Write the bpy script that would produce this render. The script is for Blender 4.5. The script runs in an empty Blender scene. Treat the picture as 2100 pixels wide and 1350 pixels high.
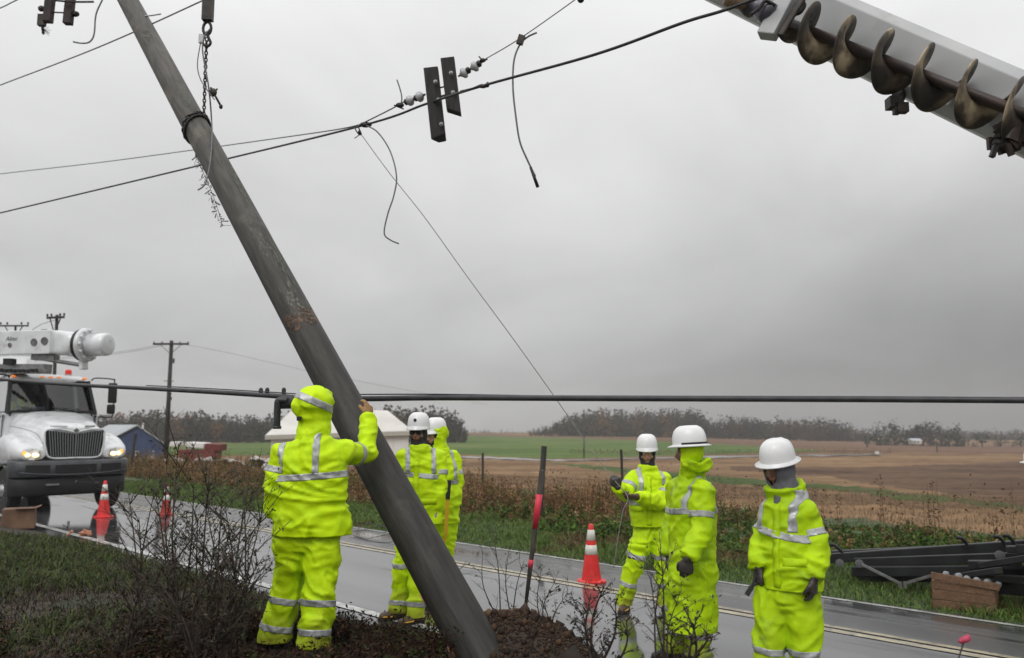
import bpy, bmesh, math, random
import numpy as np
from mathutils import Vector, Matrix, Quaternion

R = math.radians
scene = bpy.context.scene
COL = scene.collection
random.seed(7)
rng = np.random.default_rng(7)

# ---------------------------------------------------------------- camera
F = 1700.0                      # focal length in photo pixels (2100 wide)
PITCH = math.atan((870 - 675) / F)
CAM_Z = 1.75
cam_data = bpy.data.cameras.new('camera')
cam = bpy.data.objects.new('camera', cam_data)
COL.objects.link(cam)
cam.location = (0, 0, CAM_Z)
cam.rotation_euler = (R(90) + PITCH, 0, 0)
cam_data.sensor_width = 36
cam_data.lens = 36 * F / 2100
cam_data.clip_start = 0.05
cam_data.clip_end = 6000
cam_data.dof.use_dof = True
cam_data.dof.focus_distance = 6.6
cam_data.dof.aperture_fstop = 2.0
scene.camera = cam
scene.render.filter_size = 1.8

# ---------------------------------------------------------------- world, sun, exposure
world = bpy.data.worlds.new('World')
scene.world = world
world.use_nodes = True
wt = world.node_tree
wt.nodes.clear()
def wn(t, **k):
    n = wt.nodes.new(t)
    for a, v in k.items():
        setattr(n, a, v)
    return n
wout = wn('ShaderNodeOutputWorld')
sky = wn('ShaderNodeTexSky', sky_type='NISHITA', sun_disc=False)
SUN_EL, SUN_ROT = R(48), R(200)
sky.sun_elevation = SUN_EL
sky.sun_rotation = SUN_ROT
hsv = wn('ShaderNodeHueSaturation')
hsv.inputs['Saturation'].default_value = 0.15
wt.links.new(sky.outputs[0], hsv.inputs['Color'])
bg1 = wn('ShaderNodeBackground')
bg1.inputs['Strength'].default_value = 0.1
wt.links.new(hsv.outputs[0], bg1.inputs['Color'])
tc = wn('ShaderNodeTexCoord')
sep = wn('ShaderNodeSeparateXYZ')
wt.links.new(tc.outputs['Generated'], sep.inputs[0])
ramp = wn('ShaderNodeValToRGB')
wt.links.new(sep.outputs['Z'], ramp.inputs[0])
cr = ramp.color_ramp
pts = [(0.0, .47), (0.06, .50), (0.16, .64), (0.3, .785), (0.46, .91), (1.0, 1.0)]
cr.elements[0].position = 0; cr.elements[1].position = 1
for p, v in pts[1:-1]:
    cr.elements.new(p)
for e, (p, v) in zip(cr.elements, pts):
    e.position = p; e.color = (v, v, v * 1.006, 1)
# soft cloud mottling, stretched flat like a stratus deck
mp = wn('ShaderNodeMapping')
mp.inputs['Scale'].default_value = (.75, .55, .0)
mp.inputs['Location'].default_value = (0.7, 0.3, 0.2)
# project the view direction on to a flat cloud deck, so cells crowd towards the horizon
dv = wn('ShaderNodeVectorMath', operation='SCALE'); az_ = wn('ShaderNodeMath', operation='ADD'); az_.inputs[1].default_value = .22
inv = wn('ShaderNodeMath', operation='DIVIDE'); inv.inputs[0].default_value = 1.0
wt.links.new(sep.outputs['Z'], az_.inputs[0]); wt.links.new(az_.outputs[0], inv.inputs[1])
wt.links.new(tc.outputs['Generated'], dv.inputs[0]); wt.links.new(inv.outputs[0], dv.inputs['Scale'])
wt.links.new(dv.outputs[0], mp.inputs[0])
nz = wn('ShaderNodeTexNoise')
nz.inputs['Scale'].default_value = 1.6
nz.inputs['Detail'].default_value = 6
nz.inputs['Roughness'].default_value = .5; nz.inputs['Distortion'].default_value = .4
wt.links.new(mp.outputs[0], nz.inputs['Vector'])
mr = wn('ShaderNodeMapRange')
mr.inputs['From Min'].default_value = .3; mr.inputs['From Max'].default_value = .7
mr.inputs['To Min'].default_value = .84; mr.inputs['To Max'].default_value = 1.10
wt.links.new(nz.outputs['Fac'], mr.inputs['Value'])
# the cloud deck is heavier low in the east (towards +x)
mx = wn('ShaderNodeMapRange', interpolation_type='SMOOTHSTEP')
mx.inputs['From Min'].default_value = -.25; mx.inputs['From Max'].default_value = .65
wt.links.new(sep.outputs['X'], mx.inputs['Value'])
mz = wn('ShaderNodeMapRange', interpolation_type='SMOOTHSTEP')
mz.inputs['From Min'].default_value = .36; mz.inputs['From Max'].default_value = .0
wt.links.new(sep.outputs['Z'], mz.inputs['Value'])
mm = wn('ShaderNodeMath', operation='MULTIPLY')
wt.links.new(mx.outputs[0], mm.inputs[0]); wt.links.new(mz.outputs[0], mm.inputs[1])
mi = wn('ShaderNodeMath', operation='MULTIPLY_ADD')
mi.inputs[1].default_value = -.60; mi.inputs[2].default_value = 1.0
wt.links.new(mm.outputs[0], mi.inputs[0])
m2 = wn('ShaderNodeMath', operation='MULTIPLY')
wt.links.new(mr.outputs[0], m2.inputs[0]); wt.links.new(mi.outputs[0], m2.inputs[1])
# zenith brighter than the horizon, as under any overcast
mzen = wn('ShaderNodeMapRange')
mzen.inputs['From Min'].default_value = .4; mzen.inputs['From Max'].default_value = 1
mzen.inputs['To Min'].default_value = 1.0; mzen.inputs['To Max'].default_value = 1.55
wt.links.new(sep.outputs['Z'], mzen.inputs['Value'])
m3 = wn('ShaderNodeMath', operation='MULTIPLY')
wt.links.new(m2.outputs[0], m3.inputs[0]); wt.links.new(mzen.outputs[0], m3.inputs[1])
bg2 = wn('ShaderNodeBackground')
wt.links.new(ramp.outputs[0], bg2.inputs['Color'])
wt.links.new(m3.outputs[0], bg2.inputs['Strength'])
wmix = wn('ShaderNodeMixShader')
wmix.inputs[0].default_value = .93
wt.links.new(bg1.outputs[0], wmix.inputs[1]); wt.links.new(bg2.outputs[0], wmix.inputs[2])
wt.links.new(wmix.outputs[0], wout.inputs['Surface'])

sun_data = bpy.data.lights.new('sun', 'SUN')
sun_data.energy = 1.2
sun_data.angle = R(35)
sun_data.color = (1, .985, .96)
sun = bpy.data.objects.new('sun', sun_data)
COL.objects.link(sun)
sun.rotation_euler = (R(42), 0, R(-20))

scene.view_settings.view_transform = 'Standard'
scene.view_settings.look = 'None'
scene.view_settings.gamma = 1
scene.view_settings.exposure = 0
scene.view_settings.use_curve_mapping = False
scene.cycles.max_bounces = 8
scene.cycles.volume_bounces = 1
scene.cycles.transparent_max_bounces = 12
scene.cycles.use_adaptive_sampling = True
scene.cycles.use_denoising = True

# ---------------------------------------------------------------- photo pixel -> world helpers
cp, sp = math.cos(PITCH), math.sin(PITCH)
def ray(px, py):
    dx = (px - 1050) / F; dy = (675 - py) / F
    return np.array([dx, cp - dy * sp, sp + dy * cp])
def P(px, py, Y):
    r = ray(px, py)
    return Vector(r * (Y / r[1])) + Vector((0, 0, CAM_Z))

# ---------------------------------------------------------------- noise
_perm = rng.random(65536).astype(np.float32)
def _h(ix, iy, iz):
    return _perm[(ix * 374761393 + iy * 668265263 + iz * 2147483647 + (ix * iy) * 97 + (iz * ix) * 31) & 65535]
def vnoise(x, y, z=0.0):
    x, y, z = np.broadcast_arrays(np.asarray(x, float), np.asarray(y, float), np.asarray(z, float))
    ix, iy, iz = np.floor(x).astype(np.int64), np.floor(y).astype(np.int64), np.floor(z).astype(np.int64)
    fx, fy, fz = x - ix, y - iy, z - iz
    fx, fy, fz = fx*fx*(3-2*fx), fy*fy*(3-2*fy), fz*fz*(3-2*fz)
    def L(a, b, t): return a + (b - a) * t
    c = lambda a, b, d: _h(ix + a, iy + b, iz + d)
    return L(L(L(c(0,0,0), c(1,0,0), fx), L(c(0,1,0), c(1,1,0), fx), fy),
             L(L(c(0,0,1), c(1,0,1), fx), L(c(0,1,1), c(1,1,1), fx), fy), fz) * 2 - 1
def fbm(x, y, z=0.0, o=4):
    a = 0; amp = 1.0; s = 0
    for i in range(o):
        k = 2 ** i
        a = a + amp * vnoise(np.asarray(x) * k + 17 * i, np.asarray(y) * k - 9 * i, np.asarray(z) * k + 5 * i)
        s += amp; amp *= .5
    return a / s
def sstep(x, a, b):
    t = np.clip((np.asarray(x, float) - a) / (b - a), 0, 1)
    return t * t * (3 - 2 * t)

# ---------------------------------------------------------------- terrain
DX, DY = -.7157, .6984          # road direction, towards the far left
NX, NY = .6984, .7157           # across the road, away from the camera
PROF = np.array([(-40, .18), (2.9, .15), (3.7, .08), (4.3, .0), (4.8, -.10), (5.04, -.10), (8.03, -.20), (10.3, -.38),
                 (10.9, -.44), (13, -.50), (17, -.62), (24, -.85), (60, -1.9), (400, -2)])
RAD = np.array([(0, -.6), (20, -.8), (60, -2.3), (120, -3.7), (150, -4.2), (300, -4.1), (560, -3.8), (700, -9.0), (1100, -22), (3500, -75)])
def prof(t):
    return np.interp(t, PROF[:, 0], PROF[:, 1])
M1 = P(1050, 1300, 6.35)
def hgt(X, Y, detail=True):
    X = np.asarray(X, float); Y = np.asarray(Y, float)
    t = X * NX + Y * NY; r = np.hypot(X, Y)
    zr = prof(t)
    zf = np.interp(r, RAD[:, 0], RAD[:, 1])
    az = np.arctan2(X, np.maximum(Y, .01))
    zf = zf - 3.6 * sstep(az, .05, .56) * sstep(r, 150, 420)
    w = sstep(t, 16, 60)
    z = zr * (1 - w) + zf * w
    # spoil heap round the foot of the leaning pole, trampled dirt beside it
    q = ((X - M1.x - .02) / .46) ** 2 + ((Y - M1.y) / .36) ** 2
    z = z + .40 * np.exp(-q ** 1.3)
    q = ((X - M1.x - .5) / .30) ** 2 + ((Y - M1.y + .2) / .34) ** 2
    z = z + .16 * np.exp(-q)
    if detail:
        near = 1 - sstep(t, 4.2, 4.85)
        m = np.exp(-(((X - M1.x) / 1.3) ** 2 + ((Y - M1.y) / .9) ** 2))
        n = fbm(X * 2.2, Y * 2.2, 0, 4)
        z = z + near * (.035 + .05 * m) * n + near * m * .035 * fbm(X * 11, Y * 11, 3, 3)
        far = sstep(t, 10.6, 11.6)
        z = z + far * .05 * fbm(X * .8, Y * .8, 7, 3) * (1 + 2 * sstep(t, 13, 20))
    return z
def G(px, py, tmax=None):
    """where the line of sight through a photo pixel meets the ground"""
    r = ray(px, py)
    s = np.exp(np.linspace(math.log(3), math.log(3000), 6000))
    X, Y, Z = r[0] * s, r[1] * s, CAM_Z + r[2] * s
    h = hgt(X, Y, False)
    k = np.argmax(Z < h)
    if not (Z < h).any():
        k = len(s) - 1
    return Vector((X[k], Y[k], float(h[k])))
def ST(s, t):
    return s * DX + t * NX, s * DY + t * NY

# ---------------------------------------------------------------- materials
def mat(name, col, rough=.6, col2=None, scale=6, detail=4, bump=0, bscale=None, metal=0, spec=None, coat=0, stretch=None,
        col3=None, contrast=(.35, .65), emit=None, estr=1, attr=None, sheen=0, trans=0, wear=None):
    m = bpy.data.materials.new(name)
    m.use_nodes = True
    nt = m.node_tree
    b = nt.nodes['Principled BSDF']
    b.inputs['Roughness'].default_value = rough
    b.inputs['Metallic'].default_value = metal
    if spec is not None: b.inputs['Specular IOR Level'].default_value = spec
    if coat: b.inputs['Coat Weight'].default_value = coat; b.inputs['Coat Roughness'].default_value = .08
    if sheen: b.inputs['Sheen Weight'].default_value = sheen
    if trans: b.inputs['Transmission Weight'].default_value = trans
    N = nt.nodes.new; L = nt.links.new
    tcn = N('ShaderNodeTexCoord')
    vec = tcn.outputs['Object']
    if stretch:
        mpn = N('ShaderNodeMapping'); mpn.inputs['Scale'].default_value = stretch
        L(vec, mpn.inputs[0]); vec = mpn.outputs[0]
    c4 = lambda c: (c[0], c[1], c[2], 1)
    out = None
    if col2 is not None:
        n = N('ShaderNodeTexNoise'); n.inputs['Scale'].default_value = scale; n.inputs['Detail'].default_value = detail
        L(vec, n.inputs['Vector'])
        rp = N('ShaderNodeValToRGB'); L(n.outputs['Fac'], rp.inputs[0])
        rp.color_ramp.elements[0].position = contrast[0]; rp.color_ramp.elements[1].position = contrast[1]
        rp.color_ramp.elements[0].color = c4(col); rp.color_ramp.elements[1].color = c4(col2)
        if col3 is not None:
            e = rp.color_ramp.elements.new((contrast[0] + contrast[1]) / 2); e.color = c4(col3)
        out = rp.outputs[0]
    else:
        b.inputs['Base Color'].default_value = c4(col)
    if wear is not None:           # (colour, scale, lo, hi): blotches with a shape of their own
        n = N('ShaderNodeTexNoise'); n.inputs['Scale'].default_value = wear[1]; n.inputs['Detail'].default_value = 6
        n.inputs['Roughness'].default_value = .65
        L(tcn.outputs['Object'], n.inputs['Vector'])
        r2 = N('ShaderNodeMapRange'); r2.inputs['From Min'].default_value = wear[2]; r2.inputs['From Max'].default_value = wear[3]
        L(n.outputs['Fac'], r2.inputs['Value'])
        mxn = N('ShaderNodeMix'); mxn.data_type = 'RGBA'
        L(r2.outputs[0], mxn.inputs['Factor'])
        if out is None: mxn.inputs['A'].default_value = c4(col)
        else: L(out, mxn.inputs['A'])
        mxn.inputs['B'].default_value = c4(wear[0]); out = mxn.outputs['Result']
    if attr:
        a = N('ShaderNodeAttribute'); a.attribute_name = attr
        mxn = N('ShaderNodeMix'); mxn.data_type = 'RGBA'; mxn.blend_type = 'MULTIPLY'; mxn.inputs['Factor'].default_value = 1
        if out is None: mxn.inputs['A'].default_value = c4(col)
        else: L(out, mxn.inputs['A'])
        L(a.outputs['Color'], mxn.inputs['B']); out = mxn.outputs['Result']
    if out is not None:
        L(out, b.inputs['Base Color'])
    if bump:
        n2 = N('ShaderNodeTexNoise'); n2.inputs['Scale'].default_value = bscale or scale * 3; n2.inputs['Detail'].default_value = 5
        L(vec, n2.inputs['Vector'])
        bp = N('ShaderNodeBump'); bp.inputs['Strength'].default_value = 1; bp.inputs['Distance'].default_value = bump
        L(n2.outputs['Fac'], bp.inputs['Height']); L(bp.outputs[0], b.inputs['Normal'])
    if emit:
        b.inputs['Emission Color'].default_value = c4(emit); b.inputs['Emission Strength'].default_value = estr
    return m

# ---------------------------------------------------------------- object helpers
WM = {}
def _props(o, label, cat, group, kind):
    if label: o['label'] = label
    if cat: o['category'] = cat
    if group: o['group'] = group
    if kind: o['kind'] = kind
def thing(name, label, cat, loc=(0, 0, 0), group=None, M=None):
    o = bpy.data.objects.new(name, None)
    COL.objects.link(o)
    M = M if M is not None else Matrix.Translation(Vector(loc))
    o.matrix_world = M
    o.empty_display_size = .1
    WM[o] = M.copy()
    _props(o, label, cat, group, None)
    return o
def put(name, me, m, parent=None, label=None, cat=None, group=None, kind=None, world=True, smooth=False, origin=None):
    """link a mesh as ONE object; world=True means its vertices are given in world space"""
    if isinstance(me, bmesh.types.BMesh):
        bm = me; me = bpy.data.meshes.new(name); bm.to_mesh(me); bm.free()
    o = bpy.data.objects.new(name, me)
    COL.objects.link(o)
    if m is not None and not len(me.materials): me.materials.append(m)
    if parent is not None:
        W = WM[parent]
        if world: me.transform(W.inverted())
        o.parent = parent
        WM[o] = W
    else:
        if origin is None and world and len(me.vertices):
            co = np.empty(len(me.vertices) * 3); me.vertices.foreach_get('co', co); co = co.reshape(-1, 3)
            lo, hi = co.min(0), co.max(0)
            origin = Vector(((lo[0] + hi[0]) / 2, (lo[1] + hi[1]) / 2, lo[2]))
        if origin is not None:
            me.transform(Matrix.Translation(-Vector(origin))); o.location = origin
        WM[o] = Matrix.Translation(Vector(origin)) if origin is not None else Matrix()
    if smooth:
        me.polygons.foreach_set('use_smooth', [True] * len(me.polygons))
    _props(o, label, cat, group, kind)
    return o
def npmesh(name, verts, faces, col=None):
    """verts (n,3); faces (m,3) or (m,4)"""
    verts = np.asarray(verts, np.float32); faces = np.asarray(faces, np.int32)
    me = bpy.data.meshes.new(name)
    me.vertices.add(len(verts)); me.vertices.foreach_set('co', verts.ravel())
    k = faces.shape[1]
    me.loops.add(faces.size); me.loops.foreach_set('vertex_index', faces.ravel())
    me.polygons.add(len(faces))
    me.polygons.foreach_set('loop_start', np.arange(0, faces.size, k, dtype=np.int32))
    me.update(calc_edges=True)
    if col is not None:
        a = me.color_attributes.new('tint', 'FLOAT_COLOR', 'POINT')
        c = np.ones((len(verts), 4), np.float32); c[:, :3] = col
        a.data.foreach_set('color', c.ravel())
    me.validate()
    return me
def join_mesh(parts):
    """join (verts, faces) lists of mixed polygons into one mesh"""
    V = []; Fc = []
    for v, f in parts:
        k = len(V); V.extend([tuple(p) for p in v]); Fc.extend([[i + k for i in q] for q in f])
    me = bpy.data.meshes.new('m'); me.from_pydata(V, [], Fc); me.update()
    return me
def tube_vf(pts, rad, seg=8, cap=True):
    pts = [Vector(p) for p in pts]
    n = len(pts)
    if not hasattr(rad, '__len__'): rad = [rad] * n
    V = []; up = None
    for i, p in enumerate(pts):
        d = (pts[min(i + 1, n - 1)] - pts[max(i - 1, 0)])
        if d.length < 1e-9: d = Vector((0, 0, 1))
        d.normalize()
        if up is None:
            up = Vector((0, 0, 1)) if abs(d.z) < .9 else Vector((1, 0, 0))
        a = (up - d * up.dot(d)).normalized(); up = a
        b = d.cross(a)
        for k in range(seg):
            w = 2 * math.pi * k / seg
            V.append(p + (a * math.cos(w) + b * math.sin(w)) * rad[i])
    Fc = []
    for i in range(n - 1):
        for k in range(seg):
            k2 = (k + 1) % seg
            Fc.append((i*seg + k, i*seg + k2, (i+1)*seg + k2, (i+1)*seg + k))
    if cap:
        Fc.append(tuple(range(seg - 1, -1, -1))); Fc.append(tuple((n-1)*seg + k for k in range(seg)))
    return V, Fc
def box_vf(c, size, rot=None):
    c = Vector(c); s = Vector(size) / 2
    V = [Vector((x*s.x, y*s.y, z*s.z)) for x in (-1, 1) for y in (-1, 1) for z in (-1, 1)]
    if rot is not None: V = [rot @ v for v in V]
    V = [v + c for v in V]
    return V, [(0,1,3,2), (4,6,7,5), (0,4,5,1), (2,3,7,6), (0,2,6,4), (1,5,7,3)]
def beam_vf(a, b, w, h, up=(0, 0, 1)):
    """box between two points; w across, h along up"""
    a, b = Vector(a), Vector(b); d = (b - a); L = d.length; d.normalize()
    up = Vector(up); u = (up - d * up.dot(d)).normalized(); s = d.cross(u)
    M = Matrix((d, s, u)).transposed()
    return box_vf((a + b) / 2, (L, w, h), M)
def lathe_vf(prof_, seg=24, c=(0, 0, 0), axis=(0, 0, 1), sx=1, sy=1):
    ax = Vector(axis).normalized(); q = Vector((0, 0, 1)).rotation_difference(ax); c = Vector(c)
    V = []
    for r_, z in prof_:
        for k in range(seg):
            w = 2 * math.pi * k / seg
            V.append(c + q @ Vector((r_ * math.cos(w) * sx, r_ * math.sin(w) * sy, z)))
    n = len(prof_); Fc = []
    for i in range(n - 1):
        for k in range(seg):
            k2 = (k + 1) % seg
            Fc.append((i*seg + k, i*seg + k2, (i+1)*seg + k2, (i+1)*seg + k))
    Fc.append(tuple(range(seg - 1, -1, -1))); Fc.append(tuple((n-1)*seg + k for k in range(seg)))
    return V, Fc
def ell_vf(c, rx, ry, rz, Rm=None, nu=20, nv=12):
    V = []; c = Vector(c)
    for j in range(1, nv):
        ph = math.pi * j / nv
        for k in range(nu):
            w = 2 * math.pi * k / nu
            v = Vector((rx * math.sin(ph) * math.cos(w), ry * math.sin(ph) * math.sin(w), rz * math.cos(ph)))
            V.append(c + (Rm @ v if Rm is not None else v))
    t = Vector((0, 0, rz)); b = -t
    V.append(c + (Rm @ t if Rm is not None else t)); V.append(c + (Rm @ b if Rm is not None else b))
    T = len(V) - 2; B = len(V) - 1; Fc = []
    for j in range(nv - 2):
        for k in range(nu):
            k2 = (k + 1) % nu
            Fc.append((j*nu + k, (j+1)*nu + k, (j+1)*nu + k2, j*nu + k2))
    for k in range(nu):
        k2 = (k + 1) % nu
        Fc.append((T, k, k2)); Fc.append((B, (nv-2)*nu + k2, (nv-2)*nu + k))
    return V, Fc
def bevel_mesh(me, w=.004, seg=2):
    bm = bmesh.new(); bm.from_mesh(me)
    bmesh.ops.bevel(bm, geom=bm.edges[:], offset=w, segments=seg, affect='EDGES', profile=.5)
    bm.to_mesh(me); bm.free(); return me
def fix_normals(me):
    bm = bmesh.new(); bm.from_mesh(me); bmesh.ops.recalc_face_normals(bm, faces=bm.faces[:]); bm.to_mesh(me); bm.free(); return me
def smooth_path(pts, n=8):
    pts = [Vector(p) for p in pts]; out = []
    for i in range(len(pts) - 1):
        p0 = pts[max(i - 1, 0)]; p1 = pts[i]; p2 = pts[i + 1]; p3 = pts[min(i + 2, len(pts) - 1)]
        for k in range(n):
            t = k / n
            out.append(.5 * ((2 * p1) + (p2 - p0) * t + (2*p0 - 5*p1 + 4*p2 - p3) * t*t + (3*p1 - p0 - 3*p2 + p3) * t**3))
    out.append(pts[-1]); return out
# ================================================================ GROUND, FIELDS, ROAD
NR, NA = 0, 0
rads = [1.2]
while rads[-1] < 3400:
    r0 = rads[-1]
    rads.append(r0 * (1 + (.05 if r0 < 4.5 else .009 if r0 < 9 else .013 if r0 < 30 else .02 if r0 < 700 else .08)))
rads = np.array(rads)
azs = np.concatenate([np.linspace(-180, -42, 24)[:-1], np.linspace(-42, 42, 470), np.linspace(42, 180, 24)[1:]])
azr = np.radians(azs)
RR, AA = np.meshgrid(rads, azr, indexing='ij')
GX, GY = RR * np.sin(AA), RR * np.cos(AA)
GZ = hgt(GX, GY)
GT = GX * NX + GY * NY
inroad = sstep(GT, 4.75, 4.95) * (1 - sstep(GT, 10.35, 10.55))
GZ = GZ - inroad * .07
GV = np.stack([GX, GY, GZ], -1).reshape(-1, 3)
nr, na = RR.shape
I = np.arange(nr * na).reshape(nr, na)
quads = np.stack([I[:-1, :-1], I[:-1, 1:], I[1:, 1:], I[1:, :-1]], -1).reshape(-1, 4)[:, ::-1]
fc = GV[quads].mean(1)
ft = fc[:, 0] * NX + fc[:, 1] * NY
fr = np.hypot(fc[:, 0], fc[:, 1])
def pip(poly, X, Y):
    inside = np.zeros(len(X), bool); n = len(poly)
    for i in range(n):
        x1, y1 = poly[i]; x2, y2 = poly[(i + 1) % n]
        c = (y1 > Y) != (y2 > Y)
        xi = (x2 - x1) * (Y - y1) / (y2 - y1 + 1e-12) + x1
        inside ^= c & (X < xi)
    return inside
def gpoly(pts):
    return [(G(a, b).x, G(a, b).y) for a, b in pts]
zone = np.zeros(len(quads), int)             # 0 near verge
zone[ft > 10.4] = 1                          # far grass verge
wob = fbm(fc[:, 0] * .15, fc[:, 1] * .15, 2, 2) * 3
fieldm = ft + wob > 24
zone[fieldm] = 2                             # stubble
PG = {
 5: gpoly([(-200, 893), (900, 890), (1280, 897), (2700, 911), (2700, 938), (2100, 932), (1560, 927), (1300, 908), (900, 894), (-200, 899)]),
 3: gpoly([(-400, 899), (900, 892.5), (1260, 902), (1500, 912), (1700, 925), (1500, 931), (1250, 938), (1120, 941), (900, 929), (400, 935), (-400, 945)]),
 4: gpoly([(1180, 958), (1110, 948), (1260, 958), (1500, 980), (1700, 993), (1900, 1015), (2300, 1056), (2300, 1072), (1900, 1030), (1700, 1006), (1500, 994), (1300, 974)]),
 6: gpoly([(1500, 956), (1750, 959), (2100, 945), (2600, 950), (2600, 1066), (2100, 1036), (1900, 1008), (1700, 978), (1500, 965)]),
}
for k in (5, 3, 6, 4):
    inn = fieldm & pip(PG[k], fc[:, 0], fc[:, 1])
    zone[inn] = k
wz = fieldm & (zone == 2) & (fr > 560)
zone[wz] = 5

m_soil = mat('wet_soil', (.012, .0075, .0045), .75, (.045, .027, .016), 5, 8, bump=.02, bscale=24, col3=(.024, .014, .009),
             wear=((.018, .028, .008), 1.1, .52, .62))
m_verge = mat('short_grass', (.018, .045, .008), .8, (.05, .085, .018), 3, 6, bump=.03, bscale=20, wear=((.07, .045, .02), .35, .55, .68))
def rowmat(name, c1, c2, c3, ang, row=1.2, nsc=.05):
    m = mat(name, c1, .95, c2, nsc, 8, col3=c3, contrast=(.3, .7), spec=.1)
    nt = m.node_tree; N = nt.nodes.new; L = nt.links.new
    tcn = N('ShaderNodeTexCoord'); mpn = N('ShaderNodeMapping'); mpn.inputs['Rotation'].default_value = (0, 0, R(ang))
    mpn.inputs['Scale'].default_value = (.035, row * .35, 1)
    L(tcn.outputs['Object'], mpn.inputs[0])
    n = N('ShaderNodeTexNoise'); n.inputs['Scale'].default_value = 1; n.inputs['Detail'].default_value = 5; n.inputs['Roughness'].default_value = .6
    L(mpn.outputs[0], n.inputs['Vector'])
    mrn = N('ShaderNodeMapRange'); mrn.inputs['From Min'].default_value = .3; mrn.inputs['From Max'].default_value = .7
    mrn.inputs['To Min'].default_value = .5; mrn.inputs['To Max'].default_value = 1.4
    L(n.outputs['Fac'], mrn.inputs['Value'])
    b = nt.nodes['Principled BSDF']; src = b.inputs['Base Color'].links[0].from_socket
    mx_ = N('ShaderNodeVectorMath'); mx_.operation = 'SCALE'
    L(src, mx_.inputs[0]); L(mrn.outputs[0], mx_.inputs['Scale']); L(mx_.outputs[0], b.inputs['Base Color'])
    return m
m_stub = rowmat('crop_stubble', (.135, .080, .042), (.24, .155, .085), (.185, .115, .062), -12)
m_green = rowmat('winter_wheat', (.055, .10, .018), (.12, .15, .042), (.08, .125, .028), 14, nsc=.03)
m_strip = rowmat('grass_waterway', (.045, .075, .02), (.075, .10, .035), (.06, .085, .025), 30, nsc=.1)
m_far = rowmat('far_brown_crop', (.11, .060, .038), (.17, .10, .06), (.135, .078, .048), 4, nsc=.02)
m_plow = rowmat('ploughed_earth', (.070, .041, .027), (.14, .088, .054), (.10, .061, .038), 10, row=1.8, nsc=.06)
ZN = {0: ('ground', m_soil), 1: ('far_verge', m_verge), 2: ('stubble_field', m_stub), 3: ('green_field', m_green),
      4: ('grass_strip', m_strip), 5: ('far_field', m_far), 6: ('ploughed_field', m_plow)}
for k, (nm, mt) in ZN.items():
    q = quads[zone == k]
    if not len(q): continue
    u, inv = np.unique(q, return_inverse=True)
    me = npmesh(nm, GV[u], inv.reshape(-1, 4))
    o = put(nm, me, mt, world=False, kind='structure', smooth=True)

# --- the wet road: a strip with a crossfall, puddles held in its ruts
def strip(t0, t1, s0, s1, dz, nt_=24, ns=160, thick=None):
    tt = np.linspace(t0, t1, nt_); ss = np.linspace(s0, s1, ns)
    S, T = np.meshgrid(ss, tt, indexing='ij')
    X, Y = ST(S, T)
    Z = prof(T) + dz
    V = np.stack([X, Y, Z], -1).reshape(-1, 3)
    J = np.arange(ns * nt_).reshape(ns, nt_)
    q = np.stack([J[:-1, :-1], J[1:, :-1], J[1:, 1:], J[:-1, 1:]], -1).reshape(-1, 4)
    me = npmesh('strip', V, q)
    return me
m_road = bpy.data.materials.new('wet_asphalt'); m_road.use_nodes = True
nt = m_road.node_tree; N = nt.nodes.new; L = nt.links.new; b = nt.nodes['Principled BSDF']
tcn = N('ShaderNodeTexCoord')
rot = N('ShaderNodeMapping'); rot.inputs['Rotation'].default_value = (0, 0, -math.atan2(DY, DX))   # x runs along the road
L(tcn.outputs['Object'], rot.inputs[0])
n1 = N('ShaderNodeTexNoise'); n1.inputs['Scale'].default_value = 90; n1.inputs['Detail'].default_value = 3
L(rot.outputs[0], n1.inputs['Vector'])
st = N('ShaderNodeMapping'); st.inputs['Scale'].default_value = (.14, 1.9, 1); L(rot.outputs[0], st.inputs[0])
n2 = N('ShaderNodeTexNoise'); n2.inputs['Scale'].default_value = 1.0; n2.inputs['Detail'].default_value = 5; n2.inputs['Roughness'].default_value = .55
L(st.outputs[0], n2.inputs['Vector'])
n3 = N('ShaderNodeTexNoise'); n3.inputs['Scale'].default_value = .55; n3.inputs['Detail'].default_value = 5
L(rot.outputs[0], n3.inputs['Vector'])
sp_ = N('ShaderNodeSeparateXYZ'); L(rot.outputs[0], sp_.inputs[0])
lane = N('ShaderNodeMapRange', ); lane.inputs['From Min'].default_value = -8.4; lane.inputs['From Max'].default_value = -7.3   # y = -t
lane.inputs['To Min'].default_value = 0.0; lane.inputs['To Max'].default_value = .17
L(sp_.outputs['Y'], lane.inputs['Value'])
w1 = N('ShaderNodeMath'); w1.operation = 'ADD'; L(n2.outputs['Fac'], w1.inputs[0]); L(lane.outputs[0], w1.inputs[1])
w2 = N('ShaderNodeMath'); w2.operation = 'MULTIPLY_ADD'; w2.inputs[1].default_value = .45; L(n3.outputs['Fac'], w2.inputs[0]); L(w1.outputs[0], w2.inputs[2])
wet = N('ShaderNodeMapRange'); wet.interpolation_type = 'SMOOTHSTEP'
wet.inputs['From Min'].default_value = .66; wet.inputs['From Max'].default_value = .84
L(w2.outputs[0], wet.inputs['Value'])
rg = N('ShaderNodeMapRange'); rg.inputs['To Min'].default_value = .33; rg.inputs['To Max'].default_value = .03
L(wet.outputs[0], rg.inputs['Value']); L(rg.outputs[0], b.inputs['Roughness'])
rc = N('ShaderNodeValToRGB'); L(n2.outputs['Fac'], rc.inputs[0])
rc.color_ramp.elements[0].position = .35; rc.color_ramp.elements[0].color = (.016, .016, .018, 1)
rc.color_ramp.elements[1].position = .65; rc.color_ramp.elements[1].color = (.085, .085, .09, 1)
L(rc.outputs[0], b.inputs['Base Color'])
bh = N('ShaderNodeMapRange'); bh.inputs['To Min'].default_value = .006; bh.inputs['To Max'].default_value = .00015; L(wet.outputs[0], bh.inputs['Value'])
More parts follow.
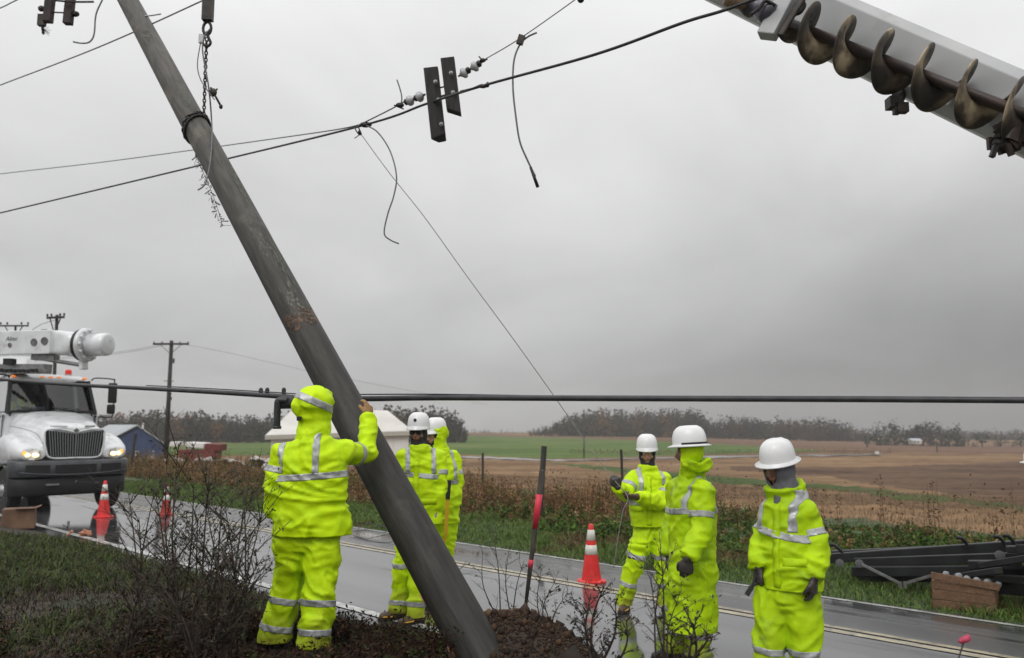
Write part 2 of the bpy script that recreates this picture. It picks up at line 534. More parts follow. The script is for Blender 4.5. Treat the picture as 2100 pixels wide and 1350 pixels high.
bp = N('ShaderNodeBump'); bp.inputs['Strength'].default_value = 1; L(bh.outputs[0], bp.inputs['Distance'])
L(n1.outputs['Fac'], bp.inputs['Height']); L(bp.outputs[0], b.inputs['Normal'])
b.inputs['Specular IOR Level'].default_value = 1.0; b.inputs['Coat Weight'].default_value = .35; b.inputs['Coat Roughness'].default_value = .12; b.inputs['Coat IOR'].default_value = 1.45
road = put('road', strip(4.72, 10.55, -14, 320, 0, 30, 260), m_road, world=False, kind='structure', smooth=True)
m_white = mat('worn_white_paint', (.30, .30, .29), .22, (.58, .58, .56), 6, 6, spec=.8, wear=((.12, .12, .12), 8, .54, .68))
m_yellow = mat('worn_yellow_paint', (.26, .22, .14), .25, (.50, .43, .28), 5, 6, spec=.8, wear=((.10, .095, .08), 9, .52, .66))
put('edge_line', strip(10.18, 10.31, -14, 320, .005, 2, 200), m_white, world=False, kind='structure')
put('edge_line', strip(5.0, 5.13, -14, 320, .005, 2, 200), m_white, world=False, kind='structure')
put('centre_line', strip(7.885, 8.005, -14, 320, .005, 2, 200), m_yellow, world=False, kind='structure')
put('centre_line', strip(8.085, 8.205, -14, 320, .005, 2, 200), m_yellow, world=False, kind='structure')
# the farm lane between the fields, wet and pale
def lane_strip(pts, w, nm, mt, dz=.12):
    c = smooth_path([G(a, b_) for a, b_ in pts], 10)
    V = []; Q = []
    for i, p in enumerate(c):
        d = (c[min(i + 1, len(c) - 1)] - c[max(i - 1, 0)]).normalized(); n_ = Vector((-d.y, d.x, 0)).normalized()
        for s_ in (-1, 1):
            q = p + n_ * s_ * w / 2
            V.append((q.x, q.y, float(hgt(q.x, q.y, True)) + dz))
    for i in range(len(c) - 1): Q.append((2*i, 2*i + 1, 2*i + 3, 2*i + 2))
    put(nm, npmesh(nm, V, Q), mt, world=False, kind='structure')
m_lane = mat('wet_lane', (.22, .22, .23), .12, (.34, .33, .33), .5, 3)
lane_strip([(940, 938), (1020, 941), (1120, 945), (1220, 944), (1400, 940), (1600, 936), (1800, 934)], 5.0, 'farm_lane', m_lane)
# ================================================================ PEOPLE
DG = None
def remesh(parts, voxel, smooth=3, fac=.5):
    me = join_mesh(parts)
    fix = bmesh.new(); fix.from_mesh(me); bmesh.ops.recalc_face_normals(fix, faces=fix.faces[:]); fix.to_mesh(me); fix.free()
    o = bpy.data.objects.new('tmp', me); COL.objects.link(o)
    md = o.modifiers.new('r', 'REMESH'); md.mode = 'VOXEL'; md.voxel_size = voxel; md.adaptivity = 0
    if smooth:
        s = o.modifiers.new('s', 'SMOOTH'); s.factor = fac; s.iterations = smooth
    bpy.context.view_layer.update()
    dg = bpy.context.evaluated_depsgraph_get()
    r = bpy.data.meshes.new_from_object(o.evaluated_get(dg))
    bpy.data.objects.remove(o); bpy.data.meshes.remove(me)
    return r
def rc(p1, r1, p2, r2, seg=12):
    """round-ended tapered limb"""
    p1, p2 = Vector(p1), Vector(p2)
    return [tube_vf([p1, p2], [r1, r2], seg), ell_vf(p1, r1, r1, r1, nu=12, nv=8), ell_vf(p2, r2, r2, r2, nu=12, nv=8)]
def limb(pts, rads_):
    out = []
    for i in range(len(pts) - 1): out += rc(pts[i], rads_[i], pts[i + 1], rads_[i + 1])
    return out
def loft(rings, seg=28, ex=2.4):
    """rings: (centre, half-width vector, half-depth vector)"""
    V = []
    for c, a, b_ in rings:
        for k in range(seg):
            w = 2 * math.pi * k / seg; cw, sw = math.cos(w), math.sin(w)
            x = math.copysign(abs(cw) ** (2 / ex), cw); y = math.copysign(abs(sw) ** (2 / ex), sw)
            V.append(Vector(c) + Vector(a) * x + Vector(b_) * y)
    Fc = []; n = len(rings)
    for i in range(n - 1):
        for k in range(seg):
            k2 = (k + 1) % seg
            Fc.append((i*seg + k, i*seg + k2, (i+1)*seg + k2, (i+1)*seg + k))
    Fc.append(tuple(range(seg - 1, -1, -1))); Fc.append(tuple((n-1)*seg + k for k in range(seg)))
    return V, Fc
def co_of(me):
    a = np.empty(len(me.vertices) * 3); me.vertices.foreach_get('co', a); return a.reshape(-1, 3)
def nrm_of(me):
    a = np.empty(len(me.vertices) * 3); me.vertex_normals.foreach_get('vector', a); return a.reshape(-1, 3)
def set_co(me, a):
    me.vertices.foreach_set('co', a.ravel()); me.update()
def wrinkle(me, amp, seed, zf=9, xf=4.5, warp=1.6, slant=.0):
    p = co_of(me); n = nrm_of(me)
    x, y, z = p[:, 0], p[:, 1], p[:, 2]
    w1 = vnoise(x * 3 + seed, y * 3, z * 3.2); w2 = vnoise(x * 3.1, y * 3 + seed * 2.3, z * 3 + 7)
    q = z + slant * x
    a = vnoise(x * xf + w1 * warp, y * xf + seed, q * zf + w2 * warp * 1.4)
    b = vnoise(x * xf * 2 + w2 * warp * 1.5, y * xf * 2 - seed, q * zf * 1.9 + w1 * warp * 2)
    c = vnoise(x * xf * 1.1 - w2 * 2, y * xf * 1.1, q * zf * .45 + w1 * 2.2 + seed)
    ra = np.clip(1 - 2.6 * np.abs(a), -.6, 1); rb = np.clip(1 - 2.6 * np.abs(b), -.6, 1)
    f = np.sign(ra) * np.abs(ra) ** 1.4 * .95 + rb * .42 + c * .7
    set_co(me, p + n * (f * amp)[:, None])
def cutkeep(bm, p, n, keep='pos'):
    g = bm.verts[:] + bm.edges[:] + bm.faces[:]
    bmesh.ops.bisect_plane(bm, geom=g, plane_co=p, plane_no=n, clear_inner=(keep == 'pos'), clear_outer=(keep == 'neg'))
def solid(bm, th):
    """give an open sheet a thickness (inwards for th > 0)"""
    bmesh.ops.dissolve_degenerate(bm, dist=.0008, edges=bm.edges[:])
    loose = [v for v in bm.verts if not v.link_faces]
    bmesh.ops.delete(bm, geom=loose, context='VERTS')
    bm.normal_update()
    vs = list(bm.verts); fs = list(bm.faces)
    bd = [(e, e.link_loops[0]) for e in bm.edges if len(e.link_loops) == 1]
    mp_ = {v: bm.verts.new(v.co - v.normal * th) for v in vs}
    for f in fs:
        try: bm.faces.new([mp_[v] for v in reversed(f.verts)])
        except ValueError: pass
    for e, lp in bd:
        a, b_ = lp.vert, lp.link_loop_next.vert
        try: bm.faces.new([b_, a, mp_[a], mp_[b_]])
        except ValueError: pass
    bm.normal_update()
def band(me, p, n, w, region, off=.004):
    bm = bmesh.new(); bm.from_mesh(me)
    p = Vector(p); n = Vector(n).normalized()
    rm = [f for f in bm.faces if abs((f.calc_center_median() - p).dot(n)) > w + .04]
    bmesh.ops.delete(bm, geom=rm, context='FACES')
    cutkeep(bm, p - n * w / 2, n, 'pos'); cutkeep(bm, p + n * w / 2, n, 'neg')
    rm = [f for f in bm.faces if not region(f.calc_center_median())]
    bmesh.ops.delete(bm, geom=rm, context='FACES')
    if not bm.faces: bm.free(); return None
    bm.normal_update()
    for v in bm.verts: v.co += v.normal * off
    solid(bm, .003)
    m = bpy.data.meshes.new('reflective_band'); bm.to_mesh(m); bm.free(); return m
def islands(bm):
    seen = set(); out = []
    for f in bm.faces:
        if f in seen: continue
        st = [f]; seen.add(f); isl = []
        while st:
            g_ = st.pop(); isl.append(g_)
            for v in g_.verts:
                for h_ in v.link_faces:
                    if h_ not in seen: seen.add(h_); st.append(h_)
        out.append(isl)
    out.sort(key=len, reverse=True); return out
def put_bands(me, mt, parent):
    """each separate run of tape is a part of its own; scraps are dropped"""
    bm = bmesh.new(); bm.from_mesh(me); isl = islands(bm); keep = [i for i in isl if len(i) > .3 * len(isl[0])]
    cols = [[[tuple(v.co) for v in f.verts] for f in i] for i in keep]; bm.free()
    for c_ in cols:
        V = {}; Fq = []
        for f in c_: Fq.append([V.setdefault(p, len(V)) for p in f])
        m2 = bpy.data.meshes.new('reflective_band'); m2.from_pydata(list(V), [], Fq); m2.update()
        put('reflective_band', m2, mt, parent, smooth=True)
def open_below(me, cuts, th=.005):
    """cuts: (point, normal, region) - remove what lies on the far side of the plane within region (hems, cuffs), then give cloth thickness"""
    bm = bmesh.new(); bm.from_mesh(me)
    for p, n, reg in cuts:
        n = Vector(n).normalized(); p = Vector(p)
        fs = [f for f in bm.faces if reg(f.calc_center_median())]
        vs = set(v for f in fs for v in f.verts); es = set(e for f in fs for e in f.edges)
        bmesh.ops.bisect_plane(bm, geom=list(vs) + list(es) + fs, plane_co=p, plane_no=n)
        rm = [f for f in bm.faces if reg(f.calc_center_median()) and (f.calc_center_median() - p).dot(n) < 0]
        bmesh.ops.delete(bm, geom=rm, context='FACES')
    bm.normal_update(); solid(bm, th)
    bm.to_mesh(me); bm.free(); return me
def segdist(q, a, b_):
    ab = b_ - a; t = max(0, min(1, (q - a).dot(ab) / max(ab.length_squared, 1e-9)))
    return (q - a - ab * t).length
def hand_parts(w, d, pn, side, curl=.5, s=1.0, fat=1.0, spread=.0, thumb=.6):
    """w wrist, d direction of the fingers, pn palm normal (palm faces that way), side = +1/-1 where the thumb leaves"""
    d = Vector(d).normalized(); pn = Vector(pn); pn = (pn - d * pn.dot(d)).normalized(); c = d.cross(pn) * side   # thumb side
    w = Vector(w); out = []
    pl = .095 * s
    out.append(loft([(w - d*.02, c*.028*s*fat, pn*.022*s*fat), (w + d*.02*s, c*.034*s*fat, pn*.019*s*fat), (w + d*.06*s, c*.044*s*fat, pn*.018*s*fat), (w + d*pl, c*.042*s*fat, pn*.014*s*fat)], 14))
    for k, (ln, o) in enumerate(((.070, .032), (.080, .011), (.074, -.011), (.058, -.031))):
        base = w + d * (pl - .012 - .006 * abs(k - 1)) + c * o * s
        a = curl * (.85 + .12 * k); dd = (d + c * o * spread * 9).normalized()
        r_ = .0105 * s * fat
        p = base; q = p
        for j, fr in enumerate((.45, .32, .23)):
            ang = a * (j + .6)
            dirn = (dd * math.cos(ang) + pn * math.sin(ang))
            q = p + dirn * ln * s * fr
            out += rc(p, r_ * (1 - .07*j), q, r_ * (1 - .07*(j + 1)), 8); p = q
    b0 = w + d * .022 * s + c * .026 * s; t1 = b0 + (d*.6 + c*.75 + pn*.25).normalized() * .038 * s
    t2 = t1 + (d*.85 + c*(.35 - .4*thumb) + pn*(.3 + .5*thumb)).normalized() * .032 * s
    t3 = t2 + (d*.9 + c*(-.1 - .3*thumb) + pn*(.4 + .5*thumb)).normalized() * .024 * s
    out += rc(b0, .015*s*fat, t1, .0135*s*fat, 8) + rc(t1, .0135*s*fat, t2, .012*s*fat, 8) + rc(t2, .012*s*fat, t3, .0105*s*fat, 8)
    return out

m_hv = mat('hi_vis_yellow', (.47, .71, .001), .58, (.58, .82, .002), 9, 5, bump=.010, bscale=11, spec=.22, wear=((.40, .58, .02), 5, .60, .78))
m_hvg = mat('dark_hi_vis_yellow', (.36, .56, .001), .58, (.46, .68, .002), 7, 6, bump=.011, bscale=10, spec=.22, wear=((.24, .40, .02), 4, .54, .74))  # darker, greener hi-vis for the two nearest men on the right
m_hvpale = mat('pale_hi_vis_vest', (.70, .85, .16), .6, (.76, .9, .22), 12, 4, bump=.003, bscale=60)
def creases(m, scale, dist):
    nt = m.node_tree; N = nt.nodes.new; L = nt.links.new; b = nt.nodes['Principled BSDF']
    tcn = N('ShaderNodeTexCoord'); mpn = N('ShaderNodeMapping'); mpn.inputs['Scale'].default_value = (1, 1, 1.7); mpn.inputs['Rotation'].default_value = (.3, .25, 0)
    L(tcn.outputs['Object'], mpn.inputs[0])
    n = N('ShaderNodeTexNoise'); n.noise_type = 'RIDGED_MULTIFRACTAL'; n.inputs['Scale'].default_value = scale; n.inputs['Detail'].default_value = 2.5
    n.inputs['Roughness'].default_value = .5; n.inputs['Distortion'].default_value = .6
    L(mpn.outputs[0], n.inputs['Vector'])
    bp = N('ShaderNodeBump'); bp.inputs['Distance'].default_value = dist; bp.inputs['Strength'].default_value = .8
    L(n.outputs['Fac'], bp.inputs['Height'])
    old = b.inputs['Normal'].links[0].from_socket if b.inputs['Normal'].links else None
    if old: L(old, bp.inputs['Normal'])
    L(bp.outputs[0], b.inputs['Normal'])
m_hvt = mat('hi_vis_trousers', (.47, .71, .003), .58, (.58, .82, .004), 9, 5, bump=.010, bscale=11, spec=.22, attr='tint', wear=((.38, .52, .02), 5, .60, .78))
m_hvgt = mat('dark_hi_vis_trousers', (.36, .56, .003), .58, (.46, .68, .004), 7, 6, bump=.011, bscale=10, spec=.22, attr='tint', wear=((.24, .40, .02), 4, .54, .74))
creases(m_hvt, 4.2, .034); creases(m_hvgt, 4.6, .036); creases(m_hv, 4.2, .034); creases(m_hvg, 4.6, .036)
m_tape = mat('silver_reflective_tape', (.33, .34, .34), .35, (.45, .46, .46), 30, 3, metal=.25)
m_skin = mat('skin', (.42, .22, .15), .5, (.52, .29, .20), 14, 4, bump=.0006, bscale=120)
m_skind = mat('weathered_skin', (.22, .11, .075), .5, (.30, .16, .11), 14, 4, bump=.0006, bscale=120)
m_hat = mat('white_hard_hat', (.74, .74, .74), .28, (.80, .80, .80), 6, 3, spec=.5)
m_dark = mat('dark_knit', (.014, .014, .018), .85, (.028, .028, .033), 30, 4, bump=.002, bscale=160)
m_greyk = mat('grey_fleece', (.10, .10, .115), .9, (.17, .17, .19), 8, 5, bump=.004, bscale=60)
m_gdark = mat('dark_rubber_glove', (.02, .018, .018), .45, (.045, .036, .032), 14, 4, bump=.002, bscale=50)
m_gtan = mat('tan_leather_glove', (.24, .13, .05), .7, (.38, .22, .09), 14, 4, bump=.002, bscale=50)
m_ggrey = mat('grey_work_glove', (.20, .19, .18), .7, (.32, .30, .28), 18, 4, bump=.002, bscale=50)
m_boot = mat('black_rubber_boot', (.016, .014, .013), .35, (.04, .03, .024), 12, 4, bump=.002, bscale=40)
m_bootb = mat('brown_boot', (.05, .03, .018), .5, (.10, .06, .03), 12, 4, bump=.002, bscale=40)
m_gold = mat('yellow_boot_trim', (.62, .34, .03), .5, (.72, .42, .05), 20, 3)
m_sole = mat('boot_sole', (.015, .014, .013), .7)
m_eye = mat('eye', (.6, .6, .58), .2)
m_lens = mat('dark_lens', (.01, .01, .012), .08)
m_lip = mat('lips', (.25, .09, .07), .5)
m_blk = mat('black_trim', (.012, .012, .013), .6)

def helmet(parent, c, f, u, full, col=None, strap=False, s=1.0, emblem=False):
    f = Vector(f).normalized(); u = Vector(u); u = (u - f * u.dot(f)).normalized(); sd = f.cross(u)
    RX, RY, H = .116 * s, .136 * s, .150 * s
    prof_ = [(1.0, -.01), (1.0, .0), (.99, .25), (.95, .48), (.86, .70), (.70, .86), (.48, .96), (.24, .995), (.02, 1.0)]
    seg = 40; V = []; Fc = []
    # brim
    def rim(th, k):
        fr = max(0, math.cos(th))
        return (1.27 if full else 1.05 + .20 * fr ** 1.6) + (.05 * fr if full else 0)
    rings = []
    for (q, z) in (('o', -.16), ('o', -.10), ):
        rings.append([Vector(c) + (sd * math.sin(t_) * RX + f * math.cos(t_) * RY) * rim(t_, 0) + u * (z * H - (.02 if not full else 0)*max(0, math.cos(t_))) for t_ in np.linspace(0, 2*math.pi, seg, endpoint=False)])
    for r_, z in prof_:
        ring = []
        for t_ in np.linspace(0, 2*math.pi, seg, endpoint=False):
            rid = 0
            if .2 < z < .99:
                a = abs(math.sin(t_)) * r_        # three crest ridges front to back
                rid = .028 * math.exp(-(a / .10) ** 2) + .018 * math.exp(-((a - .42) / .08) ** 2)
            ring.append(Vector(c) + (sd * math.sin(t_) * RX + f * math.cos(t_) * RY) * (r_ * (1 + rid)) + u * (z * H * (1 + rid)))
        rings.append(ring)
    for r_ in rings: V += r_
    # underside
    und = [Vector(c) + (sd * math.sin(t_) * RX + f * math.cos(t_) * RY) * .96 + u * (-.10 * H) for t_ in np.linspace(0, 2*math.pi, seg, endpoint=False)]
    V = und + V; n = len(rings) + 1
    for i in range(n - 1):
        for k in range(seg):
            k2 = (k + 1) % seg
            Fc.append((i*seg + k, i*seg + k2, (i+1)*seg + k2, (i+1)*seg + k))
    Fc.append(tuple((n-1)*seg + k for k in range(seg)))
    me = join_mesh([(V, Fc)]); fix_normals(me)
    h = put('hard_hat', me, col or m_hat, parent, smooth=True)
    ins = join_mesh([lathe_vf([(.001, 0), (1, 0), (1, .2), (.001, .2)], 20)])
    M = Matrix((sd * RX * .95, f * RY * .95, u * H * .6)).transposed().to_4x4(); M.translation = Vector(c) - u * .1 * H
    ins.transform(M); put('suspension', ins, m_blk, h)
    if strap:
        pts = [Vector(c) + (sd * math.sin(t_) * RX + f * math.cos(t_) * RY) * 1.03 + u * H * (.02 + .0 * t_) for t_ in np.linspace(1.2, 2*math.pi - 1.2, 16)]
        put('strap', join_mesh([tube_vf(pts, .009, 6)]), m_blk, h, smooth=True)
    if emblem:
        p = Vector(c) + f * RY * .985 + u * H * .42
        put('emblem', join_mesh([ell_vf(p, .016, .016, .016, nu=10, nv=6)]), m_blk, h, smooth=True)
    return h

def worker(label, J, group='utility workers in yellow rain suits', jac=None, hat='full', face_mat=None, gloves=(None, None), hood=None,
           boots=None, s=1.0, suit=None, pose_hands=None, coat=False, seed=1, pale=False, glasses=False, details=True, strap=False, emblem=False, bal=None,
           legs_w=1.0, reflect=True, hem=None):
    """J: joints in world space; a = left of the picture, b = right"""
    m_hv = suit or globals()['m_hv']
    f = Vector(J['face']).normalized(); bf = Vector(J.get('front', J['face'])); bf.z = 0; bf.normalize()
    u = Vector(J.get('up', (0, 0, 1))); u = (u - f * u.dot(f)).normalized(); sd = f.cross(u)
    if J.get('snap', True):
        for k in 'ab':
            a_ = J['an'+k]; J['an'+k] = Vector((a_.x, a_.y, float(hgt(a_.x, a_.y)) + .085))
    foot = (J['ana'] + J['anb']) / 2
    T = thing('person', label, 'person', (foot.x, foot.y, min(J['ana'].z, J['anb'].z) - .09), group)
    S = (J['shb'] - J['sha']); S.z *= .3; S.normalize()
    Dp = S.cross(Vector((0, 0, 1))).normalized()
    hc = J['head']
    fm = face_mat or m_skin
    hipc = (J['hipa'] + J['hipb']) / 2
    # ---- one continuous body: head, neck, trunk, limbs, hands
    B = [ell_vf(hc + u*.012, .077*s, .097*s, .115*s, Matrix((sd, f, u)).transposed())]
    B += rc(hc - u*.045 + f*.018, .060*s, hc - u*.088 + f*.045, .032*s)
    B += rc(hc + f*.090 + u*.012, .009*s, hc + f*.112 - u*.026, .0145*s, 8)
    B += rc(hc + f*.078 + u*.028 + sd*.045, .016*s, hc + f*.078 + u*.028 - sd*.045, .016*s, 8)
    B += rc(hc + f*.086 - u*.052 + sd*.018, .011*s, hc + f*.086 - u*.052 - sd*.018, .011*s, 8)
    B += rc(hc + f*.060 - u*.022 + sd*.045, .026*s, hc + f*.060 - u*.022 - sd*.045, .026*s, 8)
    for k in (-1, 1): B.append(ell_vf(hc + sd * k * .078 - u*.005, .012, .024, .034, Matrix((sd, f, u)).transposed()))
    B += rc(hc - u*.06, .056*s, J['neck'] - Vector((0, 0, .04)), .064*s)
    nk, chest = J['neck'], J['neck'].lerp(hipc, .35)
    B.append(loft([(hipc - Vector((0,0,.08)), S*.14, Dp*.09), (hipc, S*.155, Dp*.10), (nk.lerp(hipc, .6), S*.13, Dp*.09), (chest, S*.15, Dp*.105), (nk.lerp(hipc, .12), S*.13, Dp*.08), (nk, S*.06, Dp*.055)], 20))
    for k in 'ab':
        B += limb([J['sh'+k].lerp(nk, .15), J['el'+k], J['wr'+k]], [.050, .038, .027])
        B += limb([J['hip'+k], J['kn'+k], J['an'+k]], [.078, .054, .038])
        B += rc(J['an'+k] - Vector((0,0,.03)), .034, J['an'+k] + Vector(J['toe'+k]).normalized()*.14 - Vector((0,0,.05)), .026)
        hd, pn, sde, cu = J['hand'+k]
        B += hand_parts(J['wr'+k], hd, pn, sde, cu, s, .85)
    put('body', remesh(B, .0105, 2), fm, T, smooth=True)
    for k in (-1, 1):
        if not glasses and J.get('visible_face', True):
            put('eye', join_mesh([ell_vf(hc + f*.081 + u*.008 + sd*k*.031, .013, .013, .009, nu=12, nv=8)]), m_eye, T, smooth=True)
    if glasses:
        gp = []
        for k in (-1, 1): gp.append(ell_vf(hc + f*.098 + u*.008 + sd*k*.033, .029, .010, .019, Matrix((sd, f, u)).transposed(), 16, 8))
        gp.append(tube_vf([hc + f*.104 + u*.012 + sd*.012, hc + f*.104 + u*.012 - sd*.012], .003, 6))
        for k in (-1, 1): gp.append(tube_vf([hc + f*.095 + u*.012 + sd*k*.060, hc + f*.01 + u*.012 + sd*k*.082], .0035, 6))
        put('sunglasses', join_mesh(gp), m_lens, T, smooth=True)
    put('mouth', join_mesh([ell_vf(hc + f*.0955 - u*.052, .021, .004, .007, Matrix((sd, f, u)).transposed(), 12, 6)]), m_lip, T, smooth=True)
    # ---- jacket
    jw = dict(hem=.255, waist=.24, chest=.235, depth=.155, hd=.17, arm=(.095, .082, .064), sh=.05); jw.update(jac or {})
    hemc = hem if hem is not None else hipc - Vector((0, 0, .10))
    top = nk
    rings = [(hemc - Vector((0,0,.05)), S*jw['hem'], Dp*jw['hd']), (hemc + Vector((0,0,.05)), S*jw['hem'], Dp*jw['hd'])]
    for fr, w_, d_ in ((.3, jw['waist'], jw['depth']*1.03), (.55, jw['waist'], jw['depth']), (.76, jw['chest'], jw['depth']*.98), (.86, jw['chest']*.86, jw['depth']*.85), (.93, jw['chest']*.62, jw['depth']*.72), (.98, jw['chest']*.45, jw['depth']*.6)):
        rings.append((hemc.lerp(top, fr), S*w_, Dp*d_))
    rings.append((top + Vector((0,0,.015)), S*.085, Dp*.085))
    JP = [loft(rings)]
    cdir = (hc - nk).normalized()
    if J.get('collar', True):
        ck = 1.30 if J.get('drape') else 1.0
        JP.append(loft([(nk - cdir*.05, sd*.105*ck, f*.105*ck), (nk + cdir*.035, sd*.096*ck, f*.098*ck), (nk + cdir*J.get('colh', .045), sd*.100*ck, f*.108*ck)], 20, 2))
    ar = jw['arm']
    for k in 'ab':
        sh, el, wr = J['sh'+k], J['el'+k], J['wr'+k]
        JP += limb([sh.lerp(nk, .30) - Vector((0,0,.01)), sh, sh.lerp(el, .5), el, el.lerp(wr, .6)], [ar[0]*.8, ar[0], ar[0]*.97, ar[1]*1.03, ar[1]*.95])
        JP.append(tube_vf([el.lerp(wr, .6), wr], [ar[1]*.95, ar[2]*1.08], 14))
    jm = remesh(JP, .0135, 5)
    wrinkle(jm, jw.get('amp', .014), seed)
    def arm_k(q):
        best = None
        for k in 'ab':
            sh, el, wr = J['sh'+k], J['el'+k], J['wr'+k]
            d1 = segdist(q, sh, el) ; d2 = segdist(q, el, wr)
            d_ = min(d1, d2)
            if best is None or d_ < best[0]: best = (d_, k, 'u' if d1 < d2 else 'f')
        return best
    halfw = jw['waist']
    def is_arm(q):
        d_, k, _ = arm_k(q)
        if d_ > ar[0] * 1.5: return False
        lat = abs((q - hemc).dot(S) - 0)
        c_ = hemc.lerp(top, max(0, min(1, (q.z - hemc.z) / max(top.z - hemc.z, .1))))
        lx = abs((q - c_).dot(S)) / jw['waist']; ly = abs((q - c_).dot(Dp)) / jw['depth']
        tors = math.hypot(lx, ly)
        return d_ / ar[0] < tors * 1.02 + .02
    bands = []
    cuts = [(hemc, (0, 0, 1), lambda q: not is_arm(q))]
    if reflect:
        zc = J.get('band_z', hemc.lerp(top, .50).z)
        tilt = J.get('band_tilt', 0)
        bn = Vector((0, 0, 1)) + S * tilt
        bands.append(band(jm, Vector((hemc.x, hemc.y, zc)), bn, .046, lambda q: not is_arm(q)))
        for k, so in J.get('straps', ((-1, .125), (1, .125))):
            cc = hemc.lerp(top, .7) + S * k * so
            bands.append(band(jm, cc, S, .044, lambda q: (not is_arm(q)) and q.z > zc + .02 and (q - hemc).dot(S) * k > 0 and q.z < top.z + .02))
        for k in 'ab':
            sh, el, wr = J['sh'+k], J['el'+k], J['wr'+k]
            fr_ = J.get('armband', .66)
            bands.append(band(jm, sh.lerp(el, fr_), (el - sh), .046, lambda q: is_arm(q) and arm_k(q)[2] == 'u' and arm_k(q)[1] == k))
    extra = J.get('bands', [])
    for (p_, n_, w_) in extra:
        bands.append(band(jm, p_, n_, w_, lambda q: not is_arm(q)))
    open_below(jm, cuts)
    jo = put('coat' if coat else 'jacket', jm, m_hvpale if pale else m_hv, T, smooth=True)
    for b_ in bands:
        if b_ is not None: put_bands(b_, m_tape, jo)
    # front zip flap and pocket flaps where the chest shows
    if J.get('zip', False):
        bvh_pts = []
        from mathutils.bvhtree import BVHTree
        bm = bmesh.new(); bm.from_mesh(jm)
        if jo.parent: bm.transform(WM[jo])
        tr = BVHTree.FromBMesh(bm)
        def surf(q, dirn, off=.004):
            h_ = tr.ray_cast(q + dirn * .6, -dirn)
            return (h_[0] + dirn * off) if h_[0] is not None and (h_[0] - q).length < .35 else q + dirn * .17
        nn = [surf(hemc.lerp(top, v_) + S * .01, bf) for v_ in np.linspace(.03, .88, 18)]
        V = []; Q = []
        for i, p_ in enumerate(nn):
            for sgn in (-1, 1): V.append(surf(p_ + S * sgn * .026, bf, .003))
        for i in range(len(nn) - 1): Q.append((2*i, 2*i+1, 2*i+3, 2*i+2))
        fl = bmesh.new(); mm_ = join_mesh([(V, Q)]); fl.from_mesh(mm_); solid(fl, -.003)
        put('storm_flap', fl, m_hv, jo, smooth=True)
        for sgn in J.get('pockets', (-1, 1)):
            V = []; Q = []
            for i in range(7):
                for j in range(3):
                    V.append(surf(hemc.lerp(top, .26 + .04*j) + S * (sgn * .13 + (i - 3) * .024), bf, .004))
            for i in range(6):
                for j in range(2): Q.append((i*3 + j, i*3 + j + 1, i*3 + j + 4, i*3 + j + 3))
            fl = bmesh.new(); mm_ = join_mesh([(V, Q)]); fl.from_mesh(mm_); solid(fl, -.003)
            put('pocket_flap', fl, m_hv, jo, smooth=True)
        bm.free()
    # ---- trousers
    lw = legs_w
    TP = [loft([(hipc - Vector((0,0,.10)), S*.17*lw, Dp*.12*lw), (hipc, S*.19*lw, Dp*.135*lw), (hipc + Vector((0,0,.10)), S*.18*lw, Dp*.125*lw)], 20)]
    for k in 'ab':
        h_, kn, an = J['hip'+k], J['kn'+k], J['an'+k]
        TP += limb([h_, h_.lerp(kn, .5), kn, kn.lerp(an, .5), an + Vector((0,0,.03)), an - Vector((0,0,.03))], [.125*lw, .118*lw, .103*lw, .098*lw, .098*lw, .100*lw])
    tm = remesh(TP, .0135, 5)
    wrinkle(tm, .019, seed + 11, zf=7.5, xf=5, warp=2.2, slant=.35)
    tb = []
    mid = (J['kna'] + J['knb']) / 2
    for k in 'ab':
        kn, an = J['kn'+k], J['an'+k]; ok = 'b' if k == 'a' else 'a'
        kn2, an2, hp2 = J['kn'+ok], J['an'+ok], J['hip'+ok]
        reg = (lambda kn_, an_, h_, kn2_, an2_, hp2_: (lambda q: min(segdist(q, kn_, an_), segdist(q, h_, kn_)) < min(segdist(q, kn2_, an2_), segdist(q, hp2_, kn2_))))(kn, an, J['hip'+k], kn2, an2, hp2)
        if reflect:
            for fr_ in J.get('legbands', (.28, .72)):
                tb.append(band(tm, kn.lerp(an, fr_), (kn - an), .045, reg))
    cuts = [(J['ana'] - Vector((0,0,.02)), (0,0,1), lambda q: (q - J['ana']).length < (q - J['anb']).length and q.z < J['ana'].z + .1),
            (J['anb'] - Vector((0,0,.02)), (0,0,1), lambda q: (q - J['anb']).length < (q - J['ana']).length and q.z < J['anb'].z + .1)]
    open_below(tm, cuts)
    pz = co_of(tm); zb = min(J['ana'].z, J['anb'].z) - .05
    md = np.clip(sstep(pz[:, 2], zb + .34, zb) * .75 + .55 * fbm(pz[:, 0] * 9, pz[:, 1] * 9, pz[:, 2] * 7, 4) * sstep(pz[:, 2], zb + .7, zb), 0, 1)[:, None]
    tcol = (1 - md) + md * np.array([.50, .34, 9.0]) ; tcol = np.concatenate([tcol, np.ones((len(tcol), 1))], 1)
    a_ = tm.color_attributes.new('tint', 'FLOAT_COLOR', 'POINT'); a_.data.foreach_set('color', tcol.astype(np.float32).ravel())
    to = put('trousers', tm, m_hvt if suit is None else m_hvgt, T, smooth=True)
    for b_ in tb:
        if b_ is not None: put_bands(b_, m_tape, to)
    # ---- boots and gloves
    bmats = boots or (m_boot, None)
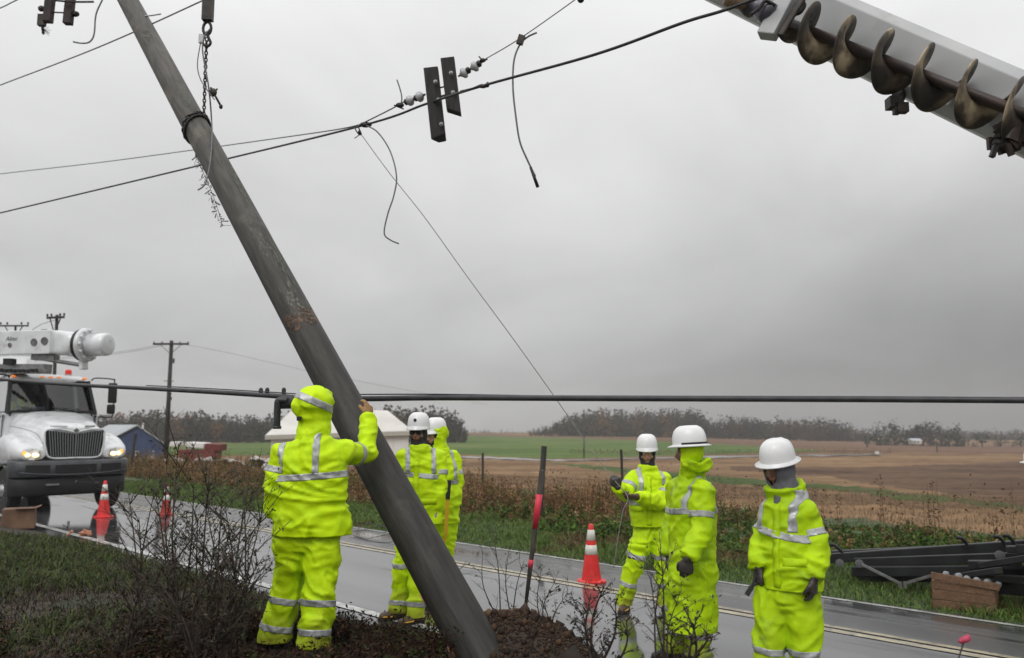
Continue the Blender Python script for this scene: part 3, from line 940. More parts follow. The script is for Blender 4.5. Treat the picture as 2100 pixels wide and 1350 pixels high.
    for k in 'ab':
        an = J['an'+k]; td = Vector(J['toe'+k]); td.z = 0; td.normalize(); g0 = an.z - .09
        bs = td.cross(Vector((0,0,1)))
        bz = Vector((an.x, an.y, g0))
        bp_ = rc(bz + Vector((0,0,.055)) - td*.05, .047, bz + Vector((0,0,.05)) + td*.05, .047) + rc(bz + Vector((0,0,.05)) + td*.05, .046, bz + Vector((0,0,.045)) + td*.17, .040)
        bp_ += rc(bz + Vector((0,0,.06)) - td*.03, .052, an + Vector((0,0,.12)), .056)
        bo = put('boot', remesh(bp_, .009, 3), bmats[0], T, smooth=True)
        out = [(bz + bs*x + td*y) for x, y in ((-.040, -.09), (-.048, -.03), (-.046, .05), (-.052, .13), (-.036, .20), (0, .222), (.036, .20), (.052, .13), (.046, .05), (.048, -.03), (.040, -.09), (0, -.105))]
        V = [p_ + Vector((0,0,.004)) for p_ in out] + [p_ + Vector((0,0,.030)) for p_ in out]; n_ = len(out)
        Fc = [tuple(range(n_ - 1, -1, -1)), tuple(range(n_, 2*n_))] + [(i, (i+1) % n_, n_ + (i+1) % n_, n_ + i) for i in range(n_)]
        put('sole', join_mesh([(V, Fc)]), m_sole, bo)
        if bmats[1]:
            pts_ = [bz + Vector((0,0,.115)) + (bs*math.cos(t_)*.064 + td*(math.sin(t_)*.066 - .01)) for t_ in np.linspace(0, 2*math.pi, 17)]
            put('boot_trim', join_mesh([tube_vf(pts_, .013, 6, False)]), bmats[1], bo, smooth=True)
            pts_ = [bz + Vector((0,0,.045)) + bs*math.cos(t_)*.052 + td*(.10 + math.sin(t_)*.10) for t_ in np.linspace(-.3, math.pi + .3, 12)]
            put('boot_trim', join_mesh([tube_vf(pts_, .007, 6, False)]), bmats[1], bo, smooth=True)
    for k, gm in zip('ab', gloves):
        hd, pn, sde, cu = J['hand'+k]
        if gm is None: continue
        wr, el = J['wr'+k], J['el'+k]; ax = (el - wr).normalized()
        gp = hand_parts(wr, hd, pn, sde, cu, s*1.08, 1.2) + rc(wr + ax*.05, .043, wr, .036)
        go = put('glove', remesh(gp, .0062, 2), gm, T, smooth=True)
    # ---- headgear
    if bal is not None:
        hp_ = [ell_vf(hc + u*.004 - f*.004, (.106 if J.get('drape') else .096)*s, (.118 if J.get('drape') else .112)*s, .132*s, Matrix((sd, f, u)).transposed())] + rc(hc - u*.06, .078*s, nk - Vector((0,0,.02)), .10*s)
        if J.get('drape', False): hp_ += rc(hc - u*.09 + f*.02, .080, nk + bf*.085 - Vector((0,0,.06)), .045) + rc(hc - u*.06 - f*.02, .088, nk - Vector((0,0,.01)), .105)
        if J.get('covered_face', False): hp_ += rc(hc - u*.04 + f*.055, .062, hc - u*.10 + f*.055, .058) + rc(hc - u*.10 + f*.03, .075, nk + f*.05 - Vector((0,0,.05)), .06)
        hm_ = remesh(hp_, .011, 3); wrinkle(hm_, .014 if J.get('drape') else .006, seed + 5, zf=9, xf=8, slant=.8)
        bm = bmesh.new(); bm.from_mesh(hm_)
        op = J.get('opening', (.055, .062, .070))
        oc = hc + f*.09 + u*(.0 if not J.get('covered_face') else .02)
        rm = [q for q in bm.faces if (lambda v: v.dot(f) > -.03 and (v.dot(sd)/op[0])**2 + ((v.dot(u) + .01)/(op[1] if v.dot(u) > -.01 else op[2]))**2 < 1)(q.calc_center_median() - oc)]
        bmesh.ops.delete(bm, geom=rm, context='FACES'); bm.normal_update(); solid(bm, .005)
        put('balaclava', bm, bal, T, smooth=True)
    if hat:
        helmet(T, hc + u*.068 - f*.006, f, u + f * J.get('hat_tilt', 0), hat == 'full', s=s, strap=strap, emblem=emblem)
    if hood is not None:
        hs = J.get('hoodscale', 1.0)
        HP = [ell_vf(hc + u*.040 - f*.008, .140*s*hs, .165*s*hs, .128*s*hs, Matrix((sd, f, u)).transposed()), ell_vf(hc - u*.03 - f*.008, .122*s*hs, .132*s*hs, .14*s, Matrix((sd, f, u)).transposed())]
        HP += rc(hc - u*.06, .112*s, nk - Vector((0,0,.05)), .125*s)
        hm_ = remesh(HP, .013, 6); wrinkle(hm_, .008, seed + 3, zf=9, xf=7)
        bm = bmesh.new(); bm.from_mesh(hm_)
        rm = [q for q in bm.faces if (lambda v: v.dot(f) > .085 and (v.dot(sd)/.105)**2 + ((v.dot(u) + .0)/.115)**2 < 1)(q.calc_center_median() - hc)]
        bmesh.ops.delete(bm, geom=rm, context='FACES')
        hm2 = bpy.data.meshes.new('h'); bm.to_mesh(hm2)
        hb = []
        for (p_, n_, w_, reg) in hood: hb.append(band(hm2, p_, n_, w_, reg))
        bm.normal_update(); solid(bm, .006)
        ho = put('hood', bm, m_hv, T, smooth=True)
        for b_ in hb:
            if b_ is not None: put_bands(b_, m_tape, ho)
    if J.get('roll', False):
        pts_ = [nk + cdir*(.06 + .02*math.sin(t_*3)) + sd*math.cos(t_)*.115 + f*(math.sin(t_)*.115 - .02) for t_ in np.linspace(math.pi*.75, math.pi*2.25, 16)]
        rl = remesh([tube_vf(pts_, .032, 10), tube_vf([p_ + cdir*.035 - f*.005 for p_ in pts_], .027, 10)], .011, 4); wrinkle(rl, .010, seed + 8, zf=14, xf=10)
        put('rolled_hood', rl, m_hv, T, smooth=True)
    return T, jo, to

V3 = Vector
dn = Vector((0, 0, -1))
# ---- the man with his hand on the pole, seen from behind
Y = 6.15
J1 = dict(head=P(646, 838, Y), neck=P(642, 893, Y - .02), sha=P(578, 932, Y + .0), shb=P(696, 930, Y + .02), straps=((-1, .215), (1, .05)), face=(.66, .74, .10), front=(.45, .85, 0), up=(-.05, -.08, 1),
          ela=P(565, 985, Y - .02), wra=P(566, 1058, Y + .02), elb=P(752, 928, Y + .36), wrb=P(757, 857, Y + .52),
          hipa=P(603, 1100, Y), hipb=P(662, 1100, Y), kna=P(588, 1195, Y + .05), knb=P(656, 1200, Y - .05), ana=P(566, 1290, Y + .04), anb=P(645, 1298, Y - .10),
          toea=(-.5, .8, 0), toeb=(.3, .9, 0), handa=(V3((.02, .1, -1)), V3((1, .2, 0)), 1, .35), handb=(V3((-.12, .22, 1)), V3((-.9, .35, -.2)), 1, .55),
          legbands=(.30, .80), band_z=P(630, 975, Y).z, band_tilt=-.07, collar=True, visible_face=False, armband=.60)
hb1 = J1['head']
w1, jk1, _ = worker('worker seen from behind in a hooded yellow rain suit, hand on the leaning pole', J1, hat=None, gloves=(m_gdark, m_gtan), seed=3,
       jac=dict(hem=.272, waist=.245, chest=.225, depth=.17, hd=.185, arm=(.088, .082, .070), amp=.017), hem=P(640, 1096, Y), legs_w=1.08,
       hood=[(hb1 + V3((0, 0, .045)), V3((.42, .1, 1)), .05, lambda q: True)], boots=(m_boot, m_gold))
# ---- bareheaded-mask man in sunglasses on the far side of the pole
Y = 8.2
J2 = dict(head=P(858, 889, Y), neck=P(862, 922, Y), sha=P(828, 940, Y), shb=P(898, 938, Y + .05), face=(-.18, -.98, .02), front=(-.2, -1, 0),
          ela=P(812, 985, Y), wra=P(806, 1035, Y - .05), elb=P(902, 988, Y), wrb=P(893, 1046, Y - .06),
          hipa=P(846, 1068, Y), hipb=P(872, 1068, Y), kna=P(826, 1148, Y - .02), knb=P(862, 1150, Y - .10), ana=P(821, 1213, Y), anb=P(852, 1223, Y - .18),
          toea=(-.85, -.45, 0), toeb=(-.6, -.8, 0), handa=(V3((0, 0, -1)), V3((1, 0, 0)), -1, .4), handb=(V3((.02, 0, -1)), V3((-1, 0, 0)), 1, .4), zip=True,
          band_z=P(860, 974, Y).z, band_tilt=.10, legbands=(.1, .82), opening=(.066, .065, .070))
worker('worker in sunglasses, black balaclava and white hard hat standing behind the leaning pole', J2, hat='cap', s=.93, gloves=(m_ggrey, m_ggrey), seed=9, bal=m_dark, glasses=True,
       boots=(m_bootb, m_gold), face_mat=m_skind, emblem=True, hem=P(862, 1072, Y), jac=dict(hem=.21, waist=.205, chest=.20, depth=.15, hd=.16, arm=(.083, .074, .058)), legs_w=.86)
Y = 8.95
J3 = dict(head=P(893, 896, Y), neck=P(902, 927, Y), sha=P(880, 943, Y), shb=P(929, 940, Y + .12), face=(-.60, -.80, -.02), front=(-.6, -.8, 0),
          ela=P(876, 985, Y - .1), wra=P(884, 1030, Y - .15), elb=P(938, 986, Y + .1), wrb=P(931, 1038, Y + .02),
          hipa=P(895, 1068, Y), hipb=P(914, 1066, Y), kna=P(893, 1135, Y), knb=P(912, 1135, Y), ana=P(890, 1198, Y - .05), anb=P(908, 1200, Y),
          toea=(-.6, -.8, 0), toeb=(-.6, -.8, 0), handa=(V3((-.2, 0, -1)), V3((1, 0, 0)), -1, .5), handb=(V3((-.05, 0, -1)), V3((-1, 0, 0)), 1, .6),
          band_z=P(900, 988, Y).z, opening=(.055, .055, .05))
hb3 = J3['head']
worker('worker with yellow hood over his white hard hat, behind the man in sunglasses', J3, hat='cap', s=.93, gloves=(m_gtan, m_gtan), seed=15, bal=m_dark,
       hood=[], hem=P(903, 1072, Y), jac=dict(hem=.20, waist=.20, chest=.19, depth=.15, hd=.155, arm=(.084, .074, .058)), legs_w=.86, boots=(m_bootb, m_gold))
# ---- the man holding the tag line
Y = 8.9
J4 = dict(head=P(1327, 931, Y), neck=P(1330, 962, Y), sha=P(1302, 981, Y), shb=P(1360, 985, Y + .05), face=(-.15, -.98, -.03), front=(-.2, -1, 0),
          ela=P(1283, 1012, Y - .12), wra=P(1268, 1000, Y - .32), elb=P(1352, 1032, Y - .15), wrb=P(1306, 1019, Y - .36),
          hipa=P(1323, 1092, Y), hipb=P(1348, 1092, Y), kna=P(1303, 1150, Y - .10), knb=P(1362, 1150, Y - .05), ana=P(1281, 1222, Y - .05), anb=P(1368, 1224, Y),
          toea=(-.3, -.95, 0), toeb=(.1, -1, 0), handa=(V3((-.25, -.1, .9)), V3((0, .6, 0)), 1, .85), handb=(V3((-1, -.1, -.05)), V3((0, .4, .6)), 1, .85), zip=True,
          band_z=P(1330, 1030, Y).z, legbands=(-.12, .55), opening=(.056, .062, .075), armband=.6)
w4, jk4, _ = worker('worker facing the camera in white hard hat and dark hood, pulling on the tag line', J4, hat='cap', s=.95, gloves=(m_gdark, m_bootb), seed=21, bal=m_dark,
       hem=P(1331, 1078, Y), jac=dict(hem=.20, waist=.195, chest=.195, depth=.15, hd=.155, arm=(.083, .073, .058)), legs_w=.92, boots=(m_bootb, m_gold))
# ---- the man in the long raincoat
Y = 6.8
J5 = dict(head=P(1414, 928, Y), neck=P(1420, 972, Y + .04), sha=P(1390, 1003, Y + .28), shb=P(1442, 1006, Y - .17), face=(-.93, .30, -.06), front=(-.9, -.3, 0), up=(.05, 0, 1),
          ela=P(1382, 1075, Y + .3), wra=P(1372, 1140, Y + .2), elb=P(1440, 1088, Y - .24), wrb=P(1410, 1147, Y - .34),
          hipa=P(1398, 1168, Y + .12), hipb=P(1425, 1168, Y - .08), kna=P(1390, 1235, Y + .12), knb=P(1430, 1240, Y - .06), ana=P(1382, 1312, Y + .12), anb=P(1432, 1322, Y - .06),
          toea=(-.9, -.35, 0), toeb=(-.8, -.6, 0), handa=(V3((-.1, 0, -1)), V3((1, 0, 0)), -1, .5), handb=(V3((-.15, 0, -1)), V3((.2, 1, 0)), -1, .7),
          band_z=P(1420, 1048, Y).z, band_tilt=-.10, legbands=(.15, .6), visible_face=False, hat_tilt=0, colh=.06, roll=True, opening=(.075, .085, .10), armband=.62)
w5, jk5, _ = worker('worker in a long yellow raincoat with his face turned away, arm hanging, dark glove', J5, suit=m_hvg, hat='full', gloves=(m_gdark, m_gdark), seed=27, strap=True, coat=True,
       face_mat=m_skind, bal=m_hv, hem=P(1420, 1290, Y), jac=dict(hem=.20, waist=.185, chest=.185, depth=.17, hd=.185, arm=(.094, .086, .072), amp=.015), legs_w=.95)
# ---- the man with the grey face mask, nearest on the right
Y = 6.0
J6 = dict(head=P(1597, 962, Y), neck=P(1612, 1010, Y + .03), sha=P(1585, 1045, Y + .16), shb=P(1654, 1050, Y - .06), face=(-.80, -.50, -.22), front=(-.75, -.66, 0), up=(.08, 0, 1),
          ela=P(1567, 1108, Y + .16), wra=P(1556, 1165, Y + .02), elb=P(1673, 1118, Y - .10), wrb=P(1668, 1187, Y - .20),
          hipa=P(1588, 1215, Y + .05), hipb=P(1642, 1215, Y - .03), kna=P(1580, 1310, Y + .03), knb=P(1650, 1315, Y - .06), ana=P(1578, 1383, Y + .05), anb=P(1652, 1392, Y - .05),
          toea=(-.9, -.5, 0), toeb=(-.5, -.8, 0), handa=(V3((-.1, -.1, -1)), V3((1, .3, 0)), -1, .9), handb=(V3((-.02, 0, -1)), V3((-.8, .6, 0)), -1, .6), zip=True, pockets=(1,),
          band_z=P(1612, 1092, Y).z, band_tilt=.16, legbands=(.22, .8), drape=True, visible_face=False, opening=(.060, .060, .085), colh=.055, armband=.62)
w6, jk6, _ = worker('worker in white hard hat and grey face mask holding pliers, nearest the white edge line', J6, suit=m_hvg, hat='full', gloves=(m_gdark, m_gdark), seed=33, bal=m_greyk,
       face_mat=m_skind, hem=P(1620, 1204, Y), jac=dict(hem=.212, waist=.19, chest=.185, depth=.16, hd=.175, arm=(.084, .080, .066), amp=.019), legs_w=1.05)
# ---- only his hat shows at the edge of the picture
Y = 9.5
def sh_(J, d):
    return {k: (v + d if isinstance(v, Vector) and k not in () else v) for k, v in J.items()}
d7 = P(2126, 958, Y) - J4['head']
J7 = {k: (v + d7 if isinstance(v, Vector) else v) for k, v in J4.items()}
J7['zip'] = False; J7['face'] = (-.3, -.95, 0); J7['front'] = (-.3, -.95, 0); J7['band_z'] = J4['band_z'] + d7.z
J7['wra'] = J7['ela'] + V3((0, -.04, -.25)); J7['wrb'] = J7['elb'] + V3((0, -.04, -.25)); J7['ela'] = J7['sha'] + V3((-.05, 0, -.27)); J7['elb'] = J7['shb'] + V3((.05, 0, -.27))
J7['wra'] = J7['ela'] + V3((0, -.06, -.25)); J7['wrb'] = J7['elb'] + V3((0, -.06, -.25))
J7['handa'] = (V3((0, 0, -1)), V3((1, 0, 0)), -1, .4); J7['handb'] = (V3((0, 0, -1)), V3((-1, 0, 0)), 1, .4); J7['zip'] = False
J7['ana'] = V3((J7['ana'].x, J7['ana'].y, float(hgt(J7['ana'].x, J7['ana'].y)) + .09)); J7['anb'] = V3((J7['anb'].x, J7['anb'].y, float(hgt(J7['anb'].x, J7['anb'].y)) + .09))
for k_ in list(J7):
    if isinstance(J7[k_], Vector):
        v_ = J7[k_] - J7['head']; J7[k_] = J7['head'] + Matrix.Rotation(R(-72), 3, 'Z') @ v_ + (V3((.14, 0, 0)) if k_ not in ('head',) else V3((0, 0, 0)))
J7['face'] = (-1, -.1, 0); J7['front'] = (-1, -.1, 0)
worker('worker cut off by the edge of the photo, only his white hard hat showing', J7, hat='full', gloves=(m_gdark, m_gdark), seed=41, bal=m_dark,
       hem=J7['neck'] - V3((0, 0, .62)), jac=dict(hem=.20, waist=.195, chest=.195, depth=.15, hd=.155, arm=(.083, .073, .058)), legs_w=.9)

q_ = hb1 + V3((-.085, -.118, -.075))
put('hood_tab', bevel_mesh(join_mesh([box_vf(q_, (.045, .012, .032), Matrix.Rotation(-.55, 3, 'Z'))]), .003, 1), m_blk, w1)
# pliers in the masked man's hand, top-level because it is held
pl0 = J6['wra'] + V3((-.01, -.01, -.07))
pp = thing('pliers', 'pliers hanging from the gloved hand of the grey-masked worker', 'pliers', pl0)
put('handle', join_mesh([tube_vf(smooth_path([pl0 + V3((.0, 0, .05)), pl0 + V3((-.02, 0, 0)), pl0 + V3((-.05, 0, -.06))], 4), .008, 8)]), m_blk, pp, smooth=True)
put('handle', join_mesh([tube_vf(smooth_path([pl0 + V3((.02, -.01, .03)), pl0 + V3((-.0, -.01, -.02)), pl0 + V3((-.045, 0, -.06))], 4), .008, 8)]), m_blk, pp, smooth=True)
put('jaw', join_mesh([beam_vf(pl0 + V3((-.045, 0, -.055)), pl0 + V3((-.085, 0, -.115)), .022, .03)]), mat('plier_steel', (.08, .08, .085), .4, metal=.8), pp)
# ================================================================ THE LEANING POLE, CHAIN, WIRES, BOOM
m_pole = mat('weathered_pole_wood', (.020, .0186, .0168), .58, (.036, .0335, .0300), 4, 9, bump=.004, bscale=9, stretch=(6, 6, .9), col3=(.027, .0252, .0228),
             wear=((.060, .054, .045), 2.4, .56, .74), attr='tint', spec=.3)
A_ = P(1013, 1400, 6.0); 
B_ = P(262, 0, 10.4)
ax_ = (B_ - A_).normalized()
C_ = B_ + ax_ * 2.2
def polepos(py):
    """point on the pole axis seen at photo row py"""
    lo, hi = 0.0, (C_ - A_).length
    for _ in range(50):
        m_ = (lo + hi) / 2; q = A_ + ax_ * m_; v = q - Vector((0, 0, CAM_Z))
        c_ = v.y * cp + v.z * sp; yy = 675 - F * (-v.y * sp + v.z * cp) / c_
        if yy > py: lo = m_
        else: hi = m_
    return A_ + ax_ * lo
LEN = (C_ - A_).length
qz = Vector((0, 0, 1)).rotation_difference(ax_)
PM = qz.to_matrix().to_4x4(); PM.translation = A_
m_fend = mat('pole_end_grain', (.04, .035, .03), .8)
pole = thing('utility_pole', 'weathered wooden utility pole leaning over the men, its foot in the spoil heap', 'utility pole', M=PM)
def pr(z): return .172 - .044 * min(z / 9.5, 1.3)
NZ, NS = 150, 44
V = []; Q = []
zz = np.linspace(-.15, LEN, NZ)
for i, z in enumerate(zz):
    for k in range(NS):
        w = 2 * math.pi * k / NS
        r_ = pr(z)
        V.append((math.cos(w) * r_, math.sin(w) * r_, z))
Vn = np.array(V); th = np.arctan2(Vn[:, 1], Vn[:, 0])
g = vnoise(np.cos(th) * 9, np.sin(th) * 9, Vn[:, 2] * .7) ; g2 = vnoise(np.cos(th) * 3, np.sin(th) * 3, Vn[:, 2] * .5 + 3)
chk = -np.clip(.10 - np.abs(vnoise(np.cos(th) * 6, np.sin(th) * 6, Vn[:, 2] * .35 + 9)), 0, 1) * .06
k_ = 1 + (g * .0022 + g2 * .004 + chk) / pr(2)
Vn[:, 0] *= k_; Vn[:, 1] *= k_
for i in range(NZ - 1):
    for k in range(NS): Q.append((i*NS + k, i*NS + (k+1) % NS, (i+1)*NS + (k+1) % NS, (i+1)*NS + k))
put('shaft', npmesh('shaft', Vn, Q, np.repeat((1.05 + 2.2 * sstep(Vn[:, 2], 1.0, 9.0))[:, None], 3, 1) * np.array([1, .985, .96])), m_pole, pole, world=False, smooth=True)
put('shaft_end', join_mesh([lathe_vf([(pr(LEN), 0), (pr(LEN)*.9, .012), (.01, .014)], 24, (0, 0, LEN))]), m_fend, pole, world=False, smooth=True)
m_rub = mat('bare_rubbed_wood', (.045, .026, .014), .7, (.13, .075, .04), 18, 5, bump=.003, bscale=40, contrast=(.4, .6))
m_lich = mat('lichen', (.075, .08, .062), .9, (.15, .155, .13), 40, 4, bump=.003, bscale=90)
# the rubbed, bare belt half way up and flakes of lichen: thin patches proud of the wood
def patch(zc, h, w0, w1, seed, mt, nm, thr=.0):
    n1, n2 = 90, 90; V = []; Q = []
    for i in range(n1 + 1):
        for j in range(n2 + 1):
            w = w0 + (w1 - w0) * i / n1; z = zc - h/2 + h * j / n2
            V.append((math.cos(w) * (pr(z) + .0035), math.sin(w) * (pr(z) + .0035), z))
    Vp = np.array(V); idx = []
    u_ = np.repeat(np.linspace(-1, 1, n1 + 1), n2 + 1); v_ = np.tile(np.linspace(-1, 1, n2 + 1), n1 + 1)
    f_ = fbm(u_ * 7 + seed, v_ * 7, seed, 5) * 1.9 + (1 - np.maximum(np.abs(u_), np.abs(v_)) ** 2.2) * .75 - .30 - thr
    for i in range(n1):
        for j in range(n2):
            q = (i*(n2+1) + j, (i+1)*(n2+1) + j, (i+1)*(n2+1) + j + 1, i*(n2+1) + j + 1)
            if min(f_[list(q)]) > 0: Q.append(q)
    if Q:
        u2, inv = np.unique(np.array(Q), return_inverse=True)
        put(nm, npmesh(nm, Vp[u2], inv.reshape(-1, 4)), mt, pole, world=False, smooth=True)
def camw(q):       # angle on the pole that faces the camera at q
    v = PM.inverted() @ Vector((0, 0, CAM_Z)); return math.atan2(v.y, v.x)
cw_ = camw(0)
# which sense of the angle runs to the right in the picture
tst = PM @ Vector((math.cos(cw_ + .8) * .15, math.sin(cw_ + .8) * .15, 4)); tst2 = PM @ Vector((math.cos(cw_ - .8) * .15, math.sin(cw_ - .8) * .15, 4))
sg_ = 1 if tst.x / tst.y > tst2.x / tst2.y else -1
zrub = (polepos(672) - A_).length
patch(zrub, .24, cw_ - 1.0, cw_ + 1.15, 4.2, m_rub, 'rubbed_patch', .12)
for py_, h_, o_, sd_, th_ in ((560, .9, .75, 3, .25), (640, .5, .2, 8, .35), (505, .7, .3, 11, .40), (210, .8, .5, 5, .3), (400, .9, .9, 6, .33), (90, .5, .1, 7, .3)):
    patch((polepos(py_) - A_).length, h_, cw_ + sg_ * (o_ - .45), cw_ + sg_ * (o_ + .45), sd_, m_lich, 'lichen_patch', th_)
m_iron = mat('dark_iron', (.018, .016, .015), .5, (.05, .04, .033), 14, 4, metal=.5, bump=.001, bscale=60)
m_galv = mat('galvanised_steel', (.22, .22, .22), .4, (.34, .34, .34), 10, 3, metal=.7)
q1 = polepos(28); s1 = P(1, 0, 1)
put('ground_wire_stub', join_mesh([tube_vf(smooth_path([P(276, 30, q1.y - .16), P(300, 33, q1.y - .18), P(330, 29, q1.y - .2)], 5), .009, 8)]), m_galv, pole, smooth=True)
for yy_ in (18, 42):
    q_ = polepos(yy_) ; d_ = (Vector((0, 0, CAM_Z)) - q_).normalized()
    put('bolt', join_mesh([lathe_vf([(.03, 0), (.03, .02), (.014, .021), (.014, .05)], 8, q_ + d_ * .10, d_)]), m_iron, pole)
    put('cleat', join_mesh([ell_vf(q_ + d_*.112 + Vector((.02, 0, .02)), .05, .03, .07, nu=10, nv=6)]), m_iron, pole, smooth=True)

# choker chain round the pole, and the lifting tackle above it
def chain(pts, link=.05, r_=.0065):
    """a run of interlocked oval links along a path"""
    L_ = [0]
    for i in range(1, len(pts)): L_.append(L_[-1] + (pts[i] - pts[i-1]).length)
    n = int(L_[-1] / (link * .72)); out = []
    for i in range(n):
        s_ = (i + .5) / n * L_[-1]; k = max(j for j in range(len(L_)) if L_[j] <= s_ + 1e-9); k = min(k, len(pts) - 2)
        f_ = (s_ - L_[k]) / max(L_[k+1] - L_[k], 1e-6); c = pts[k].lerp(pts[k+1], f_); d = (pts[k+1] - pts[k]).normalized()
        a = d.orthogonal().normalized(); b_ = d.cross(a)
        if i % 2: a, b_ = b_, a
        ring = [c + d * math.sin(t_) * link * .5 + a * math.cos(t_) * link * .30 for t_ in np.linspace(0, 2*math.pi, 11)]
        out.append(tube_vf(ring, r_, 5, False))
    return out
m_chain = mat('chain_steel', (.04, .036, .033), .45, (.10, .09, .08), 20, 3, metal=.8)
qc = polepos(262); hk = P(425, 55, qc.y - .25)
tk = thing('lifting_chain', 'steel lifting chain and shackle wrapped round the leaning pole near its upper bend', 'chain', hk)
cz = (qc - A_).length
loop = []
for w in np.linspace(0, 2*math.pi, 40):
    loop.append(PM @ Vector((math.cos(w) * (pr(cz) + .012), math.sin(w) * (pr(cz) + .012), cz + .08 * math.sin(w - cw_ + .6))))
put('choker', join_mesh(chain([Vector(p) for p in loop], .055, .010)), m_chain, tk, smooth=True)
loop2 = [PM @ Vector((math.cos(w) * (pr(cz) + .015), math.sin(w) * (pr(cz) + .015), cz - .05 + .07 * math.sin(w - cw_ + .5))) for w in np.linspace(0, 2*math.pi, 40)]
put('sling', join_mesh([tube_vf(loop2, .014, 8, False)]), m_blk, tk, smooth=True)
top_pt = P(418, 238, qc.y - .12)
put('chain_links', join_mesh(chain([P(424, 78, qc.y - .22), P(421, 150, qc.y - .18), top_pt], .052, .0075)), m_chain, tk, smooth=True)
put('shackle', join_mesh([tube_vf([hk + Vector((math.cos(t_) * .045, 0, math.sin(t_) * .075 - .02)) for t_ in np.linspace(0, 2*math.pi, 15)], .016, 8, False), box_vf(hk + Vector((0, 0, .24)), (.11, .08, .34)), lathe_vf([(.03, -.05), (.03, .05)], 10, hk + Vector((0, 0, .09)), (1, 0, 0))]), m_iron, tk, smooth=False)
put('hook', join_mesh([tube_vf(smooth_path([hk + Vector((0, 0, -.06)), hk + Vector((.02, 0, -.13)), hk + Vector((.045, 0, -.19)), hk + Vector((.01, 0, -.23)), hk + Vector((-.04, 0, -.20))], 4), .016, 8)]), m_iron, tk, smooth=True)
put('clamp', join_mesh([ell_vf(P(437, 190, qc.y - .2), .045, .03, .05, nu=10, nv=6), tube_vf([P(432, 180, qc.y-.2), P(452, 216, qc.y-.2)], .012, 8), ell_vf(P(453, 219, qc.y-.2), .022, .022, .028, nu=8, nv=6), tube_vf([P(446, 182, qc.y-.2), P(433, 196, qc.y-.2)], .010, 6)]), m_iron, tk, smooth=True)
put('latch', join_mesh([box_vf(P(413, 80, qc.y - .2), (.05, .04, .10))]), m_galv, tk)
put('hoist_rope', join_mesh([tube_vf([P(426, 0, qc.y - .25) + Vector((dx_, 0, dz_)) for dx_, dz_ in ((0, 0), (.1, 1.6))], .012, 6), tube_vf([P(418, 0, qc.y - .25), P(418, 0, qc.y - .25) + Vector((.1, 0, 1.6))], .012, 6)]), m_iron, tk, smooth=True)
m_wire = mat('grey_stranded_wire', (.10, .10, .105), .5, (.17, .17, .175), 40, 2, metal=.4)
m_wired = mat('dark_cable', (.022, .022, .025), .45, (.04, .04, .044), 10, 2)
def wire(nm, pts, r_, mt, label, group=None, cat='wire', n=10, smoothp=True):
    p_ = smooth_path(pts, n) if smoothp else pts
    return put(nm, join_mesh([tube_vf(p_, r_, 7)]), mt, label=label, cat=cat, group=group, smooth=True)
y_ = qc.y - .26
wire('loose_wire', [P(412, 85, y_), P(405, 130, y_), P(410, 160, y_), P(425, 185, y_), P(440, 205, y_)], .006, m_wire, 'thin wire loop beside the lifting chain', 'broken wires hanging near the poles')
wire('loose_wire', [P(430, 60, y_), P(418, 80, y_), P(416, 110, y_), P(428, 180, y_), P(434, 250, polepos(235).y - .27), P(434, 300, polepos(290).y - .27), P(429, 345, polepos(345).y - .27), P(420, 378, polepos(378).y - .26), P(406, 390, polepos(390).y - .25)], .0085, m_wire, 'wire hanging down the front of the leaning pole, its end hooked left', 'broken wires hanging near the poles')
wire('loose_wire', [P(210, 0, 11), P(197, 30, 11), P(193, 70, 11), P(184, 86, 11), P(168, 89, 11), P(150, 86, 11)], .011, m_wire, 'curved broken wire left of the leaning pole top, end bent flat', 'broken wires hanging near the poles')
vb = []
for k in range(70):
    t_ = k / 70; p_ = P(398 + 60 * t_ + random.gauss(0, 2.5), 305 + 160 * t_, 9.4); q_ = p_ + Vector((random.gauss(0, .035), random.gauss(0, .03), random.gauss(-.03, .03)))
    vb.append(tube_vf([p_, q_], random.choice((.002, .003, .006)), 4))
vb.append(tube_vf(smooth_path([P(398, 305, 9.4), P(408, 335, 9.4), P(425, 372, 9.4), P(442, 415, 9.4), P(457, 465, 9.4)], 6), .003, 4))
put('dead_vine', join_mesh(vb), mat('dead_vine', (.05, .04, .03), .9), label='ragged dead vine trailing from the leaning pole below the chain', cat='vine')

# overhead lines
def sag(a, b, d, n=30):
    return [a.lerp(b, i / n) - Vector((0, 0, d * 4 * (i / n) * (1 - i / n))) for i in range(n + 1)]
def ext(a, b, k): return b + (b - a) * k
j0 = P(742, 258, 9.6)
wire('overhead_cable', [ext(P(415, 338, 12.2), P(0, 437, 15), .8), P(0, 437, 15), P(415, 338, 12.2), j0, P(875, 213, 8.8), P(990, 176, 7.9), P(1220, 112, 6.9), P(1400, 47, 6.3), P(1500, 16, 6.05), P(1700, -60, 5.6)], .0135, m_wired,
     'thick dark cable sweeping across the sky behind the pole up to the boom', 'overhead lines', 'cable')
wire('overhead_wire', [ext(P(395, 308, 13.5), P(0, 357, 17), .8), P(0, 357, 17), P(200, 334, 15), P(395, 308, 13.5), P(560, 285, 11.6), P(690, 266, 10), j0 + Vector((0, 0, .02))], .008, m_wire,
     'thin grey wire meeting the thick cable at its knot, below it on the left', 'overhead lines')
wire('overhead_wire', [ext(P(200, 98, 11), P(0, 175, 13), .8), P(0, 175, 13), P(200, 98, 11), P(410, 4, 9.4), P(520, -50, 8.8)], .009, m_wire, 'grey wire crossing in front of the top of the leaning pole', 'overhead lines')
wire('overhead_wire', [P(-60, 40, 12), P(0, 17, 12), P(35, 0, 12), P(120, -40, 11.5)], .009, m_wire, 'short length of wire in the top corner beside the broken crossarm', 'overhead lines')
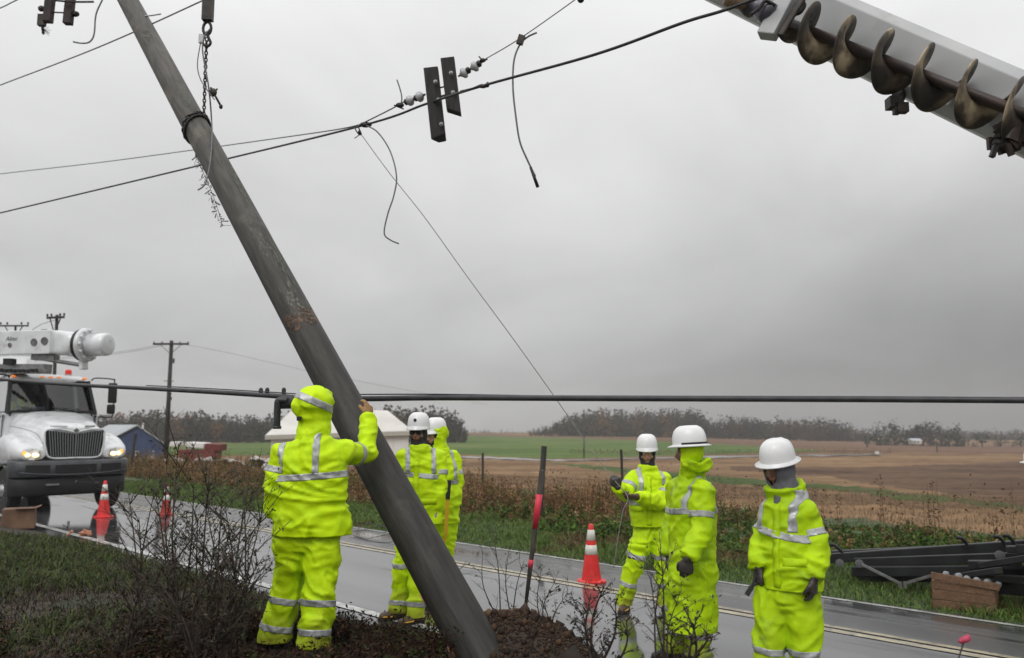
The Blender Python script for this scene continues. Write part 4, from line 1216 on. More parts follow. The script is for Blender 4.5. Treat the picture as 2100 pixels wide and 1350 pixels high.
wire('overhead_wire', [P(996, 121, 8.6), P(1068, 78, 8.3), P(1190, -8, 7.8), P(1300, -90, 7.2)], .0055, m_wire, 'thin pale wire rising from the glass insulators', 'overhead lines')
wire('overhead_wire', [P(836, 205, 9.0), P(800, 225, 9.2), P(742, 254, 9.58)], .008, m_wire, 'short wire from the knot to the left-hand insulators', 'overhead lines')
kn = j0
put('wire_splice', join_mesh([ell_vf(P(750, 256, 9.55), .075, .03, .035, nu=12, nv=8), tube_vf(smooth_path([P(727, 262, 9.55), P(735, 275, 9.5), P(741, 275, 9.5), P(733, 258, 9.5)], 4), .008, 6), tube_vf([P(741, 274, 9.5), P(727, 284, 9.5)], .006, 6), ell_vf(P(737, 272, 9.5), .02, .02, .03, nu=8, nv=6)]), m_iron,
    label='dark splice where the wires and the tag line are knotted together', cat='wire splice', smooth=True)
put('wire_splice', join_mesh([ell_vf(P(990, 177, 7.88), .05, .02, .022, nu=10, nv=6), ell_vf(P(1000, 174, 7.86), .02, .025, .028, nu=8, nv=6), tube_vf([P(944, 192, 8.2), P(985, 174, 7.9)], .006, 6), tube_vf([P(944, 187, 8.2), P(985, 177, 7.9)], .006, 6)]), m_iron,
    label='small splice on the thick cable right of the hanging crossarms', cat='wire splice', smooth=True)
tagl = [P(740, 275, 9.5), P(800, 357, 9.45), P(870, 445, 9.35), P(960, 570, 9.2), P(1050, 692, 9.05), P(1138, 815, 8.9), P(1200, 905, 8.8), P(1252, 975, 8.62), J4['wra'] + Vector((-.03, -.03, .06)), J4['wrb'] + Vector((-.10, -.06, 0)), P(1277, 1050, 8.45), P(1268, 1100, 8.45), P(1258, 1165, 8.5)]
wire('tag_line', tagl, .0048, mat('pale_rope', (.16, .15, .13), .8, (.25, .24, .21), 60, 2), 'long thin tag line running from the knotted wires down to the worker\'s glove', cat='rope', n=8)
wire('loose_wire', [P(752, 258, 9.5), P(775, 272, 9.4), P(800, 310, 9.35), P(813, 360, 9.3), P(808, 400, 9.3), P(795, 440, 9.3), P(788, 478, 9.3), P(800, 492, 9.3), P(818, 500, 9.3)], .0085, m_wire,
     'curved wire tail hanging under the knot, crossed by the tag line', 'broken wires hanging near the poles')
lw_ = thing('loose_wire', 'long wire tail with dark end hanging right of the insulators', 'wire', P(1068, 80, 8.3), 'broken wires hanging near the poles')
put('wire_tail', join_mesh([tube_vf(smooth_path([P(1101, 67, 8.25), P(1082, 76, 8.27), P(1066, 92, 8.3), P(1054, 125, 8.3), P(1052, 180, 8.3), P(1058, 240, 8.3), P(1066, 290, 8.3), P(1080, 325, 8.3), P(1098, 362, 8.3)], 7), .010, 7)]), m_wire, lw_, smooth=True)
put('end_sleeve', join_mesh([tube_vf([P(1088, 343, 8.3), P(1103, 384, 8.3)], [.014, .018], 8)]), m_blk, lw_, smooth=True)
put('wire_clamp', join_mesh([box_vf(P(1068, 82, 8.28), (.07, .04, .10), Matrix.Rotation(.3, 3, 'Y'))]), m_iron, lw_)
wire('loose_wire', [P(814, 164, 9.0), P(820, 182, 9.0), P(824, 200, 9.0), P(822, 218, 9.0)], .008, m_wire, 'short wire stub sticking up beside the left-hand insulators', 'broken wires hanging near the poles')
put('suspended_ball', join_mesh([ell_vf(P(1191, -1, 7.8), .035, .035, .035)]), m_blk, label='dark ball on the thin wire at the top edge of the photo', cat='wire ball', smooth=True)

# the broken double crossarm hanging on the lines
m_arm = mat('creosoted_timber', (.010, .009, .0085), .75, (.028, .025, .023), 5, 6, bump=.003, bscale=20, stretch=(6, 6, 1))
m_insw = mat('grey_porcelain', (.38, .38, .39), .2, (.5, .5, .51), 6, 3, spec=.7)
ca = thing('broken_crossarm', 'pair of dark crossarm timbers hanging on the cable between two insulator strings', 'crossarm', P(905, 200, 8.7))
for (x0, y0, x1, y1, yy_, w_, cut) in ((884, 142, 900, 288, 8.75, .158, 'v'), (918, 122, 932, 238, 8.65, .150, 's')):
    a_, b_ = P(x0, y0, yy_), P(x1, y1, yy_)
    d_ = (b_ - a_).normalized(); sx_ = Vector((1, 0, 0)); sx_ = (sx_ - d_ * sx_.dot(d_)).normalized(); n_ = d_.cross(sx_)
    V = []
    for e_, c_ in ((-1, a_), (1, b_)):
        for (i_, j_) in ((-1, -1), (1, -1), (1, 1), (-1, 1)):
            off = 0
            if e_ == 1: off = (-.07 if cut == 's' and i_ < 0 else 0) + (-.05 if cut == 'v' and i_*j_ > 0 else 0)
            V.append(c_ + sx_ * i_ * w_ / 2 + n_ * j_ * .06 + d_ * off)
    if cut == 'v':
        V.append(b_ + d_ * .03)
        Fc = [(0, 3, 2, 1), (0, 1, 5, 4), (1, 2, 6, 5), (2, 3, 7, 6), (3, 0, 4, 7), (4, 5, 8), (5, 6, 8), (6, 7, 8), (7, 4, 8)]
    else: Fc = [(0, 3, 2, 1), (0, 1, 5, 4), (1, 2, 6, 5), (2, 3, 7, 6), (3, 0, 4, 7), (4, 5, 6, 7)]
    me = join_mesh([(V, Fc)]); fix_normals(me); bevel_mesh(me, .006, 1)
    put('timber', me, m_arm, ca)
for px_, py_, yy_ in ((893, 168, 8.66), (899, 205, 8.66), (905, 255, 8.66), (925, 150, 8.56), (929, 190, 8.56)):
    put('washer', join_mesh([lathe_vf([(.022, 0), (.022, .008), (.012, .009), (.012, .03)], 8, P(px_, py_, yy_), (0, -1, 0))]), m_galv, ca)
put('through_bolt', join_mesh([tube_vf([P(897, 200, 8.72), P(925, 192, 8.66)], .011, 8)]), m_iron, ca)
put('through_bolt', join_mesh([tube_vf([P(897, 182, 8.72), P(925, 174, 8.66)], .009, 8)]), m_iron, ca)
def insulators(a_, b_, parent, n=2, R_=.060):
    d = (b_ - a_); L_ = d.length; d.normalize()
    put('pin', join_mesh([tube_vf([a_, b_], .012, 6)]), m_iron, parent)
    for i in range(n):
        c_ = a_ + d * L_ * (i + .5) / n
        put('insulator', join_mesh([lathe_vf([(.02, -.045), (.03, -.03), (R_*.9, -.012), (R_, .004), (R_*.98, .02), (R_*.7, .03), (.03, .04), (.02, .05)], 18, c_, d)]), m_insw, parent, smooth=True)
        put('cap', join_mesh([lathe_vf([(.022, .0), (.036, .006), (.036, .034), (.018, .045)], 12, c_ + d * .038, d)]), m_iron, parent, smooth=True)
insulators(P(940, 157, 8.6), P(984, 130, 8.5), ca)
insulators(P(872, 194, 8.78), P(832, 210, 8.95), ca)
put('dead_end_clamp', join_mesh([ell_vf(P(820, 216, 9.0), .05, .03, .03, nu=10, nv=6), tube_vf([P(808, 216, 9.0), P(828, 224, 9.0)], .008, 6)]), m_iron, ca, smooth=True)
put('dead_end_clamp', join_mesh([ell_vf(P(990, 124, 8.5), .035, .03, .022, nu=10, nv=6), tube_vf([P(982, 116, 8.5), P(990, 124, 8.5), P(1000, 122, 8.5)], .008, 6), tube_vf([P(984, 132, 8.5), P(996, 122, 8.5)], .008, 6)]), m_iron, ca, smooth=True)
# another one, at the top left
cb = thing('broken_crossarm', 'pair of brown timbers and cable clamps hanging at the top left of the leaning pole', 'crossarm', P(120, 20, 11.5))
m_armb = mat('brown_timber', (.02, .013, .012), .75, (.05, .032, .028), 5, 6, bump=.003, bscale=20)
for x0, y0, x1, y1 in ((106, -30, 98, 46), (147, -25, 139, 50)):
    a_, b_ = P(x0, y0, 11.5), P(x1, y1, 11.5)
    put('timber', bevel_mesh(join_mesh([beam_vf(a_, b_, .115, .10, (0, 1, 0))]), .006, 1), m_armb, cb)
put('through_bolt', join_mesh([tube_vf([P(100, 25, 11.5), P(142, 27, 11.5)], .012, 6)]), m_iron, cb)
put('clamp', join_mesh([ell_vf(P(85, 18, 11.5), .05, .04, .045, nu=10, nv=6), box_vf(P(86, 42, 11.5), (.10, .07, .17)), tube_vf([P(86, 50, 11.5), P(89, 70, 11.5)], .02, 6)]), m_iron, cb)
put('clamp', join_mesh([ell_vf(P(155, 29, 11.5), .055, .04, .042, nu=12, nv=8), tube_vf([P(145, 27, 11.5), P(160, 29, 11.5)], .02, 6)]), m_iron, cb, smooth=True)
put('arm_brace', join_mesh([tube_vf(smooth_path([P(112, 1, 11.4), P(150, 4, 11.4), P(192, 4, 11.4)], 4), .016, 6)]), m_armb, cb, smooth=True)
put('frayed_ends', join_mesh([tube_vf([P(89, 60, 11.5), P(89, 60, 11.5) + Vector((random.uniform(-.02, .12), random.uniform(-.05, .05), random.uniform(-.10, .02)))], .003, 4) for _ in range(14)]), m_iron, cb)

# black telephone cable at head height with its splice case
tc0 = [P(-260, 755, 13.5), P(0, 778, 11.5), P(130, 788, 10.6), P(300, 797, 9.6), P(430, 804, 8.9), P(560, 812, 8.3), P(640, 818, 8.0), P(752, 818, 7.7), P(900, 816, 7.2), P(1200, 817, 6.5), P(1500, 818, 6.0), P(1800, 819, 5.5), P(2100, 821, 5.1)]
tc0 += [tc0[-1] + (tc0[-1] - tc0[-2]).normalized() * k_ for k_ in (1.5, 6, 14)]
tcab = thing('telephone_cable', 'thick black cable strung level across the photo at head height', 'cable', P(1050, 817, 6.8))
put('cable_sheath', join_mesh([tube_vf(smooth_path(tc0, 8), [.0265 - .006 * abs(1 - 2 * min(i / 96, 1)) for i in range(8 * (len(tc0) - 1) + 1)], 10)]), m_wired, tcab, smooth=True)
put('support_strand', join_mesh([tube_vf(smooth_path([p_ + Vector((0, .0, (.035, .035, .035, .04, .04, .03, .012)[i])) for i, p_ in enumerate(tc0[3:10])] , 8), .006, 6)]), m_wired, tcab, smooth=True)
for x_, yy_ in ((535, 8.45), (548, 8.4), (582, 8.25)):
    q_ = P(x_, 806, yy_); put('lashing_clamp', join_mesh([box_vf(q_, (.03, .05, .07)), ell_vf(q_ + Vector((0, 0, .035)), .02, .02, .02, nu=8, nv=6)]), m_wired, tcab)
sc_ = thing('splice_case', 'black splice case with elbow pipe hanging behind the hooded worker', 'splice case', P(600, 822, 8.1))
put('case', join_mesh([lathe_vf([(.03, -.02), (.062, 0), (.062, .52), (.03, .54)], 18, P(577, 826, 8.15), (1, -.08, .02))]), m_wired, sc_, smooth=True)
put('elbow_pipe', join_mesh([tube_vf(smooth_path([P(590, 822, 8.1), P(572, 822, 8.1), P(569, 836, 8.1), P(568, 876, 8.1)], 6), .034, 12), lathe_vf([(.042, 0), (.042, .03)], 12, P(568, 880, 8.1))]), m_wired, sc_, smooth=True)
for a_, b_, r_, nm in ((P(200, 720, 60), P(340, 708, 60), .02, 1),):
    pass

# ---------------------------------------------------------------- the derrick boom with its auger
m_boom = mat('boom_white_paint', (.36, .37, .37), .4, (.44, .44, .44), 2, 5, bump=.0008, bscale=12, wear=((.26, .25, .235), 3, .55, .8))
m_rusty = mat('worn_auger_steel', (.030, .025, .020), .6, (.42, .34, .22), 3.6, 7, metal=.1, bump=.003, bscale=30, contrast=(.42, .62), col3=(.10, .075, .048))
m_shaft = mat('dark_auger_shaft', (.014, .012, .012), .45, (.055, .036, .028), 6, 5, metal=.4, bump=.003, bscale=20)
dboom = thing('derrick_boom', 'white derrick boom with a stowed steel auger, reaching in from the top right', 'boom', P(1900, 160, 5.9))
ba, bb = P(1570, -8, 6.75), P(2130, 250, 5.35)
bd = (bb - ba).normalized(); ba2 = ba - bd * 3.2; bb2 = bb + bd * 6.5
sdv = Vector((bd.y, -bd.x, 0)).normalized() * -1       # sideways, horizontal
upv = sdv.cross(bd).normalized()
if upv.z < 0: upv = -upv
def hexa(c, w, h, ch):
    pts_ = [(-w, -h + ch), (-w + ch, -h), (w - ch, -h), (w, -h + ch), (w, h - ch), (w - ch, h), (-w + ch, h), (-w, h - ch)]
    return [c + sdv * x + upv * y for x, y in pts_]
V = hexa(ba2, .20, .235, .07) + hexa(bb2, .20, .235, .07)
Fc = [(i, (i+1) % 8, 8 + (i+1) % 8, 8 + i) for i in range(8)] + [tuple(range(7, -1, -1)), tuple(range(8, 16))]
me = join_mesh([(V, Fc)]); fix_normals(me); bevel_mesh(me, .008, 2)
put('boom_tube', me, m_boom, dboom)
# auger on brackets below the near side of the tube
aa, ab = P(1608, 44, 6.15), P(2112, 240, 5.05)
ad = (ab - aa).normalized(); AL = (ab - aa).length
put('auger_shaft', join_mesh([tube_vf([aa - ad * .08, ab + ad * .8], .040, 16)]), m_shaft, dboom, smooth=True)
a1 = ad.orthogonal().normalized(); a2 = ad.cross(a1)
pitch_ = AL / 6.15; turns = 7.4; n = int(turns * 40); Rf = .210
V = []; Q = []
hand = 1
for i in range(n + 1):
    w = 2 * math.pi * turns * i / n; z = pitch_ * turns * i / n + .02
    d_ = a1 * math.cos(hand * w + 1.2) + a2 * math.sin(hand * w + 1.2)
    rr_ = Rf * min(1, .45 + i / 26) * (1 + .02 * math.sin(w * 3.7))
    for r_, o_ in ((.036, 0), (.10, .003), (.16, .006), (rr_, .008)):
        V.append(aa + ad * (z + o_) + d_ * min(r_, rr_))
for i in range(n):
    for k in range(3): Q.append((i*4 + k, i*4 + k + 1, (i+1)*4 + k + 1, (i+1)*4 + k))
bm = bmesh.new(); tmp_ = npmesh('f', [tuple(v) for v in V], Q); bm.from_mesh(tmp_); solid(bm, .010)
put('flighting', bm, m_rusty, dboom, smooth=True)
hd_ = P(2062, 296, 5.15)
hp = [ell_vf(hd_, .09, .06, .06, nu=10, nv=6)]
hp.append(tube_vf([hd_, P(2085, 240, 5.15)], [.09, .06], 10))
for k in range(16):
    q_ = hd_ + Vector((random.uniform(-.10, .12), random.uniform(-.06, .06), random.uniform(-.06, .12)))
    hp.append(box_vf(q_, (.03, .03, .08), Matrix.Rotation(random.uniform(-.8, .8), 3, 'Y')))
put('cutting_teeth', join_mesh(hp), m_shaft, dboom)
# bracket plate, motor, rest
b0, b1 = P(1572, 76, 6.0), P(1634, -40, 6.0)
put('auger_bracket', bevel_mesh(join_mesh([beam_vf(b0, b1, .10, .14, bd)]), .01, 2), m_boom, dboom)
put('auger_bracket', bevel_mesh(join_mesh([beam_vf(b0 + bd*.14 + Vector((0, 0, .06)), b1 + bd*.14, .03, .05, bd)]), .008, 1), m_iron, dboom)
put('mounting_hook', join_mesh([tube_vf(smooth_path([P(1624, 30, 6.0), P(1640, 26, 6.0), P(1650, 10, 6.0), P(1640, 4, 6.0), P(1632, 14, 6.0)], 4), .016, 8)]), m_iron, dboom, smooth=True)
m_motor = mat('grey_motor_paint', (.06, .055, .07), .35, (.11, .10, .125), 12, 4, bump=.002, bscale=40)
mo = aa - ad * .12
put('auger_motor', join_mesh([lathe_vf([(.05, 0), (.085, .02), (.085, .10), (.062, .11), (.062, .20), (.095, .22), (.095, .31), (.04, .33)], 18, P(1586, 34, 6.0), (P(1520, -2, 6.2) - P(1586, 34, 6.0)).normalized())]), m_motor, dboom, smooth=True)
put('hydraulic_hose', join_mesh([tube_vf(smooth_path([P(1590, 12, 5.95), P(1570, 2, 5.95), P(1560, 14, 5.95), P(1540, 30, 5.95)], 5), .014, 8)]), m_blk, dboom, smooth=True)
m_rope = mat('ochre_rope', (.20, .12, .07), .8, (.42, .30, .20), 12, 5, bump=.004, bscale=40)
put('rope_drum', join_mesh([lathe_vf([(.07, 0), (.075, .03), (.07, .05), (.078, .08), (.07, .10), (.078, .14), (.07, .17)], 16, P(1532, 2, 6.1), (-1, 0, .25))]), m_rope, dboom, smooth=True)
put('auger_rest', join_mesh([beam_vf(P(1836, 216, 5.75), P(1860, 150, 5.95), .07, .07), box_vf(P(1833, 212, 5.75), (.09, .09, .08)), box_vf(P(1849, 222, 5.72), (.08, .06, .07)), box_vf(P(1838, 228, 5.72), (.04, .04, .05))]), m_iron, dboom)
for px_, py_ in ((1876, 82), (2076, 164), (1760, 30)):
    q_ = P(px_, py_, 5.6)
for px_, py_, yy_ in ((1662, 38, 5.95),):
    put('decal', join_mesh([beam_vf(P(1660, 44, yy_), P(1668, 30, yy_), .01, .03, (0, 1, 0))]), m_blk, dboom)
# ================================================================ THE UTILITY TRUCK
m_tw = mat('truck_white_paint', (.60, .61, .62), .22, (.70, .71, .72), 3, 3, coat=.5, wear=((.34, .32, .29), 2.6, .55, .80))
m_tg = mat('grey_bumper_plastic', (.035, .037, .042), .38, (.06, .062, .07), 8, 4)
m_tb = mat('black_underbody', (.008, .008, .009), .6)
m_chrome = mat('chrome', (.65, .66, .67), .15, metal=1)
m_tyre = mat('tyre_rubber', (.012, .012, .012), .7, (.022, .021, .02), 20, 3, bump=.002, bscale=50)
m_rim = mat('steel_rim', (.35, .35, .36), .35, metal=.7)
m_lamp = mat('lit_headlamp', (.8, .78, .7), .2, emit=(1, .80, .42), estr=1.35)
m_lampg = mat('headlamp_reflector', (.75, .74, .70), .12, metal=.6)
m_amb = mat('lit_amber_lamp', (.8, .35, .03), .25, emit=(1, .42, .05), estr=1.1)
m_ambm = mat('amber_marker', (.75, .22, .04), .25, emit=(1, .28, .05), estr=.45)
m_red = mat('red_beacon_lens', (.5, .03, .02), .2, emit=(1, .05, .03), estr=.25)
m_int = mat('cab_interior', (.02, .02, .022), .8, (.045, .045, .05), 6, 3)
m_glass = bpy.data.materials.new('windshield_glass'); m_glass.use_nodes = True
nt = m_glass.node_tree; nt.nodes.clear(); N = nt.nodes.new; L = nt.links.new
o_ = N('ShaderNodeOutputMaterial'); tr = N('ShaderNodeBsdfTransparent'); tr.inputs[0].default_value = (.34, .37, .38, 1)
gl = N('ShaderNodeBsdfGlossy'); gl.inputs['Roughness'].default_value = .03
fr_ = N('ShaderNodeFresnel'); fr_.inputs['IOR'].default_value = 1.5; mxs = N('ShaderNodeMixShader')
ml = N('ShaderNodeMath'); ml.operation = 'MULTIPLY_ADD'; ml.inputs[1].default_value = 1.2; ml.inputs[2].default_value = .03
L(fr_.outputs[0], ml.inputs[0]); L(ml.outputs[0], mxs.inputs[0]); L(tr.outputs[0], mxs.inputs[1]); L(gl.outputs[0], mxs.inputs[2]); L(mxs.outputs[0], o_.inputs[0])

Wc = G(217, 1040)
hx, hy = .7157, -.6984
Wc = Vector((Wc.x, Wc.y, float(prof(Wc.x * NX + Wc.y * NY))))
rx_, ry_ = hy, -hx
TC = Wc + Vector((rx_, ry_, 0)) * 1.02
TM = Matrix(((rx_, hx, 0, TC.x), (ry_, hy, 0, TC.y), (0, 0, 1, TC.z), (0, 0, 0, 1)))
truck = thing('utility_truck', 'white utility truck with headlights on, crane arm stowed over its cab', 'truck', M=TM)
def TP(nm, me, mt, par=truck, **k): return put(nm, me, mt, par, world=False, **k)
def ringY(y, z0, z1, hw, xc=0, ex=None): return ((xc, y, (z0 + z1) / 2), (hw, 0, 0), (0, 0, (z1 - z0) / 2))
hoodp = [loft([ringY(-.80, 1.05, 2.24, .92), ringY(-.5, 1.05, 2.20, .88), ringY(-.1, 1.05, 2.12, .80), ringY(.3, 1.05, 2.03, .72), ringY(.60, 1.08, 1.95, .67), ringY(.76, 1.14, 1.86, .64)], 36, 3.2)]
for sx_ in (-1, 1):
    hoodp.append(loft([ringY(-.85, 1.00, 1.62, .24, sx_*.93), ringY(-.45, 1.00, 1.74, .26, sx_*.93), ringY(-.05, 1.02, 1.74, .28, sx_*.93), ringY(.35, 1.05, 1.66, .28, sx_*.92), ringY(.65, 1.12, 1.54, .28, sx_*.88), ringY(.82, 1.16, 1.42, .26, sx_*.82)], 24, 2.5))
    hoodp.append(box_vf((sx_*1.12, -.80, .95), (.12, .25, .6)))
hoodm = remesh(hoodp, .026, 8)
body = TP('hood', hoodm, m_tw, smooth=True)
# cab
cabp = [loft([((0, -1.62, 1.0), (1.02, 0, 0), (0, .84, 0)), ((0, -1.62, 1.6), (1.04, 0, 0), (0, .86, 0)), ((0, -1.62, 2.2), (1.0, 0, 0), (0, .84, 0))], 36, 6)]
TP('cab', remesh(cabp, .03, 3), m_tw, smooth=True)
TP('roof', remesh([loft([((0, -1.78, 2.93), (.90, 0, 0), (0, .70, 0)), ((0, -1.78, 3.02), (.90, 0, 0), (0, .70, 0)), ((0, -1.80, 3.10), (.82, 0, 0), (0, .60, 0)), ((0, -1.80, 3.13), (.6, 0, 0), (0, .42, 0))], 36, 4)], .022, 4), m_tw, smooth=True)
wsb = [(-.92, -.80, 2.24), (.92, -.80, 2.24)]; wst = [(-.82, -1.14, 2.94), (.82, -1.14, 2.94)]
for sx_ in (-1, 1):
    TP('windshield_pillar', join_mesh([beam_vf((sx_*.94, -.80, 2.18), (sx_*.85, -1.14, 2.97), .07, .09, (0, 1, 0))]), m_tb)
    TP('rear_pillar', join_mesh([beam_vf((sx_*.97, -2.30, 2.15), (sx_*.86, -2.28, 2.97), .10, .30, (0, 1, 0))]), m_tw)
    dr = TP('door', bevel_mesh(join_mesh([box_vf((sx_*1.035, -1.5, 1.62), (.03, 1.15, 1.15))]), .01, 2), m_tw)
    put('handle', join_mesh([box_vf((sx_*1.06, -1.95, 1.95), (.03, .14, .035))]), m_blk, dr, world=False)
    TP('side_window', join_mesh([([(sx_*.97, -.95, 2.22), (sx_*.97, -2.1, 2.22), (sx_*.87, -2.1, 2.93), (sx_*.86, -1.25, 2.93)], [(0, 1, 2, 3)])]), m_glass)
# windshield, gently curved
V = []; Q = []
for i in range(13):
    u_ = i / 6 - 1
    for j in range(5):
        v_ = j / 4
        w_ = .90 * (1 - v_) + .82 * v_
        V.append((u_ * w_, -.80 * (1 - v_) - 1.14 * v_ - .10 * u_ * u_ + .03, 2.24 * (1 - v_) + 2.94 * v_))
for i in range(12):
    for j in range(4): Q.append((i*5 + j, i*5 + j + 1, (i+1)*5 + j + 1, (i+1)*5 + j))
TP('windshield', npmesh('w', V, Q), m_glass, smooth=True)
TP('windshield_trim', join_mesh([beam_vf((-.90, -1.14, 2.955), (.90, -1.14, 2.955), .05, .05), beam_vf((-.93, -.80, 2.225), (.93, -.80, 2.225), .05, .045)]), m_tb)
for sx_ in (-.45, .25):
    TP('wiper', join_mesh([tube_vf([(sx_, -.77, 2.25), (sx_ + .42, -.80, 2.30)], .010, 6), tube_vf([(sx_ - .15, -.765, 2.27), (sx_ + .5, -.79, 2.33)], .008, 6)]), m_blk, smooth=True)
TP('back_wall', join_mesh([box_vf((0, -2.36, 2.5), (1.8, .05, .9)), ]), m_int)
TP('dashboard', join_mesh([box_vf((0, -1.02, 2.18), (1.8, .34, .12))]), m_int)
TP('seat', join_mesh([box_vf((.45, -2.1, 2.2), (.52, .16, .8)), box_vf((-.45, -2.1, 2.2), (.52, .16, .8))]), m_int)
TP('steering_wheel', join_mesh([tube_vf([(-.42 + .2*math.cos(t_), -1.28 + .06*math.sin(t_), 2.26 + .19*math.sin(t_)) for t_ in np.linspace(0, 2*math.pi, 21)], .015, 6, False)]), m_blk, smooth=True)
for x_, z_, w_, h_, c_ in ((.28, 2.30, .26, .10, (.5, .58, .6)), (.62, 2.28, .2, .06, (.6, .6, .55)), (-.35, 2.28, .3, .07, (.35, .4, .33)), (-.7, 2.30, .2, .10, (.3, .05, .05))):
    TP('dashboard_papers', join_mesh([box_vf((x_, -1.0, z_ - .02), (w_, .16, h_), Matrix.Rotation(.2, 3, 'X'))]), mat('paper', c_, .8))
# grille
TP('grille_recess', join_mesh([([(-.60, .775, 1.80), (0, .80, 1.72), (.60, .775, 1.80), (.585, .80, 1.45), (.50, .81, 1.22), (-.50, .81, 1.22), (-.585, .80, 1.45)], [tuple(range(7))])]), m_tb)
sur = smooth_path([Vector(p_) for p_ in ((0, .83, 1.745), (-.20, .82, 1.80), (-.42, .81, 1.825), (-.60, .79, 1.79), (-.615, .80, 1.60), (-.58, .81, 1.38), (-.48, .83, 1.205), (0, .84, 1.195), (.48, .83, 1.205), (.58, .81, 1.38), (.615, .80, 1.60), (.60, .79, 1.79), (.42, .81, 1.825), (.20, .82, 1.80), (0, .83, 1.745))], 4)
TP('grille_surround', join_mesh([tube_vf(sur, .020, 8, False)]), m_tw, smooth=True)
bars = []
for i in range(-10, 11):
    if i == 0: continue
    x0_ = i * .0545; x1_ = i * .0480
    top_ = 1.80 - .06 * max(0, 1 - abs(i) / 4) if abs(i) > 0 else 1.74
    bars.append(beam_vf((x1_, .835, 1.215), (x0_, .81, top_), .016, .03, (0, 1, 0)))
bars.append(beam_vf((0, .845, 1.21), (0, .83, 1.74), .026, .03, (0, 1, 0)))
TP('grille_bars', join_mesh(bars), mat('dull_chrome', (.34, .35, .36), .25, metal=.9), kind='stuff')
ez = 1.79
em = TP('emblem', join_mesh([beam_vf((0, .83, ez), (0, .852, ez), .09, .09, (1, 0, 1))]), m_chrome)
put('emblem_inset', join_mesh([beam_vf((0, .84, ez), (0, .856, ez), .062, .062, (1, 0, 1))]), m_blk, em, world=False)
put('emblem_mark', join_mesh([box_vf((0, .857, ez), (.014, .006, .05)), box_vf((0, .857, ez + .016), (.036, .006, .010)), box_vf((0, .857, ez - .016), (.036, .006, .010))]), m_chrome, em, world=False)
TP('hood_vent', join_mesh([box_vf((-.30, .775, 1.885), (.2, .05, .028)), box_vf((.34, .775, 1.885), (.34, .04, .014))]), m_tg)
# headlamps
for sx_ in (-1, 1):
    V = [(sx_*x, y, z) for x, y, z in ((.66, .90, 1.19), (.72, .90, 1.39), (1.02, .76, 1.42), (1.165, .58, 1.40), (1.17, .56, 1.20), (1.02, .76, 1.17), (.82, .88, 1.17))]
    me = join_mesh([(V + [(x, y - .12, z) for x, y, z in V], [tuple(range(7)), tuple(range(13, 6, -1))] + [(i, (i+1) % 7, 7 + (i+1) % 7, 7 + i) for i in range(7)])]); fix_normals(me); bevel_mesh(me, .012, 2)
    hl = TP('headlight', me, m_lampg, smooth=False)
    put('bulb', join_mesh([ell_vf((sx_*.80, .895, 1.27), .072, .03, .050), ell_vf((sx_*.94, .83, 1.275), .055, .03, .048)]), m_lamp, hl, world=False, smooth=True)
    put('turn_signal', join_mesh([ell_vf((sx_*1.03, .765, 1.31), .095, .05, .075, Matrix.Rotation(-sx_*.7, 3, 'Z'))]), m_amb, hl, world=False, smooth=True)
# bumper: curved shell with intakes
def bump(z0, z1, off, hw=1.22, n_=32):
    V = []; Q = []
    pz = [(z0, -.03), (z0 + (z1 - z0)*.12, 0), (z1 - (z1 - z0)*.12, 0), (z1, -.04), (z1, -.3), (z0, -.3)]
    for i in range(n_ + 1):
        u_ = i / n_ * 2 - 1; x = hw * math.sin(u_ * math.pi / 2 * .98)
        y = .98 - .42 * abs(u_) ** 3.2 + off
        for z, dy_ in pz: V.append((x * (1 + dy_ * .15), y + dy_, z))
    for i in range(n_):
        for k in range(6): Q.append((i*6 + k, i*6 + (k+1) % 6, (i+1)*6 + (k+1) % 6, (i+1)*6 + k))
    me = join_mesh([(V, Q + [tuple(range(6)), tuple(n_*6 + k for k in range(5, -1, -1))])]); fix_normals(me); return me
bu = TP('bumper', bump(.80, 1.155, 0), m_tg, smooth=True)
TP('valance', bump(.40, .795, -.06, 1.20), m_tb, smooth=True)
def intake(x0, x1, z0, z1, cut):
    V = []; n_ = 14
    for j in (0, 1):
        for i in range(n_ + 1):
            f_ = i / n_; x = x0 + (x1 - x0) * f_
            zb = z0 + (cut * (1 - f_) ** 2 if x0 > 0 else cut * f_ ** 2 if x1 < 0 else 0) * 0
            u_ = math.asin(max(-1, min(1, x / 1.22))) / (math.pi / 2 * .98)
            y = .98 - .42 * abs(u_) ** 3.2 + .004
            arc = .055 * (abs(x) / 1.0) ** 2
            V.append((x, y, (z0 + arc if j == 0 else z1 + .2 * arc)))
    return npmesh('i', V, [(i, i + 1, n_ + 2 + i, n_ + 1 + i) for i in range(n_)])
for x0_, x1_ in ((-.98, -.52), (-.42, .42), (.52, .98)):
    put('air_intake', intake(x0_, x1_, .855, 1.055, 0), m_tb, bu, world=False)
put('bumper_lip', join_mesh([tube_vf([(x, .985 - .42 * abs(math.asin(x / 1.22) / (math.pi / 2 * .98)) ** 3.2 + .01, .842 + .055 * abs(x) ** 2 ) for x in np.linspace(-1.1, 1.1, 25)], .016, 6)]), m_tg, bu, world=False, smooth=True)
for x_ in (-.45, .45):
    TP('tow_hook', join_mesh([box_vf((x_, .95, .64), (.26 if x_ > 0 else .07, .04, .035))]), m_galv)
TP('front_axle', join_mesh([tube_vf([(-.9, 0, .5), (.9, 0, .5)], .07, 10), box_vf((0, -.4, .75), (.9, 2.6, .2))]), m_tb)
